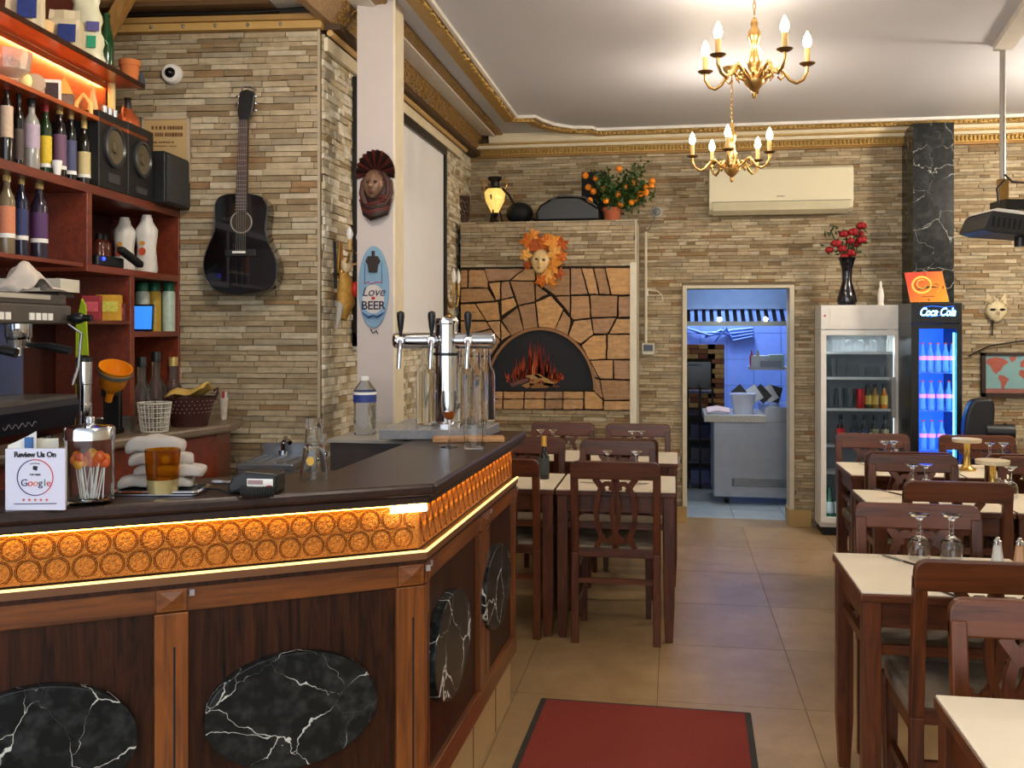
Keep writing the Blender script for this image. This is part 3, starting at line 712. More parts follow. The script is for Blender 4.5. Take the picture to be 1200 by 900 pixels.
# front: stiles seen at px 180-222 and the corner post, ovals
d = .036
f1 = (pF(181, 760, d)[0], pF(221, 760, d)[0]); f2 = (pF(465, 700, d)[0], xF(.036))
oc = pF(344.5, 833, .022); oa = (pF(446, 833, .022)[0]-pF(243, 833, .022)[0])/2; ob = (pF(344, 765, .022)[1]-pF(344, 900, .022)[1])/2
ol = pF(162, 860, .022)[0]-oa
step = f2[1]-f1[1]
bar_front = bar_side('f', 'wooden bar front with glowing copper frieze and black marble ovals facing the entrance', RF, xF, -LF, 0, [f1, f2, (f1[0]-step, f1[1]-step)], [(oc[0], oc[1], oa, ob), (ol, oc[1], oa, ob)], pF)
s0 = xS(.036)
s1 = (pS(563, 700, d)[0], pS(574, 700, d)[0]); s2 = (LS-.075, LS-.035)
def oval_s(pc, py, pl, pr, pt, pb_):
    x0, x1 = pS(pl+3, py, .022)[0], pS(pr, py, .022)[0]; xc = (x0+x1)/2
    return (xc, (pS(pc, pt, .022)[1]+pS(pc, pb_, .022)[1])/2, (x1-x0)/2, (pS(pc, pt, .022)[1]-pS(pc, pb_, .022)[1])/2)
bar_end = bar_side('s', 'wooden bar side with copper frieze and two marble ovals facing the aisle', RS, xS, 0, LS-.03, [(s0, s0+.05), s1, s2], [oval_s(529, 757, 507, 552, 698, 820), oval_s(582, 690, 566, 599, 643, 738)], pS)
# under-top lamp at the corner
cp = T-dF*.07+nF*.022
m = MB(); m.tube([(-.05, 0, 0), (.05, 0, 0)], .009, 10); o = m.build('corner_lamp_tube', emis('white_led', (255, 244, 214), 8.), top, loc=(cp.x-T.x, cp.y-T.y, 1.062), rz=RF, smooth=40)
# ================================================================== BEHIND THE BAR
ZC = 1.13
bc = thing('back_counter', 'granite topped back counter with orange wood front under the bottle shelves', 'counter', (BO.x, BO.y, 0))
e1, e2 = atz(277, 495, ZC).xy, atz(133, 515, ZC).xy
far = e2+(e2-e1)*1.2
nb = [Bw(.005, -.33).xy, Vector((e1.x-.02, GO.y-.34-.0)), ]
poly = [Bw(.05, -.34).xy, Bw(.05, .24).xy, Bw(.12, .36).xy, Vector((e1.x, e1.y-.06)), e2, far, Bw(2.0, -.34).xy]
GRAN = P('brown_granite', (112, 96, 78), .3, var=.45, vs=160)
MB().prism([(p.x-BO.x, p.y-BO.y) for p in poly], ZC-.04, ZC).build('granite_top', GRAN, bc, bevel=.012)
pin = [Bw(.06, -.33).xy, Bw(.06, .18).xy, Bw(.14, .3).xy, Vector((e1.x-.05, e1.y-.09)), e2+Vector((-.05, 0)), far+Vector((-.05, 0)), Bw(2.0, -.33).xy]
MB().prism([(p.x-BO.x, p.y-BO.y) for p in pin], 0, ZC-.04).build('front_panel', WOODSHELF, bc)
# sink unit of stainless steel along the guitar wall
sk = thing('sink_unit', 'stainless steel sink and drainer below the guitar wall', 'sink', (GO.x, GO.y, 0), PH)
ZK = .96
MB().b2(-.25, -.005, -.42, -.045, .1, ZK-.03).build('cabinet', STEEL, sk)
MB().b2(-.26, -.002, -.43, -.04, ZK-.03, ZK).build('drainer', STEEL, sk, bevel=.006)
MB().b2(-.26, -.002, -.06, -.04, ZK, ZK+.05).build('upstand', STEEL, sk)
for i in range(5): MB().b2(-.23+i*.045, -.22+i*.045, -.4, -.12, ZK, ZK+.006).build('drainer_rib', STEEL, sk)
m = MB(); m.tube([(-.15, -.1, ZK), (-.15, -.1, ZK+.06), (-.12, -.16, ZK+.085), (-.08, -.22, ZK+.07)], .011, 8); m.cyl((-.15, -.1, ZK), .022, .02, 12); m.build('tap', CHROME, sk, smooth=40)
# dark cabinet + ledge left of the tap slab
ZL = 1.115
q0, q1 = atz(383, 515, ZL), atz(505, 514, ZL)
dk = thing('bar_fridge_cabinet', 'dark brown undercounter cabinet with grey ledge below the water bottle', 'cabinet', (0, 0, 0))
X0, X1, Y0 = q0.x, -1.0, q0.y
MB().b2(X0+.01, X1, Y0+.01, GO.y-.08, .05, ZL-.012).build('body', P('dark_brown_panel', (58, 48, 44), .5), dk)
MB().b2(X0, X1, Y0, GO.y-.07, ZL-.012, ZL).build('ledge', P('grey_ledge', (150, 146, 136), .4), dk)
k0 = atz(405, 521, ZL-.05); m = MB(); m.ball((k0.x, Y0+.008, ZL-.06), .012, 10, 8); m.build('knob', CHROME, dk, smooth=60)
# tap slab
ZT = 1.168
a, b, c_ = atz(444, 504, ZT), atz(567, 503.5, ZT), atz(583, 495.5, ZT)
sl = MB().prism([(a.x, a.y), (b.x, b.y), (b.x+.01, c_.y), (b.x-.1, c_.y+.14), (a.x-.02, c_.y+.14)], 1.131, ZT).build('tap_slab', P('grey_slab', (128, 128, 130), .25, var=.3, vs=60), bevel=.003)
tag(sl, 'grey stone slab carrying the beer taps at the end of the bar', 'slab')
# beer tower
p = atz(523, 499, ZT)
tw = thing('beer_tower', 'chrome beer tower with three black tap handles on the grey slab', 'beer tap', (p.x, p.y, ZT), TH)
t_ = p.y/ray(523, 0).y; k = t_/FPX
MB().lathe([(.062, 0), (.062, .012), (.046, .02), (.046, .405), (.05, .41), (.05, .42), (.044, .43), (.02, .437), (0, .438)], 28).build('column', CHROME, tw, smooth=30)
zc = (499-399)*k
def ox(px): return (px-523)*k
m = MB(); m.tube([(ox(464), 0, zc), (ox(577), 0, zc)], .032, 20); m.ball((ox(578), 0, zc), (.012, .03, .03), 12, 8); m.ball((ox(463), 0, zc), (.012, .03, .03), 12, 8); m.build('cross_arm', CHROME, tw, smooth=40)
MB().cyl((0, 0, zc-.06), .052, .012, 24).build('dark_collar', BLACK, tw, smooth=40)
for px in (471, 507, 549):
    x = ox(px)
    f = MB(); f.ball((x, -.045, zc), .02, 12, 8); f.tube([(x, -.02, zc), (x, -.07, zc)], .014, 10); f.tube([(x, -.062, zc), (x, -.075, zc-.03), (x-.004, -.078, zc-.11)], [.011, .01, .008], 10); fo = f.build('faucet', CHROME, tw, smooth=40)
    MB().lathe([(.006, .0), (.007, .02), (.011, .04), (.016, .085), (.014, .1), (0, .106)], 12, (x, -.045, zc+.012)).build('handle', BLACK, fo, smooth=40)
# carafes
def carafe_profile(h, r, rn, wall=.003):
    o = [(0, 0), (r*.92, 0), (r, .006), (r, h*.62), (r*.9, h*.69), (rn*1.15, h*.77), (rn, h*.82), (rn, h-.012), (rn*1.2, h-.01), (rn*1.2, h)]
    i = [(max(x-wall, 0), max(z, .006) if k < 3 else z) for k, (x, z) in enumerate(o)]
    return o+[(o[-1][0]-wall*1.5, h)]+i[::-1][1:-1]+[(0, .006)]
CARG = 'clear glass carafes beside the beer tower'
for px, py, h_, r_, lb in ((499, 497, 92, 11.5, 'clear glass carafe left of the beer tower column'), (535, 494, 86, 10.5, 'clear glass carafe nearest the beer tower column on its right'), (546, 498, 93, 11, 'clear glass carafe second from the tower on its right'), (559, 497, 88, 11.5, 'clear glass carafe third from the tower on its right'), (571, 493, 84, 9.5, 'rightmost clear glass carafe on the grey slab')):
    p = atz(px, py, ZT); k = (p.y/ray(px, 0).y)/FPX
    tag(MB().lathe(carafe_profile(h_*k, r_*k, r_*k*.42), 20, close=False).build('carafe', GLASS, loc=p, smooth=40), lb, 'carafe', CARG)
# water bottle on the ledge
p = atz(427.5, 509, ZL); k = (p.y/ray(427, 0).y)/FPX
wbt = thing('water_bottle', 'clear plastic water bottle with blue label in front of the white pillar', 'bottle', p)
pr = [(0, 0), (12.5, 0), (13.5, 2)]
for i in range(7): pr += [(13.5, 4+i*5), (12.8, 6.5+i*5)]
pr += [(13.5, 38), (13.5, 50), (13, 52), (5, 63), (4.2, 65)]
MB().lathe([(r*k, z*k) for r, z in pr], 24).build('body', P('bottle_pet', (226, 232, 236), .06, trans=.95, var=.02, ior=1.15), wbt, smooth=50)
MB().lathe([(13.7*k, 38*k), (13.7*k, 50*k)], 24, close=False).build('paper_label', P('blue_label', (44, 62, 130), .5), wbt, smooth=40)
MB().lathe([(13.75*k, 47*k), (13.75*k, 50*k)], 24, close=False).build('label_band', PAPER, wbt, smooth=40)
MB().cyl((0, 0, 63*k), 5*k, 5*k, 14).build('cap', PAPER, wbt)
# ================================================================== ON THE BAR TOP
def scale_at(px, z, py):
    p = atz(px, py, z); return p, (p.y/ray(px, 0).y)/FPX
# review sign
p, k = scale_at(42, 1.13, 597.5)
sg = thing('review_sign', 'white square acrylic sign asking for reviews on the bar top', 'sign', p+Vector((0, 0, .0)), TH)
W_, H_ = 70*k, 72*k
tilt = -.06
MB().pxz([(x, z+H_/2) for x, z in rrect(W_, H_, .002)], -.003, .003).build('plate', P('sign_white', (206, 204, 222), .3, var=.02), sg)
MB().b2(-W_*.35, W_*.35, .003, .05, 0, .004).build('foot', P('sign_white', (206, 204, 222), .3), sg)
yf = -.0035
text('Review Us On', .0175, INK, sg, (0, yf, H_*.9), UPR, bold=.0006)
NAVY = P('navy_ink', (44, 48, 92), .7); RED = P('red_ink', (206, 60, 50), .7); ORNG = P('orange_ink', (214, 130, 60), .7)
for a0, a1, mt in ((100, 270, NAVY), (270, 300, P('purple_ink', (110, 60, 130), .7)), (300, 460, RED)):
    pts = [(H_*.29*math.cos(math.radians(a0+(a1-a0)*i/20)), yf, H_*.53+H_*.29*math.sin(math.radians(a0+(a1-a0)*i/20))) for i in range(21)]
    m = MB(); m.tube(pts, .0012, 6); m.build('ring', mt, sg)
m = MB(); m.pxz([(-.006, H_*.66), (.004, H_*.64), (.006, H_*.71), (-.004, H_*.72)], yf, -.003); m.build('tap_icon', INK, sg)
m = MB(); m.tube([(-.012, yf, H_*.745), (-.006, yf, H_*.76), (.004, yf, H_*.76), (.011, yf, H_*.75)], .0008, 5); m.build('tap_icon', INK, sg)
text('TAP HERE', .0062, INK, sg, (0, yf, H_*.575), UPR)
x = -.034
for ch, mt, dx in (('G', NAVY, .0165), ('o', RED, .0125), ('o', ORNG, .0125), ('g', NAVY, .0125), ('l', P('green_ink', (60, 130, 80), .7), .006), ('e', RED, .012)):
    text(ch, .0235, mt, sg, (x, yf, H_*.44), UPR, align='LEFT'); x += dx
STARM = P('star_ink', (196, 90, 70), .7)
for i in range(5):
    m = MB(); cx = (-2+i)*.0135
    m.pxz([(cx+(.0045 if j % 2 == 0 else .002)*math.sin(j*PI/5), H_*.165+(.0045 if j % 2 == 0 else .002)*math.cos(j*PI/5)) for j in range(10)], yf, -.003); m.build('star', STARM, sg)
m = MB(); m.pxz([(-.05, H_*.092), (.05, H_*.1), (.05, H_*.115), (-.05, H_*.105)], yf, -.003); m.build('underline', NAVY, sg)
# leaflets behind the sign
p2, k2 = scale_at(35, 1.13, 586)
lf = thing('leaflet_stack', 'curled white leaflets standing behind the review sign', 'leaflets', p2, TH)
m = MB().grid(lambda u, v: ((-.055+u*.07), .0+.012*math.sin(u*3), .0+v*(.155+.015*u)-.02*(1-u)*v), 8, 4); m.build('leaflet', PAPER, lf, solid=.002)
m = MB().grid(lambda u, v: (.005+u*.055, .02+.004*u, v*.15), 4, 4); m.build('leaflet', P('leaflet_cream', (214, 208, 190), .8), lf, solid=.003)
m = MB().b2(-.012, .006, -.003, .006, .12, .155); m.build('blue_print', P('blue_print', (70, 110, 170), .7), lf)
# jar with lollipops
p, k = scale_at(105, 1.13, 589)
R = 27*k
jr = thing('sweet_jar', 'clear glass jar with chrome lid full of lollipops', 'jar', p)
hj = 77*k
MB().lathe([(0, .0), (R*.96, 0), (R, .006), (R, hj-.006), (R*.97, hj), (R*.97-.003, hj), (R-.004, hj-.008), (R-.004, .01), (0, .008)], 32, close=False).build('body', GLASS, jr, smooth=40)
MB().lathe([(R*1.04, hj-.004), (R*1.04, hj+.02), (R*.98, hj+.026), (R*.3, hj+.03), (R*.2, hj+.035), (R*.24, hj+.042), (R*.18, hj+.05), (0, hj+.052)], 32).build('lid', CHROME, jr, smooth=35)
rnd = random.Random(11)
for i in range(20):
    a = rnd.uniform(0, 2*PI); r0 = rnd.uniform(.1, .55)*R; r1 = min(.62*R, r0+rnd.uniform(.1, .3)*R); a2 = a+rnd.uniform(-.6, .6)
    b0 = Vector((p.x+r0*math.cos(a), p.y+r0*math.sin(a), p.z+.012)); hh = rnd.uniform(.075, .095)
    dv = Vector((r1*math.cos(a2)-r0*math.cos(a), r1*math.sin(a2)-r0*math.sin(a), hh))
    lo_ = thing('lollipop', 'small orange lollipop on a white stick inside the glass jar', 'lollipop', b0, 0, 'lollipops in the glass jar')
    m = MB(); m.tube([(0, 0, 0), dv], .0016, 6); m.build('stick', PAPER, lo_)
    m = MB(); m.ball(dv*1.08, (.013, .009, .013), 10, 8); m.build('candy', P('candy_%d' % (i % 3), ((236, 128, 30), (226, 96, 40), (240, 170, 50))[i % 3], .2), lo_, smooth=60)
# tray with folded napkins and amber tumbler
p, k = scale_at(190, 1.13, 577)
ry = p
tr = thing('steel_tray', 'small steel tray under the folded napkins', 'tray', p, TH)
MB().prism([(x, y) for x, y in rrect(96*k, .12, .015)], .002, .006).build('plate', STEEL, tr)
m = MB(); m.tube([(x, y, .009) for x, y in rrect(96*k, .12, .015)], .0045, 6, closed=True); m.build('rim', CHROME, tr, smooth=40)
def napkin(label, x, y, z, w_, d_, h_, rz, wave):
    nk = MB(); nk.ball((0, 0, 0), 1., 28, 14); out = []
    for x_, y_, z_ in nk.v:
        sg = lambda v, e: math.copysign(abs(v)**e, v)
        x_, y_, z_ = sg(x_, .42), sg(y_, .42), sg(z_, .6); rp = 1+.06*math.sin(x_*9+y_*5)+.04*math.sin(y_*14)
        out.append((x_*w_/2+wave*math.sin(y_*8), y_*d_/2, h_/2+z_*h_/2*rp-abs(x_)**3*h_*.25+wave*math.sin(x_*5+y_*3)*.6))
    zm = min(v[2] for v in out); nk.v = [(a_, b_, c_-zm) for a_, b_, c_ in out]
    o = nk.build('napkin', CLOTH, loc=(x, y, z), rz=rz, smooth=60); return tag(o, label, 'napkin', 'folded grey napkins on the steel tray')
ux, uy = Vector((_c, _s)), Vector((-_s, _c))
def tp(dx, dy): v = p.xy+ux*dx+uy*dy; return v.x, v.y
for i, (dx, dy, z, w_, d_, h_, rz, lb) in enumerate(((-.025, .03, 1.138, .19, .11, .032, TH+.05, 'lowest grey napkin folded flat on the steel tray'), (.01, .035, 1.166, .18, .1, .032, TH-.1, 'second grey napkin up in the pile on the tray'), (-.015, .038, 1.194, .165, .095, .034, TH+.15, 'third grey napkin up in the pile on the tray'), (-.03, .04, 1.224, .15, .085, .042, TH, 'rolled grey napkin topmost in the pile on the tray'))):
    X, Y = tp(dx, dy); napkin(lb, X, Y, z, w_, d_, h_, rz, .005)
X, Y = tp(.017, -.044); k = k
am = thing('amber_tumbler', 'amber glass tumbler with clear gold base on the steel tray', 'glass', (X, Y, 1.137))
r = 20*k; h = 50*k
MB().lathe([(r*.9, h*.32), (r, h), (r-.003, h), (r*.88, h*.34), (0, h*.34)], 28, close=False).build('amber_cup', P('amber_glass', (224, 160, 20), .05, trans=.97, var=.1, ior=1.25), am, smooth=40)
MB().lathe([(0, 0), (r*.84, 0), (r*.9, h*.32), (0, h*.33)], 28).build('base', P('gold_glass', (206, 186, 130), .12, .6), am, smooth=40)
# card terminal
p, k = scale_at(300, 1.13, 577)
ct = thing('card_terminal', 'black card terminal with curled cable on the bar top', 'card terminal', p, TH-.1)
m = MB(); m.pxz([(-.062, 0), (.062, 0), (.062, .052), (-.02, .058), (-.05, .045), (-.066, .02)], -.03, .05); m.build('body', BLACK, ct, bevel=.006)
MB().b2(-.012, .056, -.032, -.03, .012, .04).build('sticker', PAPER, ct)
MB().b2(-.01, .03, -.0325, -.032, .026, .037).build('sticker_print', P('print_grey', (160, 130, 130), .7), ct); MB().b2(.04, .052, -.0325, -.032, .016, .024).build('sticker_print', RED, ct)
m = MB(); m.tube([(-.06, .02, .02), (-.1, .03, .02), (-.13, .03, .02)], .006, 8); m.build('plug', STEEL, ct)
pts = []
for i in range(120):
    a = i/120*2*PI*15; s_ = i/120; pts.append((-.015+.085*s_, -.062+.012*math.sin(a)-.02*math.sin(s_*PI), .014+.012*math.cos(a)))
m = MB(); m.tube(pts, .0032, 6); m.tube([(-.015, -.06, .02), (-.05, -.05, .006), (-.1, .0, .006), (-.16, .01, .006)], .003, 6); m.build('coiled_cable', BLACKM, ct, smooth=60)
# two upturned glasses
p, k = scale_at(368, 1.13, 560)
def tumbler_prof(rb, rt, h, w_=.003, foot=.012):       # upright, rb base radius
    return [(0, 0), (rb, 0), (rb*1.02, foot), (rt, h), (rt-w_, h), (rb*1.0-w_, foot), (0, foot)]
def inv(pr, h): return [(r, h-z) for r, z in pr][::-1]
g = thing('tumbler', 'larger upturned glass tumbler with yellow emblem at the bottom of the pair', 'glass', p, TH)
h1 = 41*k
MB().lathe(inv(tumbler_prof(12*k, 16.5*k, h1), h1), 24, close=False).build('body', GLASS, g, smooth=40)
m = MB(); m.pxz(ell(.011, .013, 16, (0, h1*.55)), -.0515*1.03, -.0505*1.03); m.build('emblem', P('yellow_emblem', (216, 170, 70), .6), g)
g = thing('tumbler', 'smaller upturned glass standing on top of the other glass', 'glass', p+Vector((0, 0, h1+.001)), TH)
h2 = 29*k
MB().lathe(inv(tumbler_prof(9.5*k, 10.8*k, h2, foot=.03), h2), 24, close=False).build('body', GLASS, g, smooth=40)
# board, wine glass, tumbler
p, k = scale_at(549, 1.13, 517)
bd = MB().b2(-.135, .135, -.05, .05, 0, .016).build('serving_board', wood('board_wood', (150, 100, 52), (196, 146, 88), .5, axis=0), loc=p+Vector((0, 0, .0005)), rz=TH+.06, bevel=.003)
tag(bd, 'thin wooden serving board lying on the end of the bar', 'board')
p, k = scale_at(526.5, 1.13, 524)
wg = thing('wine_glass', 'stemmed glass with a little amber drink standing on the bar end', 'glass', p)
kk = k
MB().lathe([(0, .0), (11*k, 0), (11*k, .002), (2*k, .006), (1.3*k, .015), (1.3*k, 28*k), (3*k, 31*k), (8*k, 39*k), (9.8*k, 48*k), (9.6*k, 56*k), (8.4*k, 66*k), (8.0*k, 66*k), (9.1*k, 56*k), (9.3*k, 48*k), (7.4*k, 39.5*k), (0, 32*k)], 24, close=False).build('body', GLASS, wg, smooth=50)
MB().lathe([(0, 32.5*k), (3*k, 33.5*k), (7*k, 39.6*k), (8*k, 42*k), (0, 42*k)], 20).build('drink', P('amber_drink', (214, 110, 40), .1, trans=.5), wg, smooth=40)
p, k = scale_at(556, 1.13, 526)
h = 35*k
tag(MB().lathe(tumbler_prof(11.5*k, 14.5*k, h, foot=.01), 12, close=False).build('tumbler', GLASS, loc=p+Vector((0, 0, .001)), smooth=20), 'faceted clear tumbler standing upright on the bar end', 'glass')
# ================================================================== BOTTLE SHELVES (frame B)
RB = PH-PI/2
SH = thing('back_bar_shelves', 'reddish wooden bottle shelving with orange lit upper shelves along the left wall', 'shelving', (BO.x, BO.y, 0), RB)
def board(name, a0, a1, b0, b1, z0, z1, mat=WOODSHELF, bev=.002): return MB().b2(a0, a1, b0, b1, z0, z1).build(name, mat, SH, bevel=bev)
Z1, Z2, Z3, Z4, Z5 = 2.65, 2.42, 2.135, 1.815, 1.545
board('top_shelf', .4, 2.1, -.34, 0, Z1-.016, Z1, WOODORANGE); board('shelf_edge', .4, 2.1, 0, .006, Z1-.018, Z1+.003, WOODDARK)
board('display_shelf', .36, 2.1, -.34, 0, Z2-.018, Z2, WOODORANGE)
board('back_panel', .45, 2.1, -.16, -.15, Z2, Z1-.016, WOODORANGE)
board('bottle_shelf', .025, 2.1, -.34, 0, Z3-.036, Z3); board('long_shelf', .93, 2.1, -.34, 0, Z4-.016, Z4); board('cell_shelf', .025, .9, -.34, 0, Z4-.03, Z4)
board('divider', .86, .9, -.34, 0, Z4, Z3-.036); board('end_panel', .006, .024, -.34, 0, 1.135, Z3); board('lower_divider', .49, .53, -.34, 0, 1.135, Z4-.03)
board('tablet_shelf', .025, .49, -.34, 0, Z5-.025, Z5); board('side_shelf', .53, 1.0, -.34, 0, 1.575, 1.59)
board('back_panel', .025, 2.1, -.352, -.342, 1.135, Z2-.02, wood('back_wood', (58, 22, 12), (92, 38, 20), .5))
m = MB(); m.lathe([(.016, Z2), (.016, Z1-.016)], 12, (.5, -.1, 0)); m.build('cream_post', P('cream_post', (222, 196, 130), .5), SH, smooth=40)
# warm under-shelf strip lights (the shelf's own)
MB().b2(.47, 2.1, -.125, -.12, Z1-.04, Z1-.0165).build('light_pelmet', WOODORANGE, SH)
MB().b2(.47, 2.1, -.145, -.13, Z1-.024, Z1-.0165).build('strip_light', emis('shelf_led', (255, 200, 130), 16.), SH)
for i in range(5): 
    m = MB(); m.ball((.55+i*.33, -.149, 2.53), .007, 8, 6); m.build('spot_stud', emis('stud_led', (255, 240, 210), 5.), SH)
def on_shelf(px, b, z):
    a, _, t = atB(px, 300, b); return Bw(a, b, z), t/FPX
def bottle(name, label, p, h, r, glassm, capm, labm, lz=(.12, .6), neck=.25, shoulder=.12, capf=.13, group=None, rz=0., band=None):
    o = thing(name, label, 'bottle', p, rz, group); rn = r*.42
    MB().lathe([(0, 0), (r*.95, 0), (r, h*.02), (r, h*(1-neck-shoulder)), (r*.86, h*(1-neck-shoulder*.55)), (rn*1.2, h*(1-neck)), (rn, h*(1-neck*.85)), (rn, h*(1-capf))], 18).build('body', glassm, o, smooth=50)
    MB().lathe([(rn*1.2, h*(1-capf-.02)), (rn*1.2, h*.985), (rn*1.05, h)], 14).build('cap', capm, o, smooth=40)
    if labm:
        MB().lathe([(r*1.012, h*lz[0]), (r*1.012, h*lz[1])], 18, close=False).build('paper_label', labm, o, smooth=40)
    if band:
        MB().lathe([(r*1.016, h*lz[0]), (r*1.016, h*(lz[0]+.05))], 18, close=False).build('label_band', band, o, smooth=40)
    return o
def bmat(c): return P('bottle_%d_%d_%d' % c, c, .12, coat=.5)
GB = 'liquor bottles standing on the long bottle shelf'
GREENCAP = P('red_cap', (150, 30, 36), .4); GOLDC = P('gold_cap', (198, 168, 104), .4, .3); DARKCAP = P('dark_cap', (26, 26, 30), .4)
def L_(c): return P('label_%d_%d_%d' % c, c, .6, var=.2, vs=90)
for px, top, w_, lb, g_, c_, l_, lz in (
    (8, 90, 13.5, 'dark liquor bottle with red cap and cream label, leftmost on the bottle shelf', (22, 18, 16), GREENCAP, L_((198, 172, 148)), (.3, .66)),
    (22, 107, 11.5, 'black liquor bottle with lettered dark label between cream label and clear bottle', (16, 15, 16), DARKCAP, L_((78, 66, 60)), (.1, .5)),
    (37, 113, 18, 'clear glass liquor bottle with purple and white label and dark cap', (150, 146, 140), DARKCAP, L_((176, 158, 176)), (.3, .62)),
    (53.5, 118, 13.5, 'green liquor bottle with red cap and bright yellow label', (26, 52, 26), GREENCAP, L_((214, 182, 44)), (.1, .52)),
    (70, 121, 15, 'dark bottle with gold cap and mauve label beside the yellow labelled bottle', (20, 16, 18), GOLDC, L_((110, 78, 104)), (.12, .58)),
    (83, 127, 13, 'dark bottle with gold cap and slate blue label on the bottle shelf', (18, 18, 22), GOLDC, L_((74, 78, 112)), (.1, .56)),
    (98.5, 139, 14.5, 'dark bottle with pale neck foil and cream label beside the black hi-fi', (30, 26, 22), GOLDC, L_((206, 188, 136)), (.12, .5))):
    b = -.055; p, k = on_shelf(px, b, Z3); a, zt, t = atB(px, top, b)
    bottle('liquor_bottle', lb, p, zt-Z3, w_*k/2, bmat(g_), c_, l_, lz, group=GB, band=PAPER if px > 50 else None)
p, k = on_shelf(67, -.012, Z3)
tag(MB().lathe([(.012, 0), (.019, .055), (.017, .055), (.011, .004), (0, .004)], 16, close=False).build('paper_cup', PAPER, loc=p, smooth=40), 'small white cup in front of the mauve labelled bottle', 'cup')
for px, top, w_, lb, l_, g_ in ((8, 197, 18, 'liqueur bottle with orange label on the lower shelf, left of the blue one', (206, 128, 92), (120, 104, 78)), (25, 201, 15, 'liqueur bottle with dark blue label on the lower shelf', (52, 60, 106), (30, 34, 60)), (46, 207, 19, 'liqueur bottle with purple label on the lower shelf', (86, 52, 98), (44, 36, 52))):
    b = -.07; p, k = on_shelf(px, b, Z4); a, zt, t = atB(px, top, b)
    bottle('liqueur_bottle', lb, p, zt-Z4, w_*k/2, bmat(g_), GOLDC, L_(l_), (.2, .56), group='liqueur bottles on the lower shelf', band=PAPER)
p, k = on_shelf(72, -.2, Z4)
fn = thing('desk_fan', 'dark round desk fan with blue light behind the liqueur bottles', 'fan', p, RB+.9)
MB().cyl((0, 0, 0), .05, .02, 20).build('base', BLACK, fn, smooth=40); m = MB(); m.tube([(.08*math.cos(i*PI/12), 0, .13+.08*math.sin(i*PI/12)) for i in range(24)], .006, 6, closed=True); m.tube([(0, 0, .02), (0, 0, .06)], .008, 8); m.build('cage', BLACK, fn, smooth=50)
for i in range(4): m = MB(); m.box((0, 0, 0), (.05, .003, .03)); o = m.build('blade', P('blade', (40, 46, 60), .3), fn); o.location = (.035*math.cos(i*PI/2), 0, .13+.035*math.sin(i*PI/2)); o.rotation_euler = (0, -i*PI/2, 0)
# hi-fi boxes
def shelf_box(name, label, cat, a0, a1, b0, b1, z0, z1, mat, bev=.004):
    o = thing(name, label, cat, Bw((a0+a1)/2, (b0+b1)/2, z0), RB)
    MB().b2(-(a1-a0)/2, (a1-a0)/2, -(b1-b0)/2, (b1-b0)/2, 0, z1-z0).build('cabinet', mat, o, bevel=bev); return o
def woofer(o, x, y, z, r):
    M = Matrix.Translation((x, y, z)) @ Matrix.Rotation(-PI/2, 4, 'X')
    m = MB(); m.lathe([(r, 0), (r, .012), (r*.86, .016), (r*.8, .008)], 28, M=M, close=False); w_ = m.build('woofer_ring', P('woofer_ring', (52, 52, 54), .3), o, smooth=40)
    m = MB(); m.lathe([(r*.8, .008), (r*.3, -.004+.006), (r*.28, .012), (0, .016)], 24, M=M, close=False); m.build('woofer_cone', P('woofer_cone', (92, 82, 62), .5), w_, smooth=40)
BX = P('hifi_black', (20, 20, 21), .45)
a0, a1 = atB(150, 0, 0)[0], atB(116, 0, 0)[0]; zt = atB(116, 128, 0)[1]
o = shelf_box('hifi_speaker', 'large black hi-fi speaker with a round woofer next to the bottles', 'speaker', a0+.004, a1, -.26, 0, Z3, zt, BX); woofer(o, 0, .13, (zt-Z3)*.58, .088); zs1 = zt
MB().b2(-.05, .05, .13, .134, .03, .07).build('badge_panel', P('speaker_grey', (60, 60, 62), .4), o)
a2, a3 = atB(180, 0, 0)[0], a0-.004; zt2 = atB(165, 149, 0)[1]
o = shelf_box('hifi_speaker', 'second black hi-fi speaker with round woofer between the other two', 'speaker', a2, a3, -.26, 0, Z3, zt2, BX); woofer(o, 0, .13, (zt2-Z3)*.55, .082)
MB().b2(-.05, .05, .13, .134, .02, .05).build('badge_panel', P('speaker_grey', (60, 60, 62), .4), o)
zt3 = atB(196, 183, 0)[1]; a4 = atB(212, 0, .0)[0]
o = shelf_box('hifi_box', 'small black box speaker at the right end of the bottle shelf', 'speaker', .012, a2-.006, -.2, .05, Z3, zt3, BX); MB().b2(-(a2-.018)/2+.01, (a2-.018)/2-.02, .125, .13, .01, zt3-Z3-.01).build('grille', P('grille_grey', (58, 58, 60), .7, bump=.4), o)
# on the speakers: silver cups and copper jug
for i, px in enumerate((122, 128, 134)):
    p, k = on_shelf(px, -.06, zs1)
    tag(MB().lathe([(.011, 0), (.014, .05), (.0125, .05), (.01, .004), (0, .004)], 14, close=False).build('steel_cup', STEEL, loc=p, smooth=40), ('left', 'middle', 'right')[i]+' of three small steel cups standing on the large hi-fi speaker', 'cup', 'steel cups on the speaker')
p, k = on_shelf(150, -.1, zt2)
jg = thing('copper_jug', 'copper jug with black neck standing on the second speaker', 'jug', p, RB)
MB().lathe([(0, 0), (.05, 0), (.055, .03), (.04, .07), (.02, .09), (.018, .1)], 20).build('body', P('copper', (176, 92, 52), .35, .4), jg, smooth=50)
MB().lathe([(.014, .1), (.014, .145), (.018, .15)], 14).build('neck', BLACK, jg, smooth=40)
m = MB(); m.tube([(.02, 0, .095), (.045, 0, .1), (.056, 0, .07), (.05, 0, .04)], .005, 6); m.build('handle', P('copper', (176, 92, 52), .35, .4), jg, smooth=40)
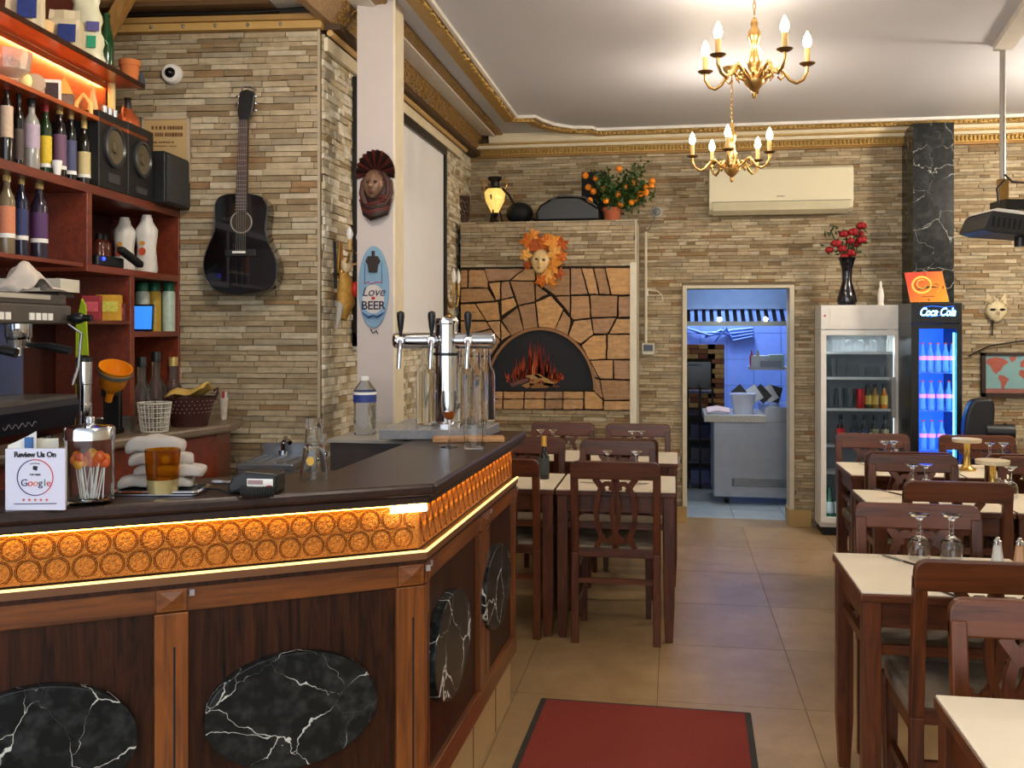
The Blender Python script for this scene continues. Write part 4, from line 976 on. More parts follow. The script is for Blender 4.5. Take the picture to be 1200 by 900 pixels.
# display shelf curios
p, k = on_shelf(13, -.08, Z2)
cb = thing('cut_glass_bowl', 'sparkling cut glass bowl with red pieces on the lit display shelf', 'bowl', p)
MB().lathe([(0, 0), (.04, 0), (.03, .03), (.062, .06), (.072, .13), (.068, .13), (.056, .064), (0, .04)], 14, close=False).build('body', P('cut_glass', (226, 216, 200), .08, trans=.7), cb, smooth=15)
for i in range(6): m = MB(); a = i*1.05; m.ball((.03*math.cos(a), .03*math.sin(a), .085+.008*(i % 3)), .016, 8, 6); m.build('red_sweet', P('red_sweet', (196, 50, 36), .3), cb, smooth=60)
for px, mk, lb, cat in ((30, 'shell', 'pale yellow seashell on the lit display shelf', 'shell'), (41, 'disc', 'round beige stone disc leaning on the lit display shelf', 'ornament')):
    p, k = on_shelf(px, -.04, Z2)
    if mk == 'shell': tag(MB().ball((0, 0, .03), (.024, .018, .03), 14, 10).build('seashell', P('shell', (240, 222, 150), .5), loc=p, smooth=60), lb, cat)
    else: m = MB(); m.lathe([(.036, -.008), (.036, .008)], 24, M=Matrix.Translation((0, 0, .036)) @ Matrix.Rotation(PI/2, 4, 'X')); tag(m.build('stone_disc', P('disc_stone', (188, 164, 138), .7), loc=p, rz=TH+.4, smooth=40), lb, cat)
p, k = on_shelf(61, -.05, Z2); fr = thing('small_picture', 'small dark picture in a white frame on the display shelf', 'picture', p, TH+.2); MB().b2(-.032, .032, -.006, .006, 0, .085).build('frame', PAPER, fr); MB().b2(-.024, .024, -.008, -.006, .012, .072).build('print', P('dark_print', (56, 50, 56), .6, var=.8, vs=60), fr)
p, k = on_shelf(77, -.05, Z2); ht = thing('toy_house', 'tiny house ornament with pointed golden roof on the display shelf', 'ornament', p, TH+.3); MB().b2(-.028, .028, -.02, .02, 0, .05).build('walls', P('house_wall', (120, 104, 92), .7, var=.5, vs=50), ht); m = MB(); m.add([(-.03, -.024, .05), (.03, -.024, .05), (.03, .024, .05), (-.03, .024, .05), (-.005, 0, .125)], [(3, 2, 1, 0), (0, 1, 4), (1, 2, 4), (2, 3, 4), (3, 0, 4)]); m.build('roof', P('gold_roof', (216, 170, 84), .5), ht)
p, k = on_shelf(98, -.05, Z2); m = MB(); m.tube([(-.03, 0, 0), (-.028, 0, .05), (0, 0, .085), (.028, 0, .05), (.03, 0, 0)], .009, 8); tag(m.build('arch_ornament', P('arch_orn', (236, 196, 120), .5), loc=p, rz=TH, smooth=50), 'small golden arch ornament on the display shelf', 'ornament')
p, k = on_shelf(109, -.05, Z2); m = MB(); m.lathe([(.03, 0), (.02, .06), (.006, .13), (0, .14)], 6); tag(m.build('obelisk', P('obelisk', (214, 180, 120), .5, var=.4), loc=p), 'narrow pointed amber obelisk on the display shelf', 'ornament')
# top shelf: bags, bottle, pot
def bag(px, lb, w_, h_, rz, printc):
    p, k = on_shelf(px, -.09, Z1); o = thing('paper_bag', lb, 'bag', p, TH+rz)
    MB().grid(lambda u, v: (w_*(u-.5)*(1-.15*v), -.05*(1-.6*v)+.004*math.sin(u*9), h_*v), 6, 8).build('front', P('bag_paper', (206, 190, 158), .8), o, solid=.004)
    MB().b2(-w_*.46, w_*.46, -.035, .05, 0, h_*.8).build('body', P('bag_paper', (206, 190, 158), .8), o, bevel=.012)
    MB().box((w_*.12, -.053, h_*.42), (w_*.5, .004, h_*.42), rx=-.13).build('blue_panel', P('bag_blue', (38, 54, 116), .6, var=.5, vs=60), o); return o
bag(30, 'beige paper bag with blue printed panel at the left of the top shelf', .13, .2, .25, 0); bag(77, 'beige paper bag with blue printed panel beside the plastic bag on the top shelf', .13, .17, .2, 0)
p, k = on_shelf(53, -.07, Z1); tag(MB().lathe([(.02, 0), (.034, .07), (.028, .075), (0, .07)], 14).build('straw_cup', P('straw_cup', (206, 172, 120), .7), loc=p, smooth=40), 'straw coloured cup between the two paper bags', 'cup')
p, k = on_shelf(101, -.09, Z1); pb_ = thing('plastic_bag', 'white plastic carrier bag with green and blue print on the top shelf', 'bag', p, TH+.2)
MB().grid(lambda u, v: (.075*math.cos(u*2*PI)*(1-.3*v)+.006*math.sin(v*19+u*7), .05*math.sin(u*2*PI)*(1-.5*v)+.006*math.sin(v*13+u*17), .27*v), 26, 12).build('body', P('bag_plastic', (226, 222, 190), .3, trans=.15), pb_, smooth=60)
MB().box((.03, -.05, .085), (.035, .004, .05), rx=-.1).build('green_print', P('green_print', (46, 150, 110), .6), pb_); MB().box((.035, -.046, .15), (.05, .004, .04), rx=-.1).build('blue_print', P('violet_print', (90, 84, 140), .6), pb_)
p, k = on_shelf(125, -.04, Z1); a, zt, t = atB(125, 16, -.04)
gb = bottle('green_bottle', 'tall dark green glass bottle with scroll on the top shelf', p, zt-Z1, 8.2*k, P('green_glass', (24, 62, 30), .1, coat=.4), P('green_glass', (24, 62, 30), .1), None, neck=.2, shoulder=.35, capf=.04)
pts = [(.018*math.cos(i*.35)*(1-i/30), -.0325-.0, .1+.022*math.sin(i*.35)*(1-i/30)) for i in range(24)]
m = MB(); m.tube([(x, -math.sqrt(max((8.3*k)**2-x*x, 0)), z) for x, y, z in pts], .0016, 5); m.build('scroll_mark', P('pale_green', (150, 190, 150), .5), gb)
p, k = on_shelf(152, -.05, Z1); pt = thing('terracotta_pot', 'small terracotta flower pot at the end of the top shelf', 'pot', p); MB().lathe([(0, 0), (.033, 0), (.042, .075), (.046, .075), (.046, .1), (.04, .1), (.036, .08), (0, .078)], 22, close=False).build('body', P('terracotta', (198, 112, 58), .75), pt, smooth=40)
p, k = on_shelf(165, -.05, Z1); tag(MB().lathe([(0, 0), (.018, 0), (.02, .04), (.012, .06), (.012, .075)], 14).build('glass_phial', P('blue_glass', (110, 120, 130), .1, trans=.6), loc=p, smooth=40), 'little glass phial right of the terracotta pot', 'bottle')
# right cell
for px, tp_, lb in ((146, 255, 'white squeeze bottle of cleaner, further left in the shelf cell'), (172, 252, 'white squeeze bottle of cleaner with red and yellow emblem, nearest the shelf end')):
    b = -.13 if px < 150 else -.05; p, k = on_shelf(px, b, Z4); zt = atB(px, tp_, b)[1]; h = zt-Z4; r = .05
    o = thing('squeeze_bottle', lb, 'bottle', p, RB+PI/2, 'white squeeze bottles in the shelf cell')
    MB().lathe([(0, 0), (r*.9, 0), (r, h*.05), (r*.82, h*.42), (r*.95, h*.62), (r*1.0, h*.74), (r*.55, h*.88), (r*.5, h*.95)], 22).build('body', P('white_plastic', (216, 212, 204), .35), o, smooth=60); MB().cyl((0, 0, h*.95), r*.42, h*.05, 14).build('cap', P('white_plastic', (216, 212, 204), .35), o)
    m = MB(); m.pxz(ell(.016, .018, 16, (0, h*.36)), -r*.99, -r*.9); m.build('emblem', P('red_emblem', (206, 80, 50), .6), o); m = MB(); m.pxz(ell(.012, .01, 12, (0, h*.5)), -r*1.0, -r*.9); m.build('emblem', P('emblem_ochre', (216, 150, 60), .6), o)
for i, px in enumerate((116, 123)):
    p, k = on_shelf(px, -.2, Z4); bottle('spice_jar', ('left', 'right')[i]+' small reddish spice jar at the back of the shelf cell', p, .17, .03, bmat((90, 40, 28)), DARKCAP, None, neck=.15, shoulder=.12)
p, k = on_shelf(128, -.02, Z4); dv = thing('radio_handset', 'black radio base with blue light and handset lying in the shelf cell', 'radio', p, RB); MB().b2(-.11, .12, -.06, .012, 0, .045).build('base', BLACK, dv, bevel=.006); MB().box((-.12, .035, .05), (.2, .035, .03), ry=-.28).build('handset', BLACKM, dv, bevel=.01); m = MB(); m.ball((.075, .014, .03), .008, 10, 8); m.build('status_light', emis('blue_led', (40, 60, 255), 2), dv)
# tablet + cans
for px, lb in ((167, 'green capped spray can furthest left behind the tablet'), (181, 'green capped can with yellow label behind the tablet'), (198, 'tall green and white can standing right of the tablet')):
    b = -.1 if px < 190 else -.05; p, k = on_shelf(px, b, Z5); zt = atB(px, 331, b)[1]; h = zt-Z5; r = .032
    o = thing('spray_can', lb, 'can', p, 0, 'green capped cans by the tablet'); MB().lathe([(0, 0), (r, 0), (r, h*.78), (r*.8, h*.82)], 20).build('body', P('can_%d' % px, ((176, 186, 176), (196, 160, 60), (186, 206, 190))[(px > 170)+(px > 190)], .35, var=.3, vs=40), o, smooth=40); MB().lathe([(r*.82, h*.8), (r*.85, h*.97), (r*.7, h)], 18).build('cap', P('green_cap', (24, 96, 70), .4), o, smooth=40)
p = Bw(atB(173, 0, .0)[0], -.03, Z5); tb = thing('tablet', 'small tablet with glowing blue screen on the side shelf', 'tablet', p, TH); m = MB(); m.box((0, .0, .062), (.115, .008, .122), rx=-.12); m.build('body', BLACK, tb, bevel=.003)
m = MB(); m.box((0, -.0055, .062), (.1, .001, .105), rx=-.12); m.build('screen', emis('blue_screen', (50, 130, 236), .42), tb)
MB().b2(-.03, .03, .01, .06, 0, .02).build('stand', BLACK, tb)
for px, w_, h_, c, lb in ((128, .1, .11, (214, 160, 44), 'yellow tea box on the middle shelf'), (108, .07, .1, (150, 40, 50), 'maroon and white carton left of the yellow tea box'), (139, .06, .075, (104, 40, 40), 'dark red carton right of the yellow tea box')):
    b = -.06 if px == 128 else -.04; p, k = on_shelf(px, b, 1.591); o = thing('tea_carton', lb, 'box', p, TH+.25, 'cartons on the middle shelf'); MB().b2(-w_/2, w_/2, -.03, .03, 0, h_).build('carton', P('carton_%d' % px, c, .6, var=.3, vs=30), o, bevel=.002); MB().b2(-w_*.38, w_*.38, -.032, -.03, h_*.35, h_*.75).build('print_panel', P('carton_print_%d' % px, tuple(min(255, int(x*1.2+40)) for x in c), .6, var=.6, vs=60), o)
# ------------------------------------------------------------------ on the back counter
for px, h_, c, lb in ((166, .23, DARKCAP, 'clear spirit bottle with dark stopper furthest left on the back counter'), (183, .25, DARKCAP, 'clear spirit bottle with dark stopper in the middle on the back counter'), (203, .22, GOLDC, 'clear spirit bottle without stopper right on the back counter')):
    b = -.02; p, k = on_shelf(px, b, ZC); bottle('spirit_bottle', lb, p, h_+.07, .045, P('clear_bottle', (216, 222, 218), .04, trans=.95, ior=1.3), c, None, neck=.4, shoulder=.16, group='clear spirit bottles on the back counter')
p = atz(181, 506, ZC); k = (p.y/ray(181, 0).y)/FPX
wk = thing('wire_basket', 'white woven wire basket holding glass on the back counter', 'basket', p, TH)
r0, r1, h = 15*k, 19*k, 33*k
m = MB()
for i in range(24):
    a = 2*PI*i/24; m.tube([(r0*math.cos(a), r0*math.sin(a), .002), (r1*math.cos(a), r1*math.sin(a), h)], .0018, 5)
m.build('uprights', P('basket_white', (206, 200, 186), .5), wk)
for j in range(7):
    r = r0+(r1-r0)*j/6; m = MB(); m.tube([(r*math.cos(2*PI*i/24), r*math.sin(2*PI*i/24), .003+h*j/6) for i in range(24)], .002 if j < 6 else .0035, 5, closed=True); m.build('hoop', P('basket_white', (206, 200, 186), .5), wk)
MB().cyl((0, 0, .001), r0, .004, 20).build('bottom', P('basket_white', (206, 200, 186), .5), wk)
for i, (dx, dy) in enumerate(((-.02, 0), (.022, .005))):
    tag(MB().lathe([(0, 0), (.018, 0), (.02, .13), (.018, .13), (.016, .006), (0, .006)], 14, close=False).build('tall_glass', GLASS, loc=(p.x+dx, p.y+dy, ZC+.006), smooth=40), ('left', 'right')[i]+' tall clear glass standing in the wire basket', 'glass', 'glasses in the wire basket')
p = atz(222, 499, ZC); k = (p.y/ray(222, 0).y)/FPX
bk = thing('bread_basket', 'dark brown woven bread basket on the back counter', 'basket', p, TH)
W0, W1, h = 20*k, 30*k, 34*k
m = MB(); m.lathe([(W0, 0), (W1, h), (W1*.95, h), (W0*.93, .006), (0, .006)], 28, close=False); m.build('body', P('basket_brown', (62, 26, 20), .6, bump=1., bs=120), bk, smooth=40)
dotm = P('basket_dots', (190, 160, 140), .6)
m = MB()
for j in range(4):
    for i in range(30):
        a = 2*PI*(i+.5*(j % 2))/30; r = W0+(W1-W0)*(.5+j*.13)+.001; m.ball((r*math.cos(a), r*math.sin(a), h*(.5+j*.13)), .0022, 5, 4)
stuff(m.build('weave_dots', dotm, bk))
m = MB(); m.tube([(W1*.98, 0, h*.9), (W1*1.1, 0, h*1.15), (W1*1.1, .0, h*1.3), (W1*.95, 0, h*1.2)], .006, 8); m.build('handle', P('basket_brown', (62, 26, 20), .6), bk, smooth=40)
m = MB(); m.grid(lambda u, v: (W1*1.5*(u-.5), W1*1.2*(v-.5), h*1.0+.035*u+.02*math.sin(v*4)+.01*math.sin(u*8)), 8, 8); m.build('yellow_liner', P('yellow_cloth', (196, 160, 80), .8), bk, smooth=60, solid=.006)
p = atz(262, 491, ZC); k = (p.y/ray(262, 0).y)/FPX
vs_ = thing('cutlery_vase', 'slender pale vase with paper sachets near the stone wall', 'vase', p); MB().lathe([(0, 0), (.014, 0), (.024, .1), (.022, .1), (.012, .004), (0, .004)], 14, close=False).build('body', P('pale_vase', (200, 190, 176), .3, var=.4, vs=60), vs_, smooth=40)
for i in range(4): MB().box((.012*math.cos(i*1.6), .012*math.sin(i*1.6), .1), (.012, .002, .06), rz=i).build('sachet', P('sachet_%d' % (i % 2), ((226, 218, 210), (176, 70, 70))[i % 2], .7), vs_)
# metal bowl, orange press, steel flask
p = atz(136, 504, ZC); k = (p.y/ray(136, 0).y)/FPX
tag(MB().lathe([(0, 0), (20*k, 0), (24*k, 14*k), (25*k, 15*k), (23*k, 14*k), (19*k, .004), (0, .004)], 28, close=False).build('metal_bowl', STEEL, loc=p, smooth=40), 'shallow steel bowl below the orange funnel', 'bowl')
p = atz(127, 497, ZC); p = Bw(atB(127, 0, .05)[0], .05, ZC); k = (p.y/ray(127, 0).y)/FPX
fu = thing('orange_funnel', 'orange plastic funnel with grey band on a dark stand', 'funnel', p, TH)
zf = CAMH+(HY-470)*k-ZC
M = Matrix.Translation((0, 0, zf)) @ Matrix.Rotation(-.42, 4, 'Y')
M = Matrix.Translation((0, 0, zf)) @ Matrix.Rotation(.36, 4, 'Y') @ Matrix.Rotation(.35, 4, 'X')
OR = P('orange_plastic', (232, 142, 22), .35)
MB().lathe([(4*k, 0), (4.5*k, 12*k), (14*k, 22*k), (19*k, 46*k), (18*k, 46*k), (13*k, 23*k), (3*k, 12*k)], 26, M=M, close=False).build('cone', OR, fu, smooth=40)
MB().lathe([(18*k, 36*k), (19.8*k, 42*k), (19.4*k, 42.5*k), (17.6*k, 36.5*k)], 26, M=M, close=False).build('grey_band', P('grey_band', (120, 116, 104), .5), fu, smooth=40)
MB().b2(-.035, .035, .03, .06, 0, zf+.1).build('stand', BLACK, fu, bevel=.004); MB().b2(-.04, .04, -.02, .06, 0, .02).build('stand_foot', BLACK, fu)
MB().b2(-.03, .03, .0, .03, zf+.02, zf+.05).build('bracket', BLACK, fu)
p = Bw(atB(98.5, 0, .1)[0], .1, ZC); k = (p.y/ray(98, 0).y)/FPX
fl = thing('steel_flask', 'shiny steel shaker flask with black lid beside the coffee machine', 'flask', p); z0 = 0
h = CAMH+(HY-419)*k-ZC
MB().lathe([(0, 0), (8.5*k, 0), (9*k, .01), (9*k, h*.45), (8.2*k, h*.46), (8.2*k, h*.68), (9*k, h*.69), (9*k, h*.95)], 24).build('body', CHROME, fl, smooth=30); MB().lathe([(9.2*k, h*.95), (9*k, h), (3*k, h*1.03)], 20).build('lid', BLACK, fl, smooth=30)
# ------------------------------------------------------------------ coffee machine
bm_ = .3
af = atB(94, 0, bm_)[0]
def mz(py): return atB(94, py, bm_)[1]
cmz = ZC
cm = thing('coffee_machine', 'dark two group espresso machine at the left end of the back counter', 'coffee machine', Bw(af+.36, .08, ZC), RB)
Lh = .36; yb = bm_-.08                                   # local: x along a (near = +), y out
def mzl(py): return mz(py)-ZC
DM = P('machine_dark', (44, 44, 56), .25, .5); DG = P('machine_grey', (104, 98, 90), .35, .6)
zA, zB, zC_, zD, zE = mzl(508), mzl(466), mzl(380), mzl(362), mzl(346)
zA = max(zA, .02)
m = MB(); m.prism([(-.12, zA), (yb-.06, zA), (yb-.02, zA+.03), (yb, zB-.02), (yb-.005, zB), (-.12, zB)], -Lh, Lh, Matrix(((0, 0, 1, 0), (1, 0, 0, 0), (0, 1, 0, 0), (0, 0, 0, 1)))); m.build('base', DM, cm, bevel=.006)
MB().b2(-Lh, Lh, -.12, yb-.01, zB, zB+.012).build('drip_tray', DG, cm)
MB().b2(-Lh+.03, Lh-.03, -.12, .04, zB+.012, zC_).build('back_plate', P('machine_mirror', (120, 128, 150), .2, .9), cm)
MB().b2(-Lh, Lh, -.12, yb-.03, zC_, zD+.01).build('control_panel', DG, cm, bevel=.006); MB().b2(-Lh-.005, Lh, -.12, yb-.05, zD+.01, zE).build('top_panel', P('machine_top', (86, 80, 74), .4, .5), cm, bevel=.005)
MB().b2(-Lh+.1, Lh, yb-.05, yb-.046, zE-.018, zE-.004).build('chrome_strip', P('strip_pale', (190, 184, 170), .4, .3), cm)
for i in range(4):
    MB().b2(.0+i*.035-Lh+.12, .024+i*.035-Lh+.12, yb-.03, yb-.026, zC_+.012, zC_+.034).build('button', PAPER, cm); MB().b2(.3+i*.035-Lh+.05, .324+i*.035-Lh+.05, yb-.03, yb-.026, zC_+.012, zC_+.034).build('button', PAPER, cm)
for xg in (-.17, .12):
    g = MB().lathe([(.035, -.05), (.04, -.04), (.04, 0)], 20, (xg, yb-.1, zC_)).build('group_head', CHROME, cm, smooth=40)
    MB().lathe([(.032, -.075), (.036, -.05)], 18, (xg, yb-.1, zC_)).build('portafilter', CHROME, g, smooth=40); m = MB(); m.tube([(xg, yb-.07, zC_-.065), (xg, yb+.0, zC_-.07), (xg, yb+.07, zC_-.085)], [.008, .013, .014], 10); m.build('portafilter_handle', BLACK, g, smooth=40)
    m = MB(); m.tube([(xg, yb-.1, zC_-.075), (xg, yb-.1, zC_-.1)], .008, 8); m.build('spout', CHROME, g)
m = MB(); m.tube([(-Lh+.04, yb-.02, zC_), (-Lh+.03, yb+.02, zC_-.03), (-Lh+.03, yb+.01, zC_-.14), (-Lh+.05, yb, zC_-.2)], .005, 8); m.build('steam_wand', CHROME, cm, smooth=40)
m = MB(); m.ball((-Lh+.02, yb+.0, zC_+.02), (.02, .03, .02), 12, 8); m.tube([(-Lh+.02, yb-.04, zC_+.02), (-Lh+.02, yb+.05, zC_+.02)], .012, 10); m.build('steam_knob', BLACK, cm, smooth=50)
for x in (-Lh+.05, Lh-.05): MB().cyl((x, yb-.08, 0), .015, zA, 12).build('foot', CHROME, cm)
pts = [(-.1+i*.006, yb+.0005, (zA+zB)/2+.006*math.sin(i*1.1)*(1 if i % 4 else 1.5)) for i in range(30)]
m = MB(); m.tube(pts, .0009, 5); m.build('script_logo', P('logo_silver', (170, 170, 176), .3, .6), cm)
# on top of the machine
ztop = ZC+zE
def on_mach(px, b): a, _, t = atB(px, 0, b); return Bw(a, b, ztop)
p = on_mach(30, .2); o = thing('folded_cloth', 'crumpled pale cloth thrown over the top of the coffee machine', 'cloth', p, RB)
m = MB().grid(lambda u, v: (.14*(u-.45)*(1+.1*math.sin(v*6)), .1*(v-.5)+.012*math.sin(u*11), .01+.09*(1-abs(2*u-.9)**1.4*.9)*(1-abs(2*v-1)**2*.6)+.008*math.sin(u*17+v*9)), 18, 14); m.build('cloth', P('pale_cloth', (196, 184, 172), .95), o, smooth=70, solid=.005)
m = MB(); m.tube([(-.05, .03, .02), (-.09, .05, .018), (-.13, .055, .014)], [.02, .012, .01], 8, flat=.5); m.build('cloth_tail', P('pale_cloth', (196, 184, 172), .95), o, smooth=60)
p = on_mach(40, .05); hh = atB(40, 342, .05)[1]-ztop
o = thing('flat_carton', 'flat white carton on a stack at the back of the coffee machine', 'box', p, TH+.0); MB().b2(-.16, .115, -.05, .1, hh, hh+.045).build('carton', P('carton_white', (206, 200, 184), .7), o); MB().b2(-.15, .1, -.03, .09, 0, hh).build('stack', P('stack_dark', (56, 46, 42), .7, var=.6, vs=40), o)
p = Bw(atB(95, 0, .02)[0], .02, ZC); m = MB(); hl = atB(95, 350, .02)[1]-ZC
lm = MB().pxz([(-.02, 0), (.025, 0), (.028, hl*.6), (.018, hl*.95), (.004, hl), (-.018, hl*.8)], -.006, .006).build('lime_board', P('lime_plastic', (160, 190, 30), .5), loc=p, rz=TH); tag(lm, 'lime green board standing between coffee machine and shelves', 'board')
# ================================================================== GUITAR WALL
def gl(px, py, off):
    p = atG(px, py, off); return ((p.xy-GO).dot(wB), p.z)
gt = thing('acoustic_guitar', 'black acoustic guitar hanging on the stone wall behind the bar', 'guitar', (GO.x, GO.y, 0), PH)
OUT = [(320,240),(280,258),(258,300),(256,360),(262,430),(245,490),(215,550),(192,620),(190,690),(210,750),(250,795),(310,818),(400,825),(480,820),(550,805),(600,770),(625,715),(625,650),(605,590),(575,530),(557,480),(556,420),(566,360),(568,310),(550,265),(510,244),(450,238),(390,236)]
def smooth_poly(pts, n=3):
    for _ in range(n-1):
        pts = [q for a, b in zip(pts, pts[1:]+pts[:1]) for q in ((a[0]*.75+b[0]*.25, a[1]*.75+b[1]*.25), (a[0]*.25+b[0]*.75, a[1]*.25+b[1]*.75))]
    return pts
OF = .125
def gz(zx, zy): return gl(200+zx/5, 180+zy/5, OF)
body = [gz(*p) for p in smooth_poly(OUT)]
GBK = P('guitar_black', (9, 9, 10), .12, coat=.8, var=.02)
MB().pxz(body, -OF, -OF+.1).build('body', GBK, gt, bevel=.004)
m = MB(); m.tube([(x, -OF-.0, z) for x, z in body], .0025, 6, closed=True); m.build('binding', P('binding', (46, 44, 42), .3), gt)
c = gz(414, 402); rr = abs(gz(475, 402)[0]-c[0])
m = MB(); m.pxz(ell(rr*.92, rr*.92, 28, c), -OF-.0012, -OF); m.build('soundhole', P('sound_hole', (58, 44, 32), .7), gt)
m = MB(); m.tube([(c[0]+rr*math.cos(i*PI/16), -OF-.001, c[1]+rr*math.sin(i*PI/16)) for i in range(32)], .0035, 6, closed=True); m.build('rosette', P('rosette', (150, 146, 138), .3), gt)
b0, b1 = gz(320, 560), gz(500, 602)
MB().b2(b0[0], b1[0], -OF-.008, -OF, b1[1], b0[1]).build('bridge', P('bridge_wood', (22, 18, 16), .4), gt, bevel=.003)
s0_, s1_ = gz(366, 575), gz(442, 582); MB().b2(s0_[0], s1_[0], -OF-.013, -OF-.008, s1_[1]-.002, s0_[1]+.002).build('saddle', PAPER, gt)
n0, n1 = gz(383, 345), gz(447, 345); nt_, nb = gl(281, 141, OF), gl(291, 141, OF)
FRB = wood('fretboard', (40, 24, 18), (70, 46, 34), .45)
m = MB(); m.pxz([n0, n1, nb, nt_], -OF-.012, -OF+.012); m.build('neck', FRB, gt)
L0 = nt_[1]; L1 = n0[1]
for i in range(1, 19):
    z = L0-(L0-L1)*(1-2**(-i/12))/(1-2**(-19/12)); f = (L0-z)/(L0-L1); xa = nt_[0]+(n0[0]-nt_[0])*f; xb = nb[0]+(n1[0]-nb[0])*f
    MB().b2(xa, xb, -OF-.0135, -OF-.012, z-.001, z+.001).build('fret', STEEL, gt)
hd = [gl(*q, OF) for q in ((281, 141), (279, 134), (281, 110), (283, 107), (290, 105), (298, 108), (299, 112), (295, 135), (291, 141))]
m = MB(); m.pxz(hd, -OF-.008, -OF+.012); m.build('headstock', P('head_black', (26, 26, 26), .3), gt, bevel=.002)
for i in range(3):
    for sx in (-1, 1):
        q = gl(289+sx*10, 113+i*8, OF); m = MB(); m.ball((q[0], -OF+.002, q[1]), (.012, .006, .007), 8, 6); m.build('tuner', CHROME, gt, smooth=60)
m = MB()
for i in range(6):
    f = i/5; xa = n0[0]*.92+n1[0]*.08+(n1[0]-n0[0])*.84*f; xb = nt_[0]*.9+nb[0]*.1+(nb[0]-nt_[0])*.8*f
    m.tube([(xb, -OF-.015, L0), (xa, -OF-.015, s0_[1])], .0009, 4)
m.build('strings', STEEL, gt)
q = gl(290, 98, OF); m = MB(); m.tube([(q[0], 0, q[1]), (q[0], -.12, q[1]-.015)], .005, 8); m.tube([(q[0]-.03, -.125, q[1]-.03), (q[0]-.02, -.12, q[1]-.015), (q[0]+.02, -.12, q[1]-.015), (q[0]+.03, -.125, q[1]-.03)], .005, 8); m.build('wall_hook', STEEL, gt, smooth=40)
# dome camera, framed notice
q = gl(204, 88, 0.); dc = thing('dome_camera', 'small white dome camera on the stone wall above the speakers', 'camera', (GO.x, GO.y, 0), PH)
M = Matrix.Translation((q[0], -.012, q[1])) @ Matrix.Rotation(PI/2, 4, 'X')
MB().lathe([(.05, 0), (.05, .02), (.042, .032), (.028, .036)], 24, M=M).build('housing', WHITE, dc, smooth=40); MB().lathe([(.026, .036), (.02, .05), (0, .056)], 20, M=M).build('lens', P('lens_black', (16, 16, 18), .08), dc, smooth=60)
a, b = gl(166, 137, .03), gl(222, 215, .03)
fn_ = thing('framed_notice', 'pale framed notice on the stone wall behind the black speakers', 'notice', (GO.x, GO.y, 0), PH)
MB().b2(a[0], b[0], -.024, -.014, b[1], a[1]).build('backing', P('notice_paper', (196, 164, 112), .7, var=.08), fn_)
for (x0, x1, z0, z1) in ((a[0], b[0], a[1]-.014, a[1]), (a[0], b[0], b[1], b[1]+.014), (a[0], a[0]+.014, b[1], a[1]), (b[0]-.014, b[0], b[1], a[1])): MB().b2(x0, x1, -.032, -.012, z0, z1).build('frame_bar', P('notice_frame', (190, 172, 146), .5), fn_)
NI = P('brown_ink', (112, 76, 44), .8); rnd = random.Random(5)
for r_, (yy, hh, x0, x1) in enumerate(((149.5, 4.2, 177, 214), (157.5, 4.6, 177, 214), (166.5, 1.6, 177, 203), (171, 1., 180, 206))):
    x = x0
    while x < x1:
        w_ = rnd.uniform(1.6, 3.2); q0, q1 = gl(x, yy-hh/2, .03), gl(min(x+w_, x1), yy+hh/2, .03)
        MB().b2(q0[0], q1[0], -.0255, -.024, q1[1], q0[1]).build('worn_print', NI, fn_); x += w_+rnd.choice((.7, .7, 2.))
# ================================================================== LEFT WALL: screen, sconces
sc_ = thing('projection_screen', 'white projection screen in black frame on the left wall beyond the pillar', 'screen', (XL, 0, 0), PI/2)
zt_s, zb_s = atx(471.5, 149, XL).z, 1.535
MB().b2(YS0+.03, YS1-.03, -.026, -.02, zb_s, zt_s).build('screen_cloth', P('screen_white', (238, 241, 244), .7, var=.02), sc_)
for (y0, y1, z0, z1, nm) in ((YS0, YS1, zt_s, zt_s+.06, 'top_bar'), (YS0, YS1, zb_s-.07, zb_s-.02, 'bottom_bar'), (YS0, YS0+.05, zb_s-.07, zt_s, 'side_bar'), (YS1-.04, YS1, zb_s-.07, zt_s, 'side_bar')): MB().b2(y0, y1, -.045, -.015, z0, z1).build(nm, BLACK, sc_)
MB().b2(YS0, YS1, -.04, -.015, zb_s-.02, zb_s).build('white_batten', WHITE, sc_); MB().b2(YS0, YS1, -.04, -.015, zb_s-.09, zb_s-.07).build('white_batten', WHITE, sc_)
def sconce(label, px, py0, py1, extra):
    Y = atx(px, 300, XL+.08).y; zt, zb = atx(px, py0, XL+.08).z, atx(px, py1, XL+.08).z; h = zt-zb
    s = thing('wall_sconce', label, 'sconce', (XL, Y, (zt+zb)/2), PI/2)
    m = MB(); m.tube([(0, -.03, -h*.45), (0, -.035, h*.2)], [.03, .016], 10, flat=.6); m.ball((0, -.045, -h*.35), .035, 12, 8); m.build('backplate', BRASS, s, smooth=50)
    for sx in (-1, 1):
        x = sx*.07; m = MB(); m.tube([(0, -.04, -.02), (x*.5, -.07, -h*.2), (x*1.1, -.1, -h*.16), (x*1.1, -.11, 0)], .007, 8)
        ar = m.build('arm', BRASS, s, smooth=50); MB().lathe([(.0, 0), (.022, .004), (.024, .01)], 14, (x*1.1, -.11, 0)).build('drip_pan', BRASS, ar, smooth=40)
        MB().lathe([(.011, .008), (.011, h*.22)], 12, (x*1.1, -.11, 0)).build('candle', P('candle_cream', (196, 158, 96), .5), ar, smooth=40); MB().lathe([(.01, h*.22), (.019, h*.3), (.012, h*.4), (0, h*.46)], 14, (x*1.1, -.11, 0)).build('bulb', P('unlit_bulb', (236, 234, 226), .25), ar, smooth=60)
    return s, h
sconce('brass wall sconce with two unlit candle bulbs left of the oven front', 530, 312, 382, 0)
s, h = sconce('brass wall sconce half hidden by the white pillar', 409, 264, 330, 1)
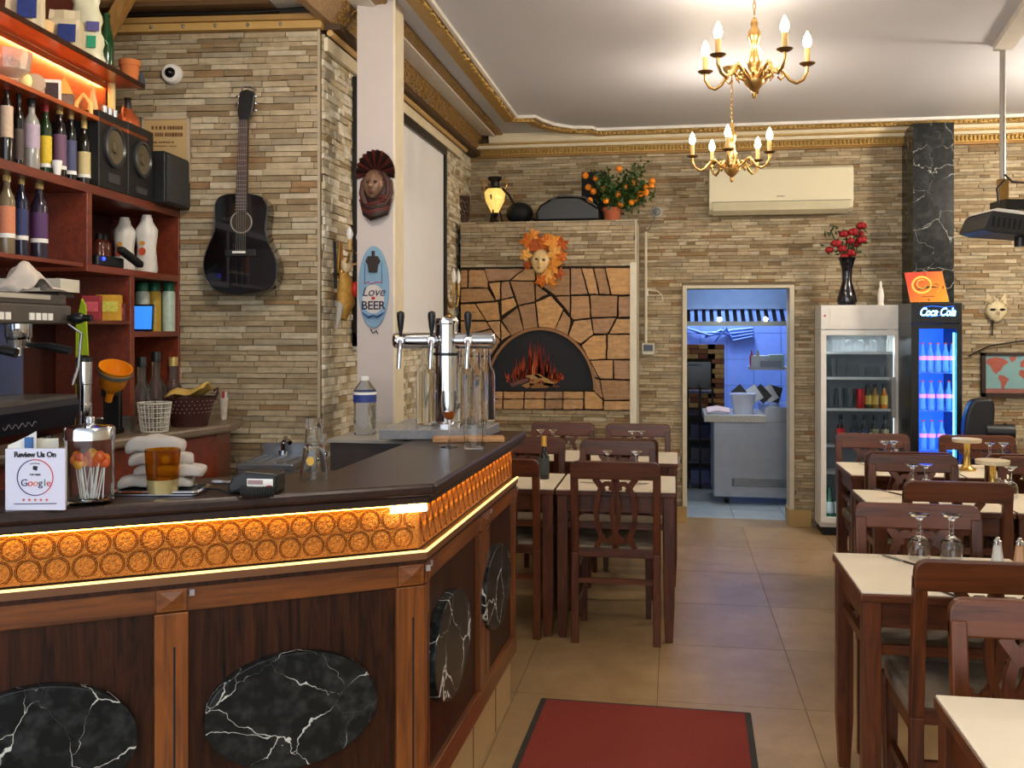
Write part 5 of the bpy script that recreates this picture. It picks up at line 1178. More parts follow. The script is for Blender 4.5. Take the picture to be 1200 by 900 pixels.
# harlequin puppet below the first sconce
Y = atx(406, 330, XL+.08).y; z = atx(406, 378, XL+.08).z; zt = atx(406, 300, XL+.08).z; H_ = zt-z
pu = thing('harlequin_puppet', 'red and gold harlequin puppet hanging on the stone wall left of the pillar', 'puppet', (XL, Y, z), PI/2)
m = MB(); m.tube([(0, -.06, H_*.05), (.02, -.07, H_*.3), (.0, -.075, H_*.6), (-.01, -.07, H_*.75)], [.03, .07, .055, .03], 14, flat=.6); m.build('robe', P('gold_robe', (186, 140, 62), .6, var=.5, vs=40), pu, smooth=60)
m = MB(); m.ball((0, -.08, H_*.86), (.03, .028, .04), 12, 10); m.build('head', P('puppet_face', (214, 190, 150), .5), pu, smooth=60); m = MB(); m.ball((.01, -.125, H_*.5), (.03, .018, .04), 10, 8); m.build('red_sash', P('puppet_red', (196, 44, 30), .5), pu, smooth=60)
m = MB(); m.tube([(-.03, -.06, H_*.3), (-.06, -.06, H_*.05), (-.07, -.05, -H_*.1)], [.02, .012, .006], 8); m.build('grey_plume', P('plume', (170, 166, 158), .8), pu, smooth=50)
m = MB(); m.tube([(-.06, -.04, H_*1.2), (-.06, -.045, H_*.5)], .008, 8); m.tube([(-.09, -.045, H_*.72), (-.03, -.045, H_*.72)], .007, 8); m.build('dark_bracket', BLACKM, pu)
# ================================================================== MASKS
def face(w_, h_, d_, n=22):
    m = MB()
    def f(u, v):
        x, z = 2*u-1, 2*v-1; xx = x/(1-.28*max(0, -z-.1)) ; r2 = min(1, xx*xx+z*z)
        y = d_*(1-r2)**.42
        y += d_*.55*math.exp(-(x/.13)**2)*math.exp(-((z+.12)/.2)**2)*(1 if z < .25 else .4)      # nose
        y += d_*.16*math.exp(-(x/.12)**2)*math.exp(-((z-.1)/.25)**2)
        for s in (-1, 1): y -= d_*.24*math.exp(-((x-s*.36)/.17)**2)*math.exp(-((z-.14)/.09)**2); y += d_*.1*math.exp(-((x-s*.36)/.22)**2)*math.exp(-((z-.32)/.06)**2)
        y += d_*.16*math.exp(-(x/.2)**2)*math.exp(-((z+.47)/.05)**2)+d_*.14*math.exp(-(x/.17)**2)*math.exp(-((z+.58)/.05)**2)
        y += d_*.15*math.exp(-(x/.18)**2)*math.exp(-((z+.82)/.1)**2)
        return (x*w_/2, -y, z*h_/2)
    m.grid(f, n, n+6, lambda u, v: (2*u-1)**2/(1-.28*max(0, -(2*v-1)-.1))**2+(2*v-1)**2 < 1.0)
    return m
def facial(parent, w_, h_, d_, skin, eye, lip):
    f = face(w_, h_, d_).build('face', skin, parent, smooth=80)
    for s in (-1, 1): m = MB(); m.ball((s*.18*w_, -d_*.74, .07*h_), (w_*.11, d_*.16, h_*.045), 10, 8); m.build('eye', eye, f, smooth=60)
    m = MB(); m.ball((0, -d_*1.0, -.235*h_), (w_*.1, d_*.14, h_*.022), 10, 6); m.ball((0, -d_*.98, -.285*h_), (w_*.085, d_*.14, h_*.025), 10, 6); m.build('lips', lip, f, smooth=60)
    return f
# bronze lady mask on the pillar
k = (PY/ray(441, 0).y)/FPX
mk = thing('lady_mask', 'dark bronze red lady mask with pleated fan headdress on the white pillar', 'mask', aty(442, 217, PY), 0)
f = facial(mk, 25*k, 35*k, .045, P('bronze_skin', (128, 98, 78), .4, .3), P('bronze_dark', (40, 24, 20), .4), P('bronze_lip', (110, 50, 44), .4)); f.location = (-2*k, -.03, -1*k)
m = MB(); m.ball((-1*k, -.004, -6*k), (17*k, .03, 26*k), 20, 14); m.build('hood', P('hood_brown', (62, 38, 34), .5, .2), mk, smooth=60)
PLE = P('fan_red', (96, 40, 34), .5, .2); PLD = P('fan_dark', (44, 30, 26), .5, .2)
for i in range(14):
    a0, a1 = math.radians(-15+i*15), math.radians(-15+(i+1)*15); am = (a0+a1)/2; c = (-1*k, 14*k); R0 = 23*k
    m = MB(); m.add([(c[0], -.012, c[1]), (c[0]+R0*math.cos(a0), -.008, c[1]+R0*1.15*math.sin(a0)), (c[0]+R0*1.02*math.cos(am), -.035, c[1]+R0*1.17*math.sin(am)), (c[0]+R0*math.cos(a1), -.008, c[1]+R0*1.15*math.sin(a1)), (c[0], 0, c[1])], [(0, 1, 2), (0, 2, 3), (1, 4, 3, 2), (0, 4, 1), (0, 3, 4)]); m.build('fan_pleat', PLE if i % 2 else PLD, mk)
rnd = random.Random(8); HR = P('draped_hair', (74, 44, 38), .5, .25, var=.5, vs=30)
for i in range(9):
    s = -1 if i % 2 else 1; x0 = s*(12+rnd.uniform(0, 4))*k; m = MB()
    m.tube([(x0*.6, -.015, 14*k), (x0*1.1, -.02, 3*k), (x0*1.2, -.025, -10*k), (x0*(.9-.3*rnd.random()), -.035, -22*k), (x0*rnd.uniform(-.3, .5), -.03, -30*k)], [1.5*k, 2.4*k, 2.4*k, 3*k, 2*k], 8); m.build('drape', HR, mk, smooth=60)
for i in range(6):
    m = MB(); z = (-22-i*3.)*k; w_ = (19-i*1.2)*k; m.tube([(-w_, -.02, z+4*k), (-w_*.3, -.045, z-2*k), (w_*.4, -.045, z+1*k), (w_, -.02, z+5*k)], (2.2+.35*i)*k, 8); m.build('scarf_fold', (PLE, HR, PLD)[i % 3], mk, smooth=60)
m = MB()
for i in range(16): a = i*.9; m.ball(((9+.5*i*math.cos(a)*.5)*k, -.05, (-17+.5*i*math.sin(a)*.5)*k), (2.2*k, 1.5*k, 1.8*k), 6, 5)
m.build('rose', PLE, mk, smooth=60)
# beer plaque on the pillar
pq = thing('beer_plaque', 'oval blue bottle opener plaque with beer lettering on the white pillar', 'plaque', aty(438.5, 336.5, PY), 0)
MB().pxz(ell(18.5*k, 48*k, 40), -.014, -.0005).build('board', P('plaque_blue', (128, 164, 190), .5, var=.12), pq, bevel=.002)
m = MB(); m.pxz(ell(13*k, 17*k, 24, (0, -14*k)), -.0155, -.014); m.build('cream_patch', P('plaque_cream', (206, 198, 190), .6), pq)
m = MB(); m.pxz([(-9*k, 30*k), (-6*k, 36*k), (6*k, 36*k), (9*k, 30*k), (6*k, 26*k), (5*k, 17*k), (-5*k, 17*k), (-6*k, 26*k)], -.028, -.014); m.build('bottle_opener', P('iron', (56, 46, 42), .5, .5), pq, bevel=.003)
m = MB(); m.cyl((0, -.016, 36*k), 2*k, 6*k, 8); m.build('opener_pin', P('iron', (56, 46, 42), .5, .5), pq)
DN = P('plaque_navy', (40, 36, 66), .7); PK = P('plaque_pink', (196, 90, 104), .7)
text('Love', 15*k, DN, pq, (0, -.016, -6*k), UPR, shear=.3)
text('BEER', 14*k, DN, pq, (0, -.0162, -22*k), UPR, bold=.0008)
m = MB(); m.tube([(-11*k, -.016, 4*k), (-6*k, -.016, 6*k), (-2*k, -.016, 3*k), (3*k, -.016, 6*k), (10*k, -.016, 5*k)], .0025, 6); m.build('pink_flourish', PK, pq)
m = MB(); m.ball((0, -.016, -13*k), (2.5*k, .002, 2*k), 8, 6); m.build('heart', P('heart_red', (190, 50, 60), .6), pq)
for sx in (-1, 1):
    m = MB(); m.tube([(sx*10*k, -.016, 28*k), (sx*10.5*k, -.016, 4*k)], .0012, 5); m.build('dotted_line', DN, pq)
    m = MB(); m.tube([(0, -.016, -33*k), (sx*5*k, -.017, -35*k), (sx*10*k, -.016, -32*k), (sx*14*k, -.016, -29*k)], [4*k, 5*k, 4*k, .5*k], 8, flat=.25); m.build('moustache', P('moustache_blue', (66, 96, 150), .6), pq)
m = MB(); m.tube([(-4*k, -.006, -49*k), (-1*k, -.006, -54*k), (3*k, -.006, -51*k), (5*k, -.006, -55*k)], .003, 6); m.build('string', P('iron', (56, 46, 42), .5, .5), pq)
# autumn leaf mask above the oven
k = (YF/ray(640, 0).y)/FPX
am_ = thing('autumn_mask', 'pale mask ringed by orange autumn leaves above the oven front', 'mask', aty(634, 309, YF-.02), 0)
f = facial(am_, 22*k, 29*k, .05, P('mask_gold', (218, 186, 130), .4), P('eye_hole', (30, 16, 12), .6), P('mask_lip', (170, 120, 80), .5)); f.location = (0, -.03, 2*k); f.rotation_euler = (0, .12, 0)
LV = [P('leaf_%d' % i, c, .6, var=.25, vs=20) for i, c in enumerate(((206, 110, 34), (226, 146, 54), (178, 84, 30), (232, 170, 84)))]
def maple(R, mat, parent, loc, rot):
    pts = []
    for i in range(20):
        a = 2*PI*i/20; r = R*(1 if i % 4 == 0 else (.55 if i % 2 == 0 else .72)) ; pts.append((r*math.cos(a+PI/2), r*math.sin(a+PI/2)))
    m = MB(); n = len(pts); m.v = [(0, -.012, 0)]+[(x, .01*math.sin(i*1.7), z) for i, (x, z) in enumerate(pts)]; m.f = [(0, 1+i, 1+(i+1) % n) for i in range(n)]
    o = m.build('leaf', mat, parent, solid=.003); o.location = loc; o.rotation_euler = rot
rnd = random.Random(3)
for i, (dx, dz, R_) in enumerate(((-14, 26, 11), (-8, 33, 8), (-4, 22, 12), (-17, 10, 9), (6, 24, 11), (16, 24, 12), (25, 22, 9), (17, 11, 11), (25, 8, 8), (16, -2, 12), (22, -12, 8), (10, -14, 10), (2, -20, 9), (14, -22, 8), (-15, -2, 6))):
    maple(R_*k*1.05, LV[i % 4], am_, (dx*k, -.03-rnd.uniform(0, .03), dz*k), (rnd.uniform(-.4, .4), rnd.uniform(-1.5, 1.5), rnd.uniform(-.4, .4)))
MB().b2(-8*k, 8*k, -.03, .018, -8*k, 20*k).build('mounting', LV[2], am_)
# white cat mask on the right wall part
k = (YB/ray(1167, 0).y)/FPX
ctm = thing('cat_mask', 'cream cat shaped carnival mask on the stone wall right of the fridge', 'mask', aty(1167, 365, YB-.02), 0)
SK = P('cat_cream', (214, 198, 160), .6, var=.2); m = face(24*k, 26*k, .05); f = m.build('face', SK, ctm, smooth=80)
for s in (-1, 1):
    m = MB(); m.add([(s*12*k, -.0, 8*k), (s*3*k, -.02, 12*k), (s*10*k, -.012, 22*k), (s*8*k, .0, 10*k)], [(0, 1, 2), (1, 3, 2), (3, 0, 2), (0, 3, 1)]); m.build('ear', SK, ctm); m = MB(); m.ball((s*5*k, -.042, 2*k), (3.6*k, .008, 1.6*k), 10, 6); m.build('eye_hole', BLACKM, ctm, smooth=60)
m = MB(); m.tube([(-4*k, -.02, -10*k), (-5*k, -.02, -28*k)], .006, 6); m.build('stick', BLACKM, ctm)
rnd = random.Random(6)
for i in range(7): m = MB(); a = rnd.uniform(.6, 2.6); m.tube([(9*k*math.cos(a), -.02, 9*k*math.sin(a)), (15*k*math.cos(a), -.03, 14*k*math.sin(a)), (19*k*math.cos(a+.2), -.02, 16*k*math.sin(a))], [.012, .01, .002], 6, flat=.4); m.build('plume', SK, ctm, smooth=50)
MB().b2(-6*k, 6*k, -.02, .018, -6*k, 6*k).build('mounting', SK, ctm)
# ================================================================== CHAIRS AND TABLES
CHH = .91
def ribbon(m, pts, w_, y0, y1, closed=False):
    n = len(pts); q = []
    for i, p in enumerate(pts):
        a = pts[(i-1) % n] if (closed or i) else p; b = pts[(i+1) % n] if (closed or i < n-1) else p
        t = Vector((b[0]-a[0], b[1]-a[1])).normalized(); nn = Vector((-t.y, t.x))*w_/2; q.append(((p[0]+nn.x, p[1]+nn.y), (p[0]-nn.x, p[1]-nn.y)))
    for i in range(n if closed else n-1):
        j = (i+1) % n; m.pxz([q[i][0], q[j][0], q[j][1], q[i][1]], y0, y1)
def tilt(m, ang=.11, z0=.45):
    out = []
    for x, y, z in m.v:
        if z > z0: dz = z-z0; y = y-math.sin(ang)*dz
        out.append((x, y, z))
    m.v = out; return m
SEATM = P('seat_fabric', (116, 104, 88), .85, var=.25, vs=25, bump=.3)
def make_chair(label):
    t = thing('dining_chair', label, 'chair', group='dining chairs in the restaurant')
    for sx in (-1, 1):
        m = MB(); x = sx*.201; m.b2(x-.019, x+.019, -.212, -.178, .45, CHH-.05); tilt(m); m.b2(x-.019, x+.019, -.212, -.178, .0, .45); m.build('back_post', WOOD, t, bevel=.004)
        m = MB(); m.add([(sx*.19-.014, .17, 0), (sx*.19+.014, .17, 0), (sx*.19+.014, .198, 0), (sx*.19-.014, .198, 0), (sx*.19-.02, .165, .43), (sx*.19+.02, .165, .43), (sx*.19+.02, .205, .43), (sx*.19-.02, .205, .43)], [(3, 2, 1, 0), (4, 5, 6, 7), (0, 1, 5, 4), (1, 2, 6, 5), (2, 3, 7, 6), (3, 0, 4, 7)]); m.build('leg', WOOD, t, bevel=.003)
        MB().b2(sx*.19-.01, sx*.19+.01, -.18, .17, .2, .23).build('side_stretcher', WOOD, t)
        MB().b2(sx*.19-.014, sx*.19+.014, -.18, .17, .38, .44).build('side_rail', WOOD, t)
    m = MB(); m.pxz([(x, z+CHH-.045) for x, z in rrect(.44, .09, .035, 5, True)], -.214, -.186); tilt(m); m.build('top_rail', WOODH, t, bevel=.005)
    m = MB(); m.b2(-.19, .19, -.208, -.186, .43, .475); m.build('back_rail', WOODH, t, bevel=.003)
    m = MB(); m.b2(-.19, .19, .17, .195, .38, .44); m.build('front_rail', WOODH, t, bevel=.003)
    m = MB(); m.b2(-.19, .19, -.205, -.188, .3, .325); m.build('rear_stretcher', WOODH, t)
    m = MB(); m.pxz([(x, z) for x, z in [(-.005, 0)]+[] ] if 0 else [(-.001, .5), (.001, .5), (.001, .501)], -.2, -.199)
    m = MB()
    for s in (-1, 1):
        ribbon(m, [(s*.04+.055*math.cos(2*PI*i/22), .655+.145*math.sin(2*PI*i/22)) for i in range(22)], .024, -.207-.002*s, -.19-.002*s, True)
        ribbon(m, [(s*.06, .76), (s*.075, .79), (s*.1, .825)], .03, -.207, -.19); ribbon(m, [(s*.02, .765), (s*.012, .79), (s*.0, .825)], .03, -.207, -.19)
        ribbon(m, [(s*.06, .545), (s*.08, .51), (s*.095, .475)], .026, -.207, -.19); ribbon(m, [(s*.02, .54), (s*.01, .51), (0, .475)], .024, -.207, -.19)
    tilt(m); m.build('splat', WOOD, t)
    m = MB(); m.prism(rrect(.43, .4, .04), .435, .485); o = m.build('seat', SEATM, t, bevel=.012); o.location = (0, .005, 0)
    return t
chair0 = None
def put_chair(x, ytop, far, label, rot=0.):
    """ytop = world y of the visible top of the backrest"""
    global chair0
    o = .255; y = ytop-o if far else ytop+o; rz = (PI if far else 0)+rot
    if chair0 is None: chair0 = make_chair(label); chair0.location = (x, y, 0); chair0.rotation_euler = (0, 0, rz); return chair0
    return dup(chair0, (x, y, 0), rz, label)
put_chair(-.284, 4.80, False, 'dining chair in the middle with its whole back seen, pushed under the table end')
put_chair(-.88, 4.82, False, 'dining chair half hidden by the bar end, before the wine bottle table')
put_chair(-.325, 5.76, True, 'dining chair facing us across the middle table by the aisle')
put_chair(atz(661, 516, .91).x-.22, 5.76, True, 'dining chair facing us behind the wine bottle')
put_chair(atz(771, 518, .91).x-.22, 5.85, False, 'dining chair back to back with the one facing us, at the rear middle table')
put_chair(atz(652, 516, .91).x-.22, 5.85, False, 'dining chair at the rear table behind the wine bottle, back towards us')
put_chair(-.245, 6.78, True, 'rear dining chair facing us near the white pipe, closer to the doorway')
put_chair(-.76, 6.78, True, 'rear dining chair facing us under the oven front')
C = [(.648, 2.50, True, 'nearest dining chair facing us at the right edge behind the bare table corner'), (.662, 2.89, False, 'tall near dining chair with its back to us in front of the upturned glasses'), (.663, 3.82, True, 'dining chair facing us behind the two upturned glasses'), (.965, 4.40, False, 'dining chair with back to us just behind the sheened chair of the right row'),
     (.99, 5.33, True, 'dining chair facing us in the third table of the right row'), (1.0, 5.43, False, 'dining chair with back to us touching the chair in front, right row'), (.99, 6.37, True, 'dining chair facing us right in front of the glass door fridge'), (1.6, 6.37, True, 'dining chair facing us below the round black case'),
     (1.62, 5.33, True, 'dining chair facing us beside the shorter cake stand at the right edge'), (1.60, 5.43, False, 'dining chair with back to us behind the shorter cake stand'), (1.62, 4.40, False, 'dining chair with back to us at the right edge, second column')]
for x, y, far, lb in C: put_chair(x+.22, y, far, lb)
TOPW = P('table_top_cream', (226, 214, 190), .5, var=.06, vs=4)
def make_table(label, w_, d_):
    t = thing('dining_table', label, 'table', group='dining tables in the restaurant')
    MB().b2(-w_/2, w_/2, -d_/2, d_/2, .72, .745).build('wood_top', WOODH, t, bevel=.004); MB().b2(-w_/2+.004, w_/2-.004, -d_/2+.004, d_/2-.004, .745, .7505).build('cream_cover', TOPW, t, bevel=.002)
    for sx in (-1, 1):
        for sy in (-1, 1):
            x, y = sx*(w_/2-.035), sy*(d_/2-.035); a, b = .0275, .019; m = MB()
            m.add([(x-b, y-b, 0), (x+b, y-b, 0), (x+b, y+b, 0), (x-b, y+b, 0), (x-a, y-a, .18), (x+a, y-a, .18), (x+a, y+a, .18), (x-a, y+a, .18), (x-a, y-a, .72), (x+a, y-a, .72), (x+a, y+a, .72), (x-a, y+a, .72)], [(3, 2, 1, 0), (8, 9, 10, 11)]+[(i+4*k, (i+1) % 4+4*k, (i+1) % 4+4*k+4, i+4*k+4) for k in (0, 1) for i in range(4)]); m.build('leg', WOOD, t, bevel=.003)
        MB().b2(sx*(w_/2-.03)-.01, sx*(w_/2-.03)+.01, -d_/2+.05, d_/2-.05, .64, .72).build('apron', WOOD, t); MB().b2(-w_/2+.05, w_/2-.05, sx*(d_/2-.03)-.01, sx*(d_/2-.03)+.01, .64, .72).build('apron', WOODH, t)
        MB().b2(sx*(w_/2-.035)-.01, sx*(w_/2-.035)+.01, -d_/2+.05, d_/2-.05, .555, .585).build('shelf_rail', WOOD, t); MB().b2(-w_/2+.05, w_/2-.05, sx*(d_/2-.035)-.01, sx*(d_/2-.035)+.01, .555, .585).build('shelf_rail', WOODH, t)
    return t
table0 = None
TW, TD = .6, .545
def put_table(x0, y0, label):
    global table0
    c = (x0+TW/2, y0+TD/2, 0)
    if table0 is None: table0 = make_table(label, TW, TD); table0.location = c; return table0
    return dup(table0, c, 0, label)
put_table(-.59, 4.905, 'cream topped table in the middle with cutlery, beside the aisle')
put_table(-1.195, 4.905, 'cream topped table carrying the wine bottle beyond the bar end')
put_table(-.575, 5.98, 'rear middle table between back to back chairs'); put_table(-1.18, 5.98, 'rear table in front of the oven, left one')
put_table(.562, 1.735, 'nearest table with bare cream corner at the bottom right'); put_table(.562, 3.13, 'right table with two upturned glasses and salt shakers')
put_table(.88, 4.6, 'third right table with dark knife near its left corner'); put_table(.965, 5.66, 'rear right table in front of the fridges'); put_table(1.485, 4.6, 'third row table at the right edge with the shorter cake stand'); put_table(1.57, 5.66, 'rear right table with the taller cake stand by the stone wall')
ZTB = .7505
# ------------------------------------------------------------------ on the tables
def stem_up(loc, label, h=.15, r=.036):
    g = MB(); s = h/.15
    pr = [(.030*s, 0), (.034*s, .02*s), (.036*s, .045*s), (.03*s, .068*s), (.012*s, .08*s), (.006*s, .085*s), (.0085*s, .095*s), (.006*s, .104*s), (.0095*s, .113*s), (.006*s, .122*s), (.007*s, .13*s), (.03*s, .146*s), (.032*s, .15*s), (0, .15*s)]
    inn = [(0, .078*s), (.028*s, .066*s), (.034*s, .045*s), (.032*s, .02*s), (.0285*s, 0)]
    return tag(g.lathe(inn+pr, 22, close=False).build('upturned_goblet', glass('goblet_glass', ior=1.42), loc=loc, smooth=45), label, 'glass', 'upturned stemmed glasses on the tables')
for px, py, lb in ((1077, 652, 'left upturned stemmed glass on the near right table'), (1115, 653, 'right upturned stemmed glass on the near right table')): 
    p = atz(px, py+4, ZTB); p.y = min(p.y, 3.62); p.x = p.x; stem_up(p, lb, .16)
for px, y, lb in ((1069, 5.0, 'left upturned glass on the third right table'), (1085, 5.02, 'right upturned glass on the third right table'), (1037, 6.02, 'left upturned glass on the rear right table'), (1047, 6.03, 'right upturned glass on the rear right table'), (1160, 6.05, 'left upturned glass below the black case'), (1176, 6.05, 'right upturned glass below the black case'), (1184, 5.0, 'upturned glass by the right edge beyond the shorter cake stand')):
    p = aty(px, 500, y); stem_up(Vector((p.x, y, ZTB)), lb)
for px, y, lb in ((712, 5.3, 'left upturned glass seen through the middle chair back'), (746, 5.3, 'right upturned glass seen through the middle chair back'), (634, 6.35, 'left upturned glass on the rear oven side table'), (648, 6.37, 'right upturned glass on the rear oven side table'), (741, 6.36, 'left upturned glass on the rear middle table'), (752, 6.38, 'right upturned glass on the rear middle table')):
    p = aty(px, 500, y); stem_up(Vector((p.x, y, ZTB)), lb)
def shaker(loc, label, gm):
    o = thing('shaker', label, 'shaker', loc, 0, 'salt and pepper shakers'); MB().lathe([(0, 0), (.019, 0), (.021, .006), (.0135, .06), (.0145, .064)], 10).build('body', gm, o, smooth=20); MB().lathe([(.0145, .064), (.014, .076), (.007, .08), (.008, .086), (0, .09)], 14).build('cap', CHROME, o, smooth=40)
SALT = P('salt_glass', (214, 212, 206), .15, trans=.3); PEP = P('pepper_glass', (176, 132, 92), .2)
for px, py, y, lb, mt in ((1169, 653, 3.6, 'salt shaker on the near right table', SALT), (1195, 655, 3.6, 'pepper shaker on the near right table', PEP), (1178, 582, 5.0, 'pepper shaker beside the shorter cake stand', PEP), (1171, 575, 5.06, 'salt shaker behind the shorter cake stand', SALT)):
    p = aty(px, 500, y); shaker(Vector((p.x, y, ZTB)), lb, mt)
def cake_stand(px, y, ptop, label):
    p = aty(px, ptop, y); h = p.z-ZTB; o = thing('cake_stand', label, 'stand', (p.x, y, ZTB), 0, 'gold stemmed cake stands')
    MB().lathe([(0, 0), (.05, 0), (.05, .008), (.03, .02), (.019, .035), (.016, h*.5), (.019, h-.03), (.026, h-.018)], 24).build('stem', P('stand_gold', (206, 172, 96), .25, .85), o, smooth=40); MB().lathe([(0, h-.02), (.075, h-.02), (.078, h-.012), (.078, h), (0, h)], 32).build('plate', P('stand_plate', (206, 190, 160), .35, var=.25, vs=60), o, smooth=30)
cake_stand(1133, 5.95, 514, 'taller gold cake stand with round pale top on the rear right table'); cake_stand(1163, 5.1, 539, 'nearer gold cake stand with round pale top by the shakers')
def knife(px, py, rz, label, l=.2):
    p = atz(px, py, ZTB+.004); o = thing('knife', label, 'knife', p, rz); m = MB(); m.tube([(0, -l/2, 0), (0, -.01, 0)], .0055, 8, flat=.6); m.build('handle', P('knife_dark', (44, 34, 32), .4), o, smooth=40); MB().prism([(-.006, 0), (.008, 0), (.009, l*.4), (.003, l*.5), (-.006, l*.45)], -.001, .001).build('blade', STEEL, o)
knife(1057, 657, .55, 'dark handled knife lying on the near right table'); knife(1040, 576, .5, 'dark handled knife lying on the third right table'); knife(697, 566, 1.3, 'dark knife lying at the left of the middle table setting', .17); knife(742, 567, -1.2, 'dark knife lying at the right of the middle table setting', .17); knife(1018, 545, .6, 'knife lying on the rear right table', .16); knife(1098, 690, .4, 'knife seen through the tall near chair back', .18)
# wine bottle
p = atz(637.5, 561, ZTB); k = (p.y/ray(637, 0).y)/FPX
bottle('wine_bottle', 'dark wine bottle with gold capsule on the table beyond the bar', p, 50*k, 6.3*k, bmat((16, 20, 16)), P('gold_capsule', (206, 158, 64), .35, .4), L_((60, 64, 62)), (.1, .5), neck=.36, shoulder=.14, capf=.22)
p = atz(762, 566, ZTB)
# doormat
ma_ = [atz(x, y, 0) for x, y in ((631.3, 819.8), (876.7, 836))]
c = (ma_[0]+ma_[1])/2; W_ = (ma_[1]-ma_[0]).length; rz = -math.radians(.9)
mt = thing('doormat', 'red brown doormat with dark rubber border on the floor by the bar', 'mat', (c.x-.005, c.y-.68, 0), math.radians(-1.3))
MB().prism(rrect(W_, 1.36, .01), .0005, .006).build('rubber_border', P('mat_rubber', (44, 42, 40), .8), mt)
MATR = P('mat_pile', (128, 44, 32), .95, var=.6, vs=260, bump=1., bs=350)
MB().prism(rrect(W_-.05, 1.31, .005), .006, .011).build('pile', MATR, mt)
# ================================================================== ON THE OVEN LEDGE
YL = YF+.22
def led(px, y=YL): p = aty(px, 300, y); return Vector((p.x, y, FZ+.0005)), (y/ray(px, 0).y)/FPX
p, k = led(580)
al = thing('amphora_lamp', 'dark amphora lamp glowing with painted flowers on the oven ledge', 'lamp', p)
MB().lathe([(4*k, 14*k), (11*k, 28*k), (12.5*k, 38*k), (9*k, 42*k)], 24, close=False).build('glowing_body', P('lamp_glass', (236, 206, 130), .3, var=.7, vs=30, emit=(255, 200, 100), es=.42), al, smooth=50)
MB().lathe([(0, 0), (7*k, 0), (5*k, 3*k), (2*k, 8*k), (4.3*k, 14*k)], 20).build('foot', BLACK, al, smooth=40); MB().lathe([(9.3*k, 41.5*k), (5*k, 45*k), (5*k, 50*k), (8.5*k, 54*k), (8*k, 56*k), (0, 56*k)], 20).build('neck', BLACK, al, smooth=40)
for s in (-1, 1): m = MB(); m.tube([(s*6*k, 0, 53*k), (s*13*k, 0, 52*k), (s*14*k, 0, 46*k), (s*11*k, 0, 40*k)], 1.1*k, 8); m.build('handle', BRASS, al, smooth=50)
m = MB()
for i in range(3): a = i*2.1+.3; m.tube([(10*k*math.cos(a), 10*k*math.sin(a), 0), (5*k*math.cos(a), 5*k*math.sin(a), 18*k), (13*k*math.cos(a), 13*k*math.sin(a), 34*k)], .9*k, 6)
m.build('wire_stand', BLACKM, al, smooth=40)
p, k = led(542); lj = thing('lattice_jar', 'brown lattice jar in the corner of the oven ledge', 'jar', p); MB().lathe([(0, 0), (5*k, 0), (7*k, 10*k), (8*k, 12*k)], 16).build('bowl', P('jar_brown', (74, 52, 42), .6), lj, smooth=40)
m = MB()
for i in range(12):
    for s in (-1, 1): m.tube([(8*k*math.cos(i*PI/6+s*j*.2), 8*k*math.sin(i*PI/6+s*j*.2), (12+j*4)*k) for j in range(6)], .8*k, 5)
m.tube([(8*k*math.cos(i*PI/8), 8*k*math.sin(i*PI/8), 33*k) for i in range(16)], 1.2*k, 6, closed=True); m.build('lattice', P('jar_brown', (74, 52, 42), .6), lj)
p, k = led(609); m = MB(); bgk = thing('black_bag', 'rounded black camera bag between amphora lamp and projector case', 'bag', p); m.ball((0, 0, 13*k), (16*k, .1, 12.9*k), 18, 12); m.build('body', BLACKM, bgk, smooth=60); m = MB(); m.tube([(-6*k, -.05, 24*k), (-12*k, -.04, 34*k), (-20*k, -.02, 42*k)], 1.6*k, 6); m.build('strap', BLACK, bgk, smooth=40); m = MB(); m.tube([(12*k, -.05, 8*k), (22*k, -.05, 3*k), (34*k, -.05, 1.8*k)], 1.6*k, 6); m.build('strap', BLACK, bgk, smooth=40)
p, k = led(667); pc = thing('projector_case', 'long black projector case lying on the oven ledge', 'case', p); m = MB(); m.pxz([(-37*k, 1*k), (36*k, 1*k), (36*k, 16*k), (14*k, 30*k), (-16*k, 30*k), (-33*k, 20*k), (-37*k, 12*k)], -.12, .12); m.build('body', BLACK, pc, bevel=.02); m = MB(); m.tube([(-20*k, -.125, 26*k), (-8*k, -.13, 31*k), (20*k, -.13, 28*k), (34*k, -.125, 17*k)], 1*k, 6); m.build('piping', P('case_grey', (80, 80, 80), .5), pc); MB().b2(-36*k, 36*k, -.1, .1, 0, 1.2*k).build('base', BLACKM, pc)
p, k = led(697, YL+.17); bs_ = MB().b2(-15*k, 14*k, -.05, .05, 0, 62*k).build('panel_speaker', BLACKM, loc=p, bevel=.006); tag(bs_, 'tall black panel speaker behind the orange tree', 'speaker')
# orange tree
p, k = led(717, YL-.03)
tr_ = thing('orange_tree', 'small orange tree full of fruit in a terracotta pot on the oven ledge', 'plant', p)
MB().lathe([(0, 0), (8.5*k, 0), (10.5*k, 13*k), (11.5*k, 13*k), (11.5*k, 17*k), (9.5*k, 17*k), (9*k, 15*k), (0, 15*k)], 22, close=False).build('pot', P('terracotta2', (176, 92, 58), .75), tr_, smooth=40)
m = MB(); rnd = random.Random(12); tips = []
for i in range(16):
    a = rnd.uniform(0, 2*PI); x1, z1 = rnd.uniform(-36, 36), rnd.uniform(28, 68)
    if i % 4 == 0: x1, z1 = rnd.uniform(30, 46), rnd.uniform(26, 44)
    y1 = rnd.uniform(-18, 12); m.tube([(0, 0, 14*k), (x1*.3*k, y1*.4*k, z1*.55*k), (x1*k, y1*k, z1*k)], [1.1*k, .7*k, .4*k], 5); tips.append((x1, y1, z1))
m.build('branches', P('branch', (74, 62, 40), .8), tr_)
m = MB()
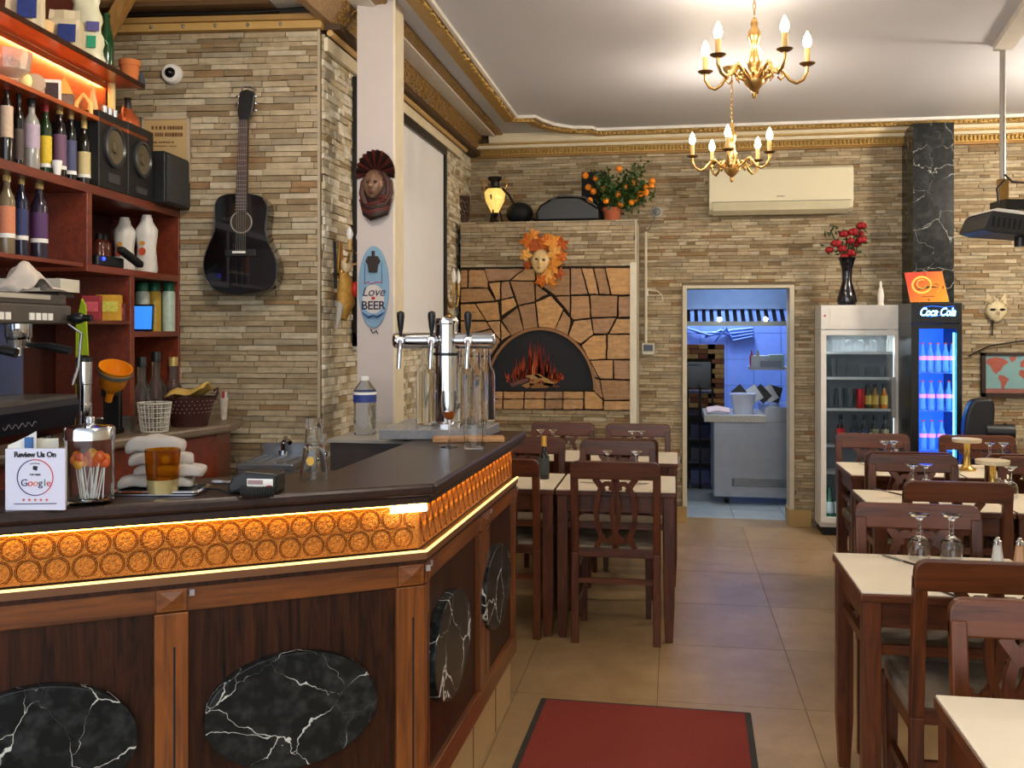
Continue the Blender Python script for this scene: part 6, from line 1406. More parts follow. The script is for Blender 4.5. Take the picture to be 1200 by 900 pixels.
for i in range(2200):
    t0 = rnd.choice(tips); f = rnd.uniform(.35, 1.02); c = Vector((t0[0]*f+rnd.gauss(0, 5), t0[1]*f+rnd.gauss(0, 5), 14+(t0[2]-14)*f+rnd.gauss(0, 4)))*k
    d1 = Vector((rnd.gauss(0, 1), rnd.gauss(0, 1), rnd.gauss(.3, .8))).normalized(); d2 = d1.cross(Vector((rnd.gauss(0, 1), rnd.gauss(0, 1), rnd.gauss(0, 1)))).normalized(); l = rnd.uniform(4, 7)*k; w_ = l*.3
    n = len(m.v); m.v += [tuple(c), tuple(c+d1*l*.5+d2*w_), tuple(c+d1*l), tuple(c+d1*l*.5-d2*w_)]; m.f.append((n, n+1, n+2, n+3))
stuff(m.build('foliage', P('citrus_leaf', (50, 78, 30), .45, var=.5, vs=30), tr_))
OF_ = P('orange_peel', (236, 136, 26), .45, bump=.2, bs=300)
for px, py in ((687, 202), (699, 205), (690, 215), (696, 220), (709, 218), (692, 231), (711, 232), (726, 195), (725, 225), (734, 217), (743, 212), (747, 218), (751, 225), (745, 230), (740, 234), (757, 218), (764, 210), (757, 224), (728, 236), (763, 216)):
    m = MB(); m.ball((0, 0, 0), 3.9*k, 12, 8); o = m.build('orange', OF_, tr_, smooth=60); o.location = ((px-717)*k, rnd.uniform(-.1, -.04), (256-py)*k)
# ================================================================== BACK WALL FITTINGS
def back(px, py, y=YB): return aty(px, py, y)
a, b = back(831, 197, YB-.22), back(1000.5, 247, YB-.22)
ac = thing('air_conditioner', 'long cream air conditioner on the stone wall above the doorway', 'air conditioner', ((a.x+b.x)/2, YB-.02, b.z))
W_, H_ = b.x-a.x, a.z-b.z
m = MB(); R_ = Matrix(((0, 0, 1, 0), (1, 0, 0, 0), (0, 1, 0, 0), (0, 0, 0, 1))); m.prism([(0, .02), (-.12, 0), (-.18, .03), (-.2, .09), (-.2, H_-.02), (-.17, H_), (0, H_)], -W_/2, W_/2, R_); m.build('body', P('ac_cream', (216, 208, 178), .45, var=.02), ac, bevel=.006)
m = MB(); m.prism([(-.13, -.004), (-.185, .024), (-.2, .075), (-.205, .075), (-.19, .02), (-.13, -.01)], -W_/2+.03, W_/2-.03, R_); m.build('louvre', P('ac_louvre', (198, 190, 160), .45), ac); MB().b2(-.03, .03, -.207, -.2, .12, .128).build('badge', P('ac_badge', (150, 146, 130), .4), ac)
MB().b2(-W_/2+.02, W_/2-.02, -.203, -.2, .084, .089).build('seam', P('ac_seam', (120, 114, 96), .6), ac)
x = back(757, 300).x; pp = thing('wall_pipe', 'thin white pipe running down the wall beside the oven front', 'pipe', (x, YB-.02, 0)); z0, z1 = back(757, 403).z, back(757, 272).z
m = MB(); m.tube([(0, -.012, z0), (0, -.012, z1)], .011, 8); m.build('pipe', P('old_white', (220, 212, 190), .6), pp, smooth=40); m = MB(); m.tube([(0, -.012, z1), (.03, -.02, z1+.02), (.09, -.015, back(770, 250).z)], .006, 6); m.build('cable', P('cable_grey', (120, 112, 100), .6), pp)
q = back(762, 340); q2 = back(777, 352)
hk = thing('wall_hook', 'white bent wire hook on the stone wall beside the pipe', 'hook', (q.x, YB-.025, q.z)); m = MB(); m.tube([(-.03, 0, 0), (.06, -.02, -.01), (q2.x-q.x-.01, -.03, -.04), (q2.x-q.x, -.03, q2.z-q.z)], .005, 6); m.tube([(-.03, 0, -.04), (.05, -.02, -.045), (q2.x-q.x-.01, -.03, -.04)], .005, 6); m.build('wire', P('old_white', (220, 212, 190), .6), hk, smooth=40); MB().b2(-.03, -.015, -.01, .01, -.05, .01).build('plate', WHITE, hk)
a, b = back(752.5, 402), back(767, 415.5); th_ = thing('thermostat', 'small white thermostat with dark display on the stone wall', 'thermostat', ((a.x+b.x)/2, YB-.016, b.z)); W_, H_ = b.x-a.x, a.z-b.z; MB().b2(-W_/2, W_/2, -.025, 0, 0, H_).build('case', P('thermo', (206, 202, 186), .5), th_, bevel=.003); MB().b2(-W_*.38, W_*.38, -.027, -.025, H_*.3, H_*.85).build('display', P('thermo_display', (40, 46, 50), .2), th_)
q = back(770, 249); sc2 = thing('security_camera', 'small grey round security camera on the stone wall beside the orange tree', 'camera', (q.x, YB-.016, q.z)); M = Matrix.Rotation(PI/2, 4, 'X'); MB().lathe([(.045, 0), (.045, .02), (.036, .03)], 22, M=M).build('housing', P('cam_grey', (186, 182, 172), .4), sc2, smooth=40); MB().lathe([(.034, .03), (.028, .045), (0, .052)], 18, M=M).build('lens', P('cam_lens', (130, 134, 136), .15), sc2, smooth=60)
# ================================================================== GLASS DOOR FRIDGE
fy = 7.68
fx0, fx1 = aty(962, 500, fy).x, aty(1056, 500, fy).x; fz1 = aty(1000, 357.5, fy).z
fr = thing('glass_door_fridge', 'tall white fridge with glass door and glasses on its shelves', 'fridge', ((fx0+fx1)/2, fy, 0)); W_ = fx1-fx0; hw = W_/2; D_ = YB-.04-fy
def fz(py): return aty(1000, py, fy).z
FW = P('fridge_white', (228, 226, 220), .4, var=.03); FI = P('fridge_inside', (120, 122, 124), .5)
MB().b2(-hw, -hw+.035, .0365, D_-.031, .101, fz(386)-.001).build('side', FW, fr); MB().b2(hw-.035, hw, .0365, D_-.031, .101, fz(386)-.001).build('side', FW, fr); MB().b2(-hw, hw, D_-.03, D_, .06, fz1).build('back', FI, fr); MB().b2(-hw, hw, .04, D_-.031, .06, .1).build('bottom', FW, fr)
MB().b2(-hw, hw, 0, D_-.03, fz(386), fz1).build('header', FW, fr, bevel=.005); MB().b2(-hw+.02, hw-.02, .03, D_, 0, .06).build('kick_plate', BLACKM, fr)
m = MB(); z0, z1 = fz(383), fz(360); m.pxz([(-hw*.8, z0), (hw*.8, z0), (hw*.76, (z0+z1)/2), (hw*.8, z1), (-hw*.8, z1), (-hw*.76, (z0+z1)/2)], -.004, .0); m.build('header_panel', P('header_white', (226, 222, 214), .3), fr); m = MB(); m.ball((-hw*.9, -.002, fz(370)), .008, 8, 6); m.build('indicator', P('red_light', (220, 40, 40), .3), fr)
g0, g1, gb_, gt_ = -hw+.04, hw-.045, fz(607), fz(393)
for (x0, x1, z0, z1) in ((-hw, hw, gt_, fz(387)), (-hw, hw, .1, gb_), (-hw, g0, gb_, gt_), (g1, hw, gb_, gt_)): MB().b2(x0, x1, 0, .036, z0, z1).build('door_frame', FW, fr, bevel=.003)
PANE = P('pane_glass', (236, 242, 242), .02, trans=1., ior=1.05, var=.0, spec=.6)
MB().b2(g0, g1, .014, .018, gb_, gt_).build('door_pane', PANE, fr)
MB().b2(hw-.07, hw-.045, -.03, 0, .9, 1.2).build('door_handle', P('handle_grey', (150, 150, 150), .4), fr)
for s in (-1, 1): MB().b2(s*(hw-.04)-.004, s*(hw-.04)+.004, .038, .05, .15, gt_-.02).build('inner_fill_strip', emis('fridge_fill', (226, 238, 255), 2.2), fr)  # hidden glowing strips, added to brighten the fridge shelves
RAIL = P('shelf_wire', (196, 196, 194), .3, .4)
levels = [fz(y) for y in (414, 444, 481, 524, 556)]
for z in levels: MB().b2(g0, g1, .045, D_-.05, z-.008, z).build('shelf', RAIL, fr); MB().b2(g0, g1, .04, .045, z, z+.012).build('shelf_lip', RAIL, fr)
def inf(px, y=.14): return aty(px, 400, fy+y).x
def fglass(px, z, dy, label, h=.11, r=.03): tag(MB().lathe([(0, 0), (r*.7, 0), (r, h), (r-.002, h), (r*.66, .006), (0, .006)], 16, close=False).build('fridge_glass', GLASS, loc=(inf(px, dy), fy+dy, z+.001), smooth=40), label, 'glass', 'glasses chilling in the fridge')
ORD = ['leftmost', 'second', 'third', 'fourth', 'fifth']
for i, px in enumerate((980, 995, 1009, 1023, 1037)): fglass(px, levels[0], .12, ORD[i]+' glass from the left on the top shelf of the white fridge', .1)
for i, px in enumerate((977, 988, 1010, 1022, 1033)): fglass(px, levels[1], .12, ORD[i]+' glass from the left on the second shelf of the white fridge', .15 if px < 990 else .09)
for i, px in enumerate((975, 985, 996)): fglass(px, levels[2], .12, ORD[i]+' glass from the left on the third shelf of the white fridge', .16)
def fbottle(px, z, label, h, r, c, cap, lab, grp): 
    bottle('drink_bottle', label, Vector((inf(px), fy+.14, z+.001)), h, r, bmat(c), cap, lab, (.2, .55), group=grp, neck=.3, shoulder=.2)
o = thing('drink_can', 'red drink can on the third shelf of the white fridge', 'can', (inf(1008), fy+.13, levels[2]+.001)); MB().lathe([(0, 0), (.026, 0), (.03, .008), (.03, .145), (.024, .155), (0, .153)], 20).build('body', P('can_red', (196, 30, 40), .3, .3, var=.3, vs=30), o, smooth=40)
for px, c, lb in ((1017, (70, 74, 40), 'olive drink bottle in the white fridge right of the can'), (1025, (150, 110, 40), 'amber labelled bottle in the white fridge, third shelf'), (1036, (196, 110, 30), 'orange juice bottle at the right of the third fridge shelf')): fbottle(px, levels[2], lb, .19, .029, c, DARKCAP, L_((206, 170, 80)), 'bottles on the third fridge shelf')
for px, c, lb, l_ in ((985, (50, 14, 14), 'cola bottle with red label on the fourth fridge shelf', (206, 30, 40)), (1001, (26, 30, 44), 'dark bottle second from left on the fourth fridge shelf', (60, 66, 90)), (1013, (26, 30, 44), 'dark bottle third from left on the fourth fridge shelf', (60, 66, 90)), (1025, (20, 22, 24), 'dark bottle fourth from left on the fourth fridge shelf', (150, 140, 110)), (1037, (20, 22, 24), 'dark bottle at the right end of the fourth fridge shelf', (150, 140, 110))): fbottle(px, levels[3], lb, .23, .03, c, DARKCAP, L_(l_), 'bottles on the fourth fridge shelf')
for px, lb in ((972, 'left green water bottle at the bottom of the white fridge'), (983, 'middle green water bottle at the bottom of the white fridge'), (993, 'right green water bottle at the bottom of the white fridge')): fbottle(px, .1, lb, .25, .032, (60, 110, 84), P('green_cap', (24, 96, 70), .4), L_((206, 216, 210)), 'green bottles at the fridge bottom')
lamp('AREA', 'fridge_lamp', ((fx0+fx1)/2, fy+.1, gt_-.03), 4., (.85, .93, 1), .3, (0, 0, 0), .05)
# vase with roses and figurine on the fridge
zt = fz1
p = aty(992.5, 355, fy+.12); k = ((fy+.12)/ray(992, 0).y)/FPX; p.z = zt+.0005
va = thing('black_vase', 'glossy black vase of red roses standing on the white fridge', 'vase', p)
MB().lathe([(0, 0), (10*k, 0), (11.5*k, 6*k), (9*k, 16*k), (5.5*k, 28*k), (6*k, 42*k), (8.5*k, 52*k), (10.5*k, 56*k), (9.5*k, 56*k), (7*k, 51*k), (0, 44*k)], 24, close=False).build('body', P('vase_black', (16, 14, 28), .1, coat=.6), va, smooth=50)
ROSE = P('rose_red', (150, 16, 28), .6, var=.3, vs=40); rnd = random.Random(15)
for px, py in ((979, 283), (988, 272), (998, 270), (1009, 262), (1007, 271), (972, 290), (986, 289), (995, 280), (1003, 283), (1008, 279), (997, 294), (989, 298)):
    m = MB(); R_ = rnd.uniform(5.2, 6.6)*k
    for j in range(3):
        for q in range(5):
            a = q*1.257+j*.6; r = R_*(1-.28*j); m.ball((r*.42*math.cos(a), r*.42*math.sin(a), .2*R_*j), (r*.55, r*.55, r*.62), 7, 5)
    o = m.build('rose', ROSE, va, smooth=60); o.location = ((px-992.5)*k, rnd.uniform(-.06, .04), (355-py)*k)
m = MB()
for i in range(14): a = rnd.uniform(-1, 1); m.tube([(0, 0, 50*k), (a*8*k, rnd.uniform(-.03, .03), 62*k), (a*20*k, rnd.uniform(-.05, .04), rnd.uniform(60, 90)*k)], .8*k, 5)
m.build('stems', P('stem_green', (46, 66, 34), .7), va)
m = MB()
for i in range(60):
    c = Vector((rnd.uniform(-25, 18), rnd.uniform(-10, 8), rnd.uniform(58, 92)))*k; d1 = Vector((rnd.gauss(0, 1), rnd.gauss(0, 1), rnd.gauss(0, 1))).normalized(); d2 = d1.orthogonal().normalized(); n = len(m.v); m.v += [tuple(c), tuple(c+d1*4*k+d2*2*k), tuple(c+d1*8*k), tuple(c+d1*4*k-d2*2*k)]; m.f.append((n, n+1, n+2, n+3))
stuff(m.build('leaves', P('rose_leaf', (54, 70, 36), .6), va))
p = aty(1032, 357, fy+.1); p.z = zt+.0005; k = ((fy+.1)/ray(1032, 0).y)/FPX
fg = thing('white_figurine', 'slender white figurine standing on the white fridge', 'figurine', p); MB().lathe([(0, 0), (4*k, 0), (3.2*k, 3*k), (3.8*k, 12*k), (2.6*k, 19*k), (1.2*k, 22*k), (1.8*k, 26*k), (0, 29*k)], 14).build('body', WHITE, fg, smooth=60)
# ================================================================== COLA FRIDGE
cy = 7.27
cx0, cx1 = aty(1068, 450, cy).x, aty(1127.5, 450, cy).x; czt = aty(1098, 355, cy).z
cf = thing('cola_fridge', 'slim black drinks fridge glowing blue with a cola sign on top', 'fridge', ((cx0+cx1)/2, cy, 0)); hw = (cx1-cx0)/2; D_ = CYF-.02-cy
def cz(py): return aty(1098, py, cy).z
for (x0, x1, y0, y1, z0, z1, nm, mt_) in ((-hw, -hw+.025, .03, D_-.021, .081, cz(379)-.001, 'side', BLACK), (hw-.025, hw, .03, D_-.021, .081, cz(379)-.001, 'side', BLACK), (-hw, hw, D_-.02, D_, .081, czt, 'back', BLACK), (-hw, hw, 0, D_-.021, cz(379), czt, 'header', BLACK), (-hw, hw, .0, D_, .0, .08, 'plinth', BLACKM)): MB().b2(x0, x1, y0, y1, z0, z1).build(nm, mt_, cf, bevel=.003)
g0, g1, gt_, gb_ = aty(1077, 450, cy).x-cf.location.x, aty(1121, 450, cy).x-cf.location.x, cz(385), .18
for (x0, x1, z0, z1) in ((-hw, hw, gt_, cz(380)), (-hw, hw, .08, gb_), (-hw, g0, gb_, gt_), (g1, hw, gb_, gt_)): MB().b2(x0, x1, 0, .028, z0, z1).build('door_frame', BLACK, cf)
MB().b2(g0, g1, .01, .013, gb_, gt_).build('door_pane', PANE, cf)
MB().b2(-hw+.025, hw-.025, D_-.024, D_-.02, .08, gt_).build('liner', P('blue_liner', (70, 120, 226), .4, emit=(20, 80, 240), es=.55), cf)
MB().b2(-hw+.0255, -hw+.028, .03, D_-.03, .08, gt_).build('liner', P('blue_liner2', (90, 130, 226), .4, emit=(20, 80, 240), es=.35), cf)
MB().b2(g1-.014, g1-.004, .032, .042, gb_, gt_-.03).build('led_tube', emis('cyan_led', (70, 190, 255), 7), cf); MB().b2(g0+.002, g0+.008, .032, .042, gb_, gt_-.1).build('led_tube', emis('blue_tube', (30, 110, 255), 3), cf)
lamp('AREA', 'cola_fridge_light', (cf.location.x, cy+.05, 1.0), 1.6, (.25, .55, 1), .3, (PI/2, 0, 0), 1.2)
clev = [cz(437), cz(482), cz(529)]; clev.append(clev[-1]-(clev[-2]-clev[-1])); clev.append(clev[-1]-(clev[-3]-clev[-2]))
for z in clev: MB().b2(-hw+.026, hw-.026, .05, D_-.03, z-.006, z).build('shelf', P('blue_shelf', (120, 160, 230), .3), cf)
def cola(px, z, label, n):
    p = Vector((aty(px, 450, cy+.1).x, cy+.1, z+.001)); h = .205; r = .0265; o = thing('cola_bottle', label, 'bottle', p, 0, 'cola bottles in the blue lit fridge')
    MB().lathe([(0, 0), (r*.9, 0), (r, h*.08), (r*.85, h*.28), (r, h*.5), (r*.95, h*.6), (r*.5, h*.8), (r*.36, h*.95), (r*.42, h)], 14).build('body', P('cola_glass', (120, 160, 220), .1, trans=.5), o, smooth=60)
    MB().lathe([(r*1.0, h*.42), (r*1.03, h*.5), (r*1.01, h*.56)], 14, close=False).build('paper_label', P('cola_label', (236, 130, 180), .4, emit=(236, 110, 160), es=.25), o, smooth=40); MB().cyl((0, 0, h*.97), r*.46, h*.05, 10).build('cap', RED, o)
R5 = ['leftmost', 'second', 'third', 'fourth', 'rightmost']
for i, px in enumerate((1081, 1090, 1099, 1108, 1116)): cola(px, clev[0], R5[i]+' cola bottle on the top shelf of the blue fridge', i)
for i, px in enumerate((1081, 1091, 1102, 1112)): cola(px, clev[1], R5[i] + ' cola bottle on the middle shelf of the blue fridge', i)
for i, px in enumerate((1082, 1092, 1103)): cola(px, clev[2], R5[i]+' cola bottle on the lower shelf of the blue fridge', i)
p = Vector((aty(1102, 500, cy+.06).x, cy+.065, clev[2]+.001))
CO = emis('sign_blue', (120, 200, 255), 4.5); CH_ = emis('sign_halo', (20, 90, 220), 1.2)
k = (cy/ray(1098, 0).y)/FPX
text('Coca', 13.5*k, CO, cf, (aty(1087.5, 450, cy).x-cf.location.x, -.004, cz(366)), UPR, shear=.35, bold=.0012, sx=.72); text('Cola', 13.5*k, CO, cf, (aty(1110, 450, cy).x-cf.location.x, -.004, cz(366)), UPR, shear=.35, bold=.0012, sx=.72)
m = MB(); x_ = lambda px: aty(px, 450, cy).x-cf.location.x
m.tube([(x_(1080), -.003, cz(370)), (x_(1092), -.003, cz(371)), (x_(1104), -.003, cz(369)), (x_(1119), -.003, cz(362))], .0025, 6); m.tube([(x_(1078), -.003, cz(368)), (x_(1082), -.003, cz(360)), (x_(1092), -.003, cz(358.5)), (x_(1106), -.003, cz(360)), (x_(1118), -.003, cz(359))], .002, 6); m.build('swash', CH_, cf)
m = MB(); m.tube([(x_(1096.5), -.004, cz(366)), (x_(1099.5), -.004, cz(365.5))], .003, 6); m.build('hyphen', CO, cf)
# orange clock on the fridge
def ck(px, py): p = aty(px, py, cy+.1); return p
A = [ck(*q) for q in ((1060, 319.5), (1104, 317.8), (1112, 353.6), (1067, 354.2))]
o0 = Vector(((A[2].x+A[3].x)/2, cy+.1, czt)); cl = thing('orange_clock', 'slanted orange and yellow clock panel leaning on the cola fridge', 'clock', o0)
def gradmat():
    m, t, b = nt('clock_face'); tc = N(t, 'ShaderNodeTexCoord'); sp = N(t, 'ShaderNodeSeparateXYZ'); t.links.new(tc.outputs['Object'], sp.inputs[0]); ad = N(t, 'ShaderNodeMath', operation='SUBTRACT'); t.links.new(sp.outputs[0], ad.inputs[0]); t.links.new(sp.outputs[2], ad.inputs[1]); mr = N(t, 'ShaderNodeMapRange'); mr.inputs[1].default_value = -.28; mr.inputs[2].default_value = .12; t.links.new(ad.outputs[0], mr.inputs[0]); r = ramp(t, [(0, (226, 72, 44)), (1, (246, 168, 30))]); t.links.new(mr.outputs[0], r.inputs[0]); t.links.new(r.outputs[0], b.inputs['Base Color']); b.inputs['Roughness'].default_value = .4; return m
lc = lambda p: (p.x-o0.x, max(p.z-o0.z, .001))
MB().pxz([lc(q) for q in A], 0, .012).build('panel', gradmat(), cl)
k = ((cy+.1)/ray(1086, 0).y)/FPX
def arc(cx, cy_, r, a0, a1, mat, w_, nm='arc_print'):
    m = MB(); m.tube([(lc(ck(cx+r*1.15*math.cos(math.radians(a0+(a1-a0)*i/20)), cy_-r*math.sin(math.radians(a0+(a1-a0)*i/20))))[0], -.001, lc(ck(cx, cy_-r*math.sin(math.radians(a0+(a1-a0)*i/20))))[1]) for i in range(21)], w_, 5, flat=.4); m.build(nm, mat, cl)
YC = P('clock_yellow', (250, 206, 90), .5); arc(1080, 334, 9.5, 0, 360, YC, .008); arc(1080, 333, 5, 60, 330, YC, .012); arc(1095, 337, 5.5, -60, 170, YC, .006)
m = MB(); m.pxz([lc(ck(*q)) for q in ((1074, 340), (1082, 336), (1090, 335), (1101, 337), (1090, 337), (1080, 339))], -.003, 0); m.build('hand', BLACKM, cl)
text('12', 4.5*k, INK, cl, (lc(ck(1083, 321.5))[0], -.002, lc(ck(1083, 321.5))[1]), UPR); m = MB(); q = lc(ck(1088, 347)); m.b2(q[0]-.022*2, q[0]+.04, -.0015, 0, q[1]-.005, q[1]+.002); m.build('small_print', P('clock_brown', (150, 80, 20), .6), cl); text('6', 5*k, INK, cl, (lc(ck(1088.5, 351.5))[0], -.002, lc(ck(1088, 351.3))[1]), UPR); text('3', 5*k, INK, cl, (lc(ck(1105, 337))[0], -.002, lc(ck(1105, 337))[1]), UPR)
# ================================================================== RIGHT WALL PART
a, b = back(1150, 413, YB-.03), back(1246, 466, YB-.03)
mp = thing('world_map', 'framed world map with red continents on the stone wall', 'map', (a.x, YB-.03, b.z)); W_, H_ = b.x-a.x, a.z-b.z; fw = .03
MB().b2(0, W_, 0, .012, 0, H_).build('sea_print', P('map_sea', (128, 168, 170), .6, var=.1), mp)
for (x0, x1, z0, z1) in ((0, W_, 0, fw), (0, W_, H_-fw*.8, H_), (0, fw, 0, H_), (W_-fw, W_, 0, H_)): MB().b2(x0, x1, -.012, .012, z0, z1).build('frame_bar', P('map_frame', (52, 36, 30), .5), mp)
MB().b2(fw, W_-fw, -.002, 0, fw, fw+.035).build('flag_strip', P('map_strip', (150, 96, 84), .6, var=.5, vs=80), mp)
LAND = P('map_land', (166, 88, 74), .6, var=.3, vs=30)
def land(pts): MB().pxz([(x*W_, z*H_) for x, z in pts], -.002, 0).build('continent', LAND, mp)
land([(.07,.85),(.17,.9),(.28,.86),(.34,.78),(.27,.7),(.24,.6),(.2,.56),(.19,.5),(.14,.58),(.11,.7),(.06,.76)]); land([(.34,.9),(.43,.92),(.42,.83),(.37,.78)]); land([(.22,.5),(.29,.47),(.34,.4),(.3,.28),(.27,.17),(.25,.17),(.24,.33),(.21,.42)])
land([(.47,.6),(.55,.62),(.6,.55),(.64,.5),(.6,.4),(.57,.27),(.53,.27),(.52,.42),(.46,.5)]); land([(.48,.78),(.53,.86),(.6,.82),(.72,.88),(.9,.84),(.94,.76),(.86,.66),(.82,.55),(.76,.6),(.72,.5),(.66,.6),(.6,.63),(.54,.66),(.48,.68)]); land([(.8,.38),(.9,.4),(.92,.3),(.84,.26)])
m = MB(); m.tube([(-.1, -.01, H_-.03), (.05, -.02, H_+.05), (W_*.5, -.02, H_+.09), (W_*.9, -.02, H_+.06)], .006, 6); m.build('hanging_wire', BLACKM, mp, smooth=40)
y_ = 7.1
p = aty(1150, 500, y_); k = (y_/ray(1150, 0).y)/FPX; zt, zc_ = aty(1150, 466, y_).z, aty(1150, 505, y_).z
bc_ = thing('padded_stool', 'black padded swivel stool with curved back against the stone wall', 'stool', (p.x, y_, 0)); 
m = MB(); m.pxz(smooth_poly([(-20*k, zc_-.12), (-21*k, zc_+.05), (-14*k, zt-.02), (-2*k, zt), (14*k, zt-.0), (12*k, zc_), (9*k, zc_-.12)]), -.05, .06); m.build('backrest', P('black_leather', (24, 25, 30), .4), bc_, bevel=.02); m = MB(); m.tube([(4*k, -.02, zc_-.0), (34*k, -.04, zc_-.0)], 9*k, 16); m.ball((24*k, -.04, zc_+9*k), .012, 8, 6); m.build('bolster', P('black_leather', (24, 25, 30), .4), bc_, smooth=40)
MB().b2(-22*k, 34*k, -.2, .1, zc_-.25, zc_-.12).build('cushion', P('black_leather', (24, 25, 30), .4), bc_, bevel=.03); MB().lathe([(.2, 0), (.2, .015), (.03, .04), (.03, zc_-.25)], 24, (.04, -.04, 0)).build('pedestal', CHROME, bc_, smooth=40)
# ================================================================== CHANDELIERS
BULB = emis('bulb_glow', (255, 214, 160), 30.)
def chandelier(label, px, t, zpan, ang0, R=.24, W=2.8):
    p = att(px, 300, t); o = thing('chandelier', label, 'chandelier', (p.x, p.y, HC), TH, 'brass candle chandeliers'); d = zpan-HC
    MB().lathe([(.055, 0), (.05, -.02), (.02, -.045), (0, -.05)][::-1], 20).build('ceiling_rose', BRASS, o, smooth=40)
    zt = d+.21; n = 12; m = MB(); z = -.045; i = 0
    while z > zt+.02:
        c = (0, 0, z-.014); m.tube([(.007*math.cos(a*PI/4) if i % 2 else 0, 0 if i % 2 else .007*math.cos(a*PI/4), c[2]+.017*math.sin(a*PI/4)) for a in range(8)], .0022, 5, closed=True); z -= .026; i += 1
    m.build('chain', BRASS, o, smooth=50)
    MB().lathe([(0, d-.16), (.008, d-.15), (.012, d-.135), (.006, d-.125), (.02, d-.115), (.042, d-.09), (.045, d-.07), (.03, d-.055), (.022, d-.03), (.03, d-.01), (.034, d+.015), (.022, d+.04), (.016, d+.08), (.022, d+.1), (.03, d+.125), (.026, d+.15), (.014, d+.17), (.018, d+.185), (.01, d+.21), (0, d+.215)], 24).build('stem', BRASS, o, smooth=50)
    m = MB()
    for i in range(10): a = i*PI/5; m.tube([(.03*math.cos(a), .03*math.sin(a), d-.06), (.07*math.cos(a), .07*math.sin(a), d-.03), (.085*math.cos(a), .085*math.sin(a), d-.055), (.07*math.cos(a), .07*math.sin(a), d-.075)], [.006, .008, .006, .003], 6)
    m.build('leaf_scrolls', BRASS, o, smooth=50)
    for i in range(5):
        a = math.radians(ang0+72*i); ca, sa = math.sin(a), -math.cos(a)                # angle from the viewer direction
        def q(r, z): return (r*ca, r*sa, z)
        m = MB(); m.tube([q(.03, d-.075), q(.07, d-.05), q(.1, d-.02), q(.13, d-.03), q(.16, d-.07), q(.19, d-.085), q(.22, d-.07), q(R, d-.035), q(R, d-.005)], .008, 8); m.ball(q(.115, d-.02), .014, 8, 6); m.tube([q(.12, d-.03), q(.135, d-.055), q(.12, d-.07), q(.105, d-.055)], .005, 6)
        ar = m.build('arm', BRASS, o, smooth=60); c = q(R, 0)
        MB().lathe([(0, d-.008), (.02, d-.006), (.034, d+.002), (.036, d+.006), (.012, d+.004)], 18, c).build('drip_pan', P('dark_brass', (110, 80, 44), .4, .7), ar, smooth=40)
        MB().lathe([(.0125, d+.003), (.0125, d+.075), (0, d+.076)], 14, c).build('candle_sleeve', P('candle_cream', (196, 158, 96), .5), ar, smooth=40)
        MB().lathe([(.009, d+.076), (.017, d+.09), (.0195, d+.105), (.014, d+.125), (.005, d+.145), (0, d+.152)], 16, c).build('bulb', BULB, ar, smooth=60)
        wp = Matrix.Translation(o.location) @ Matrix.Rotation(TH, 4, 'Z') @ Vector((c[0], c[1], d+.115))
        lamp('POINT', 'bulb_light', wp, W, (1, .91, .78), .03)
    return o
chandelier('brass chandelier with five candle bulbs nearest us under the ceiling', 884, 4.45, 2.755, 90)
chandelier('smaller looking brass chandelier on a long chain further back', 857.5, 6.0, 2.61, -90)
def pendant(label, x, y, zl, W):  # unseen fill lamps, added to lift the dark walls and ceiling
    o = thing('globe_pendant', label, 'lamp', (x, y, HC), 0, 'added globe pendants'); d = zl-HC
    MB().lathe([(0, -.03), (.04, -.025), (.05, 0)], 18).build('ceiling_rose', BRASS, o, smooth=40); m = MB(); m.tube([(0, 0, -.02), (0, 0, d+.11)], .006, 8); m.build('rod', BRASS, o); MB().lathe([(.03, d+.1), (.035, d+.115), (.01, d+.13)], 16).build('gallery', BRASS, o, smooth=40)
    m = MB(); m.ball((0, 0, d), .105, 20, 14); m.build('globe', emis('globe_%d' % W, (255, 242, 222), W/(PI*4*PI*.105**2)), o, smooth=60)
pendant('added globe pendant, unseen fill lamp over the bar', -1.35, 3.05, 2.86, 17); pendant('added globe pendant, unseen fill lamp near the entrance', .7, 1.0, 2.66, 31); pendant('added globe pendant, unseen fill lamp over the right hand tables', 2.8, 6.2, 2.66, 46)
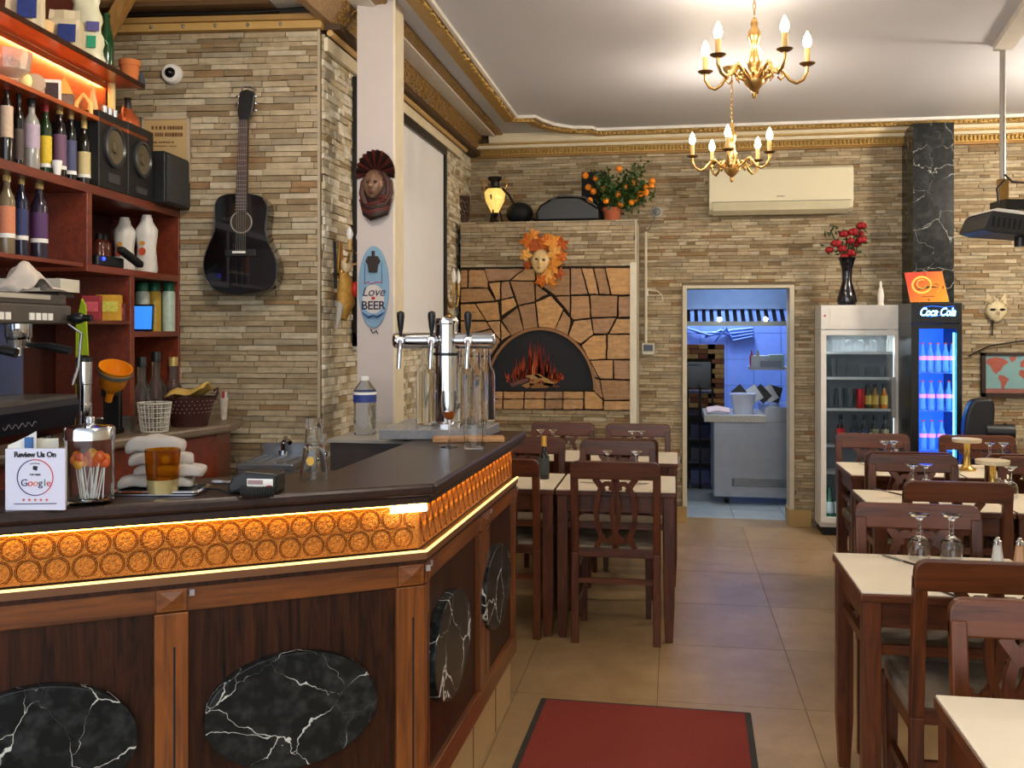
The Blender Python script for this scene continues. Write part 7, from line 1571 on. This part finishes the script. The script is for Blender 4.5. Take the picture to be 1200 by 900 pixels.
# ================================================================== PROJECTOR, CEILING DUCT
c = atz(1175, 52, HC)
pj = thing('projector', 'black and white projector hanging from a ceiling pole at the top right', 'projector', (c.x, c.y, HC), TH); k = (c.y/ray(1175, 0).y)/FPX
def pjz(py): return CAMH+(HY-py)*k-HC
m = MB(); m.tube([(0, 0, 0), (0, 0, pjz(212))], .016, 10); m.cyl((0, 0, -.012), .05, .012, 18); m.build('pole', P('pole_grey', (150, 144, 136), .4, .4), pj, smooth=40)
def X(px): return (px-1175)*k
m = MB(); m.pxz([(X(1136), pjz(272)), (X(1144), pjz(254)), (X(1152), pjz(250)), (X(1240), pjz(262)), (X(1240), pjz(282)), (X(1150), pjz(276))], -.16, .14); m.build('body', P('projector_black', (40, 40, 42), .5), pj, bevel=.008)
m = MB(); m.pxz([(X(1147), pjz(251)), (X(1152), pjz(248)), (X(1240), pjz(259)), (X(1240), pjz(263))], -.165, .14); m.build('top_shell', WHITE, pj)
for i in range(12): MB().box((X(1148+i*6), -.162, pjz(263+i*.8)), (.007, .006, .055), ry=.15).build('vent_fin', BLACKM, pj)
MB().b2(X(1168), X(1220), -.1, .08, pjz(248), pjz(236)).build('mount_plate', BLACK, pj); MB().b2(X(1170), X(1180), -.02, .02, pjz(248), pjz(210)).build('mount_arm', P('brass_arm', (150, 116, 60), .4, .6), pj)
m = MB(); m.tube([(0, -.02, pjz(212)), (X(1165), -.03, pjz(222)), (X(1168), -.03, pjz(240))], .006, 6); m.tube([(.0, -.02, pjz(205)), (X(1183), -.03, pjz(214)), (X(1205), -.03, pjz(216))], .006, 6); m.tube([(.006, 0, 0), (.012, 0, pjz(120)), (.006, 0, pjz(205))], .006, 6); m.build('cable', BLACK, pj, smooth=40)
m = MB(); m.tube([(X(1190), -.05, pjz(279)), (X(1190), -.05, pjz(290))], .03, 14); m.build('lens', BLACK, pj, smooth=40)
e = atz(1225, -20, HC); d2 = (e-c); L_c = d2.length
du = MB().b2(0, L_c, -.05, .05, -.035, 0).build('trim_7', P('duct_grey', (186, 180, 172), .5), loc=(c.x, c.y, HC), rz=math.atan2(d2.y, d2.x)); struct(du)
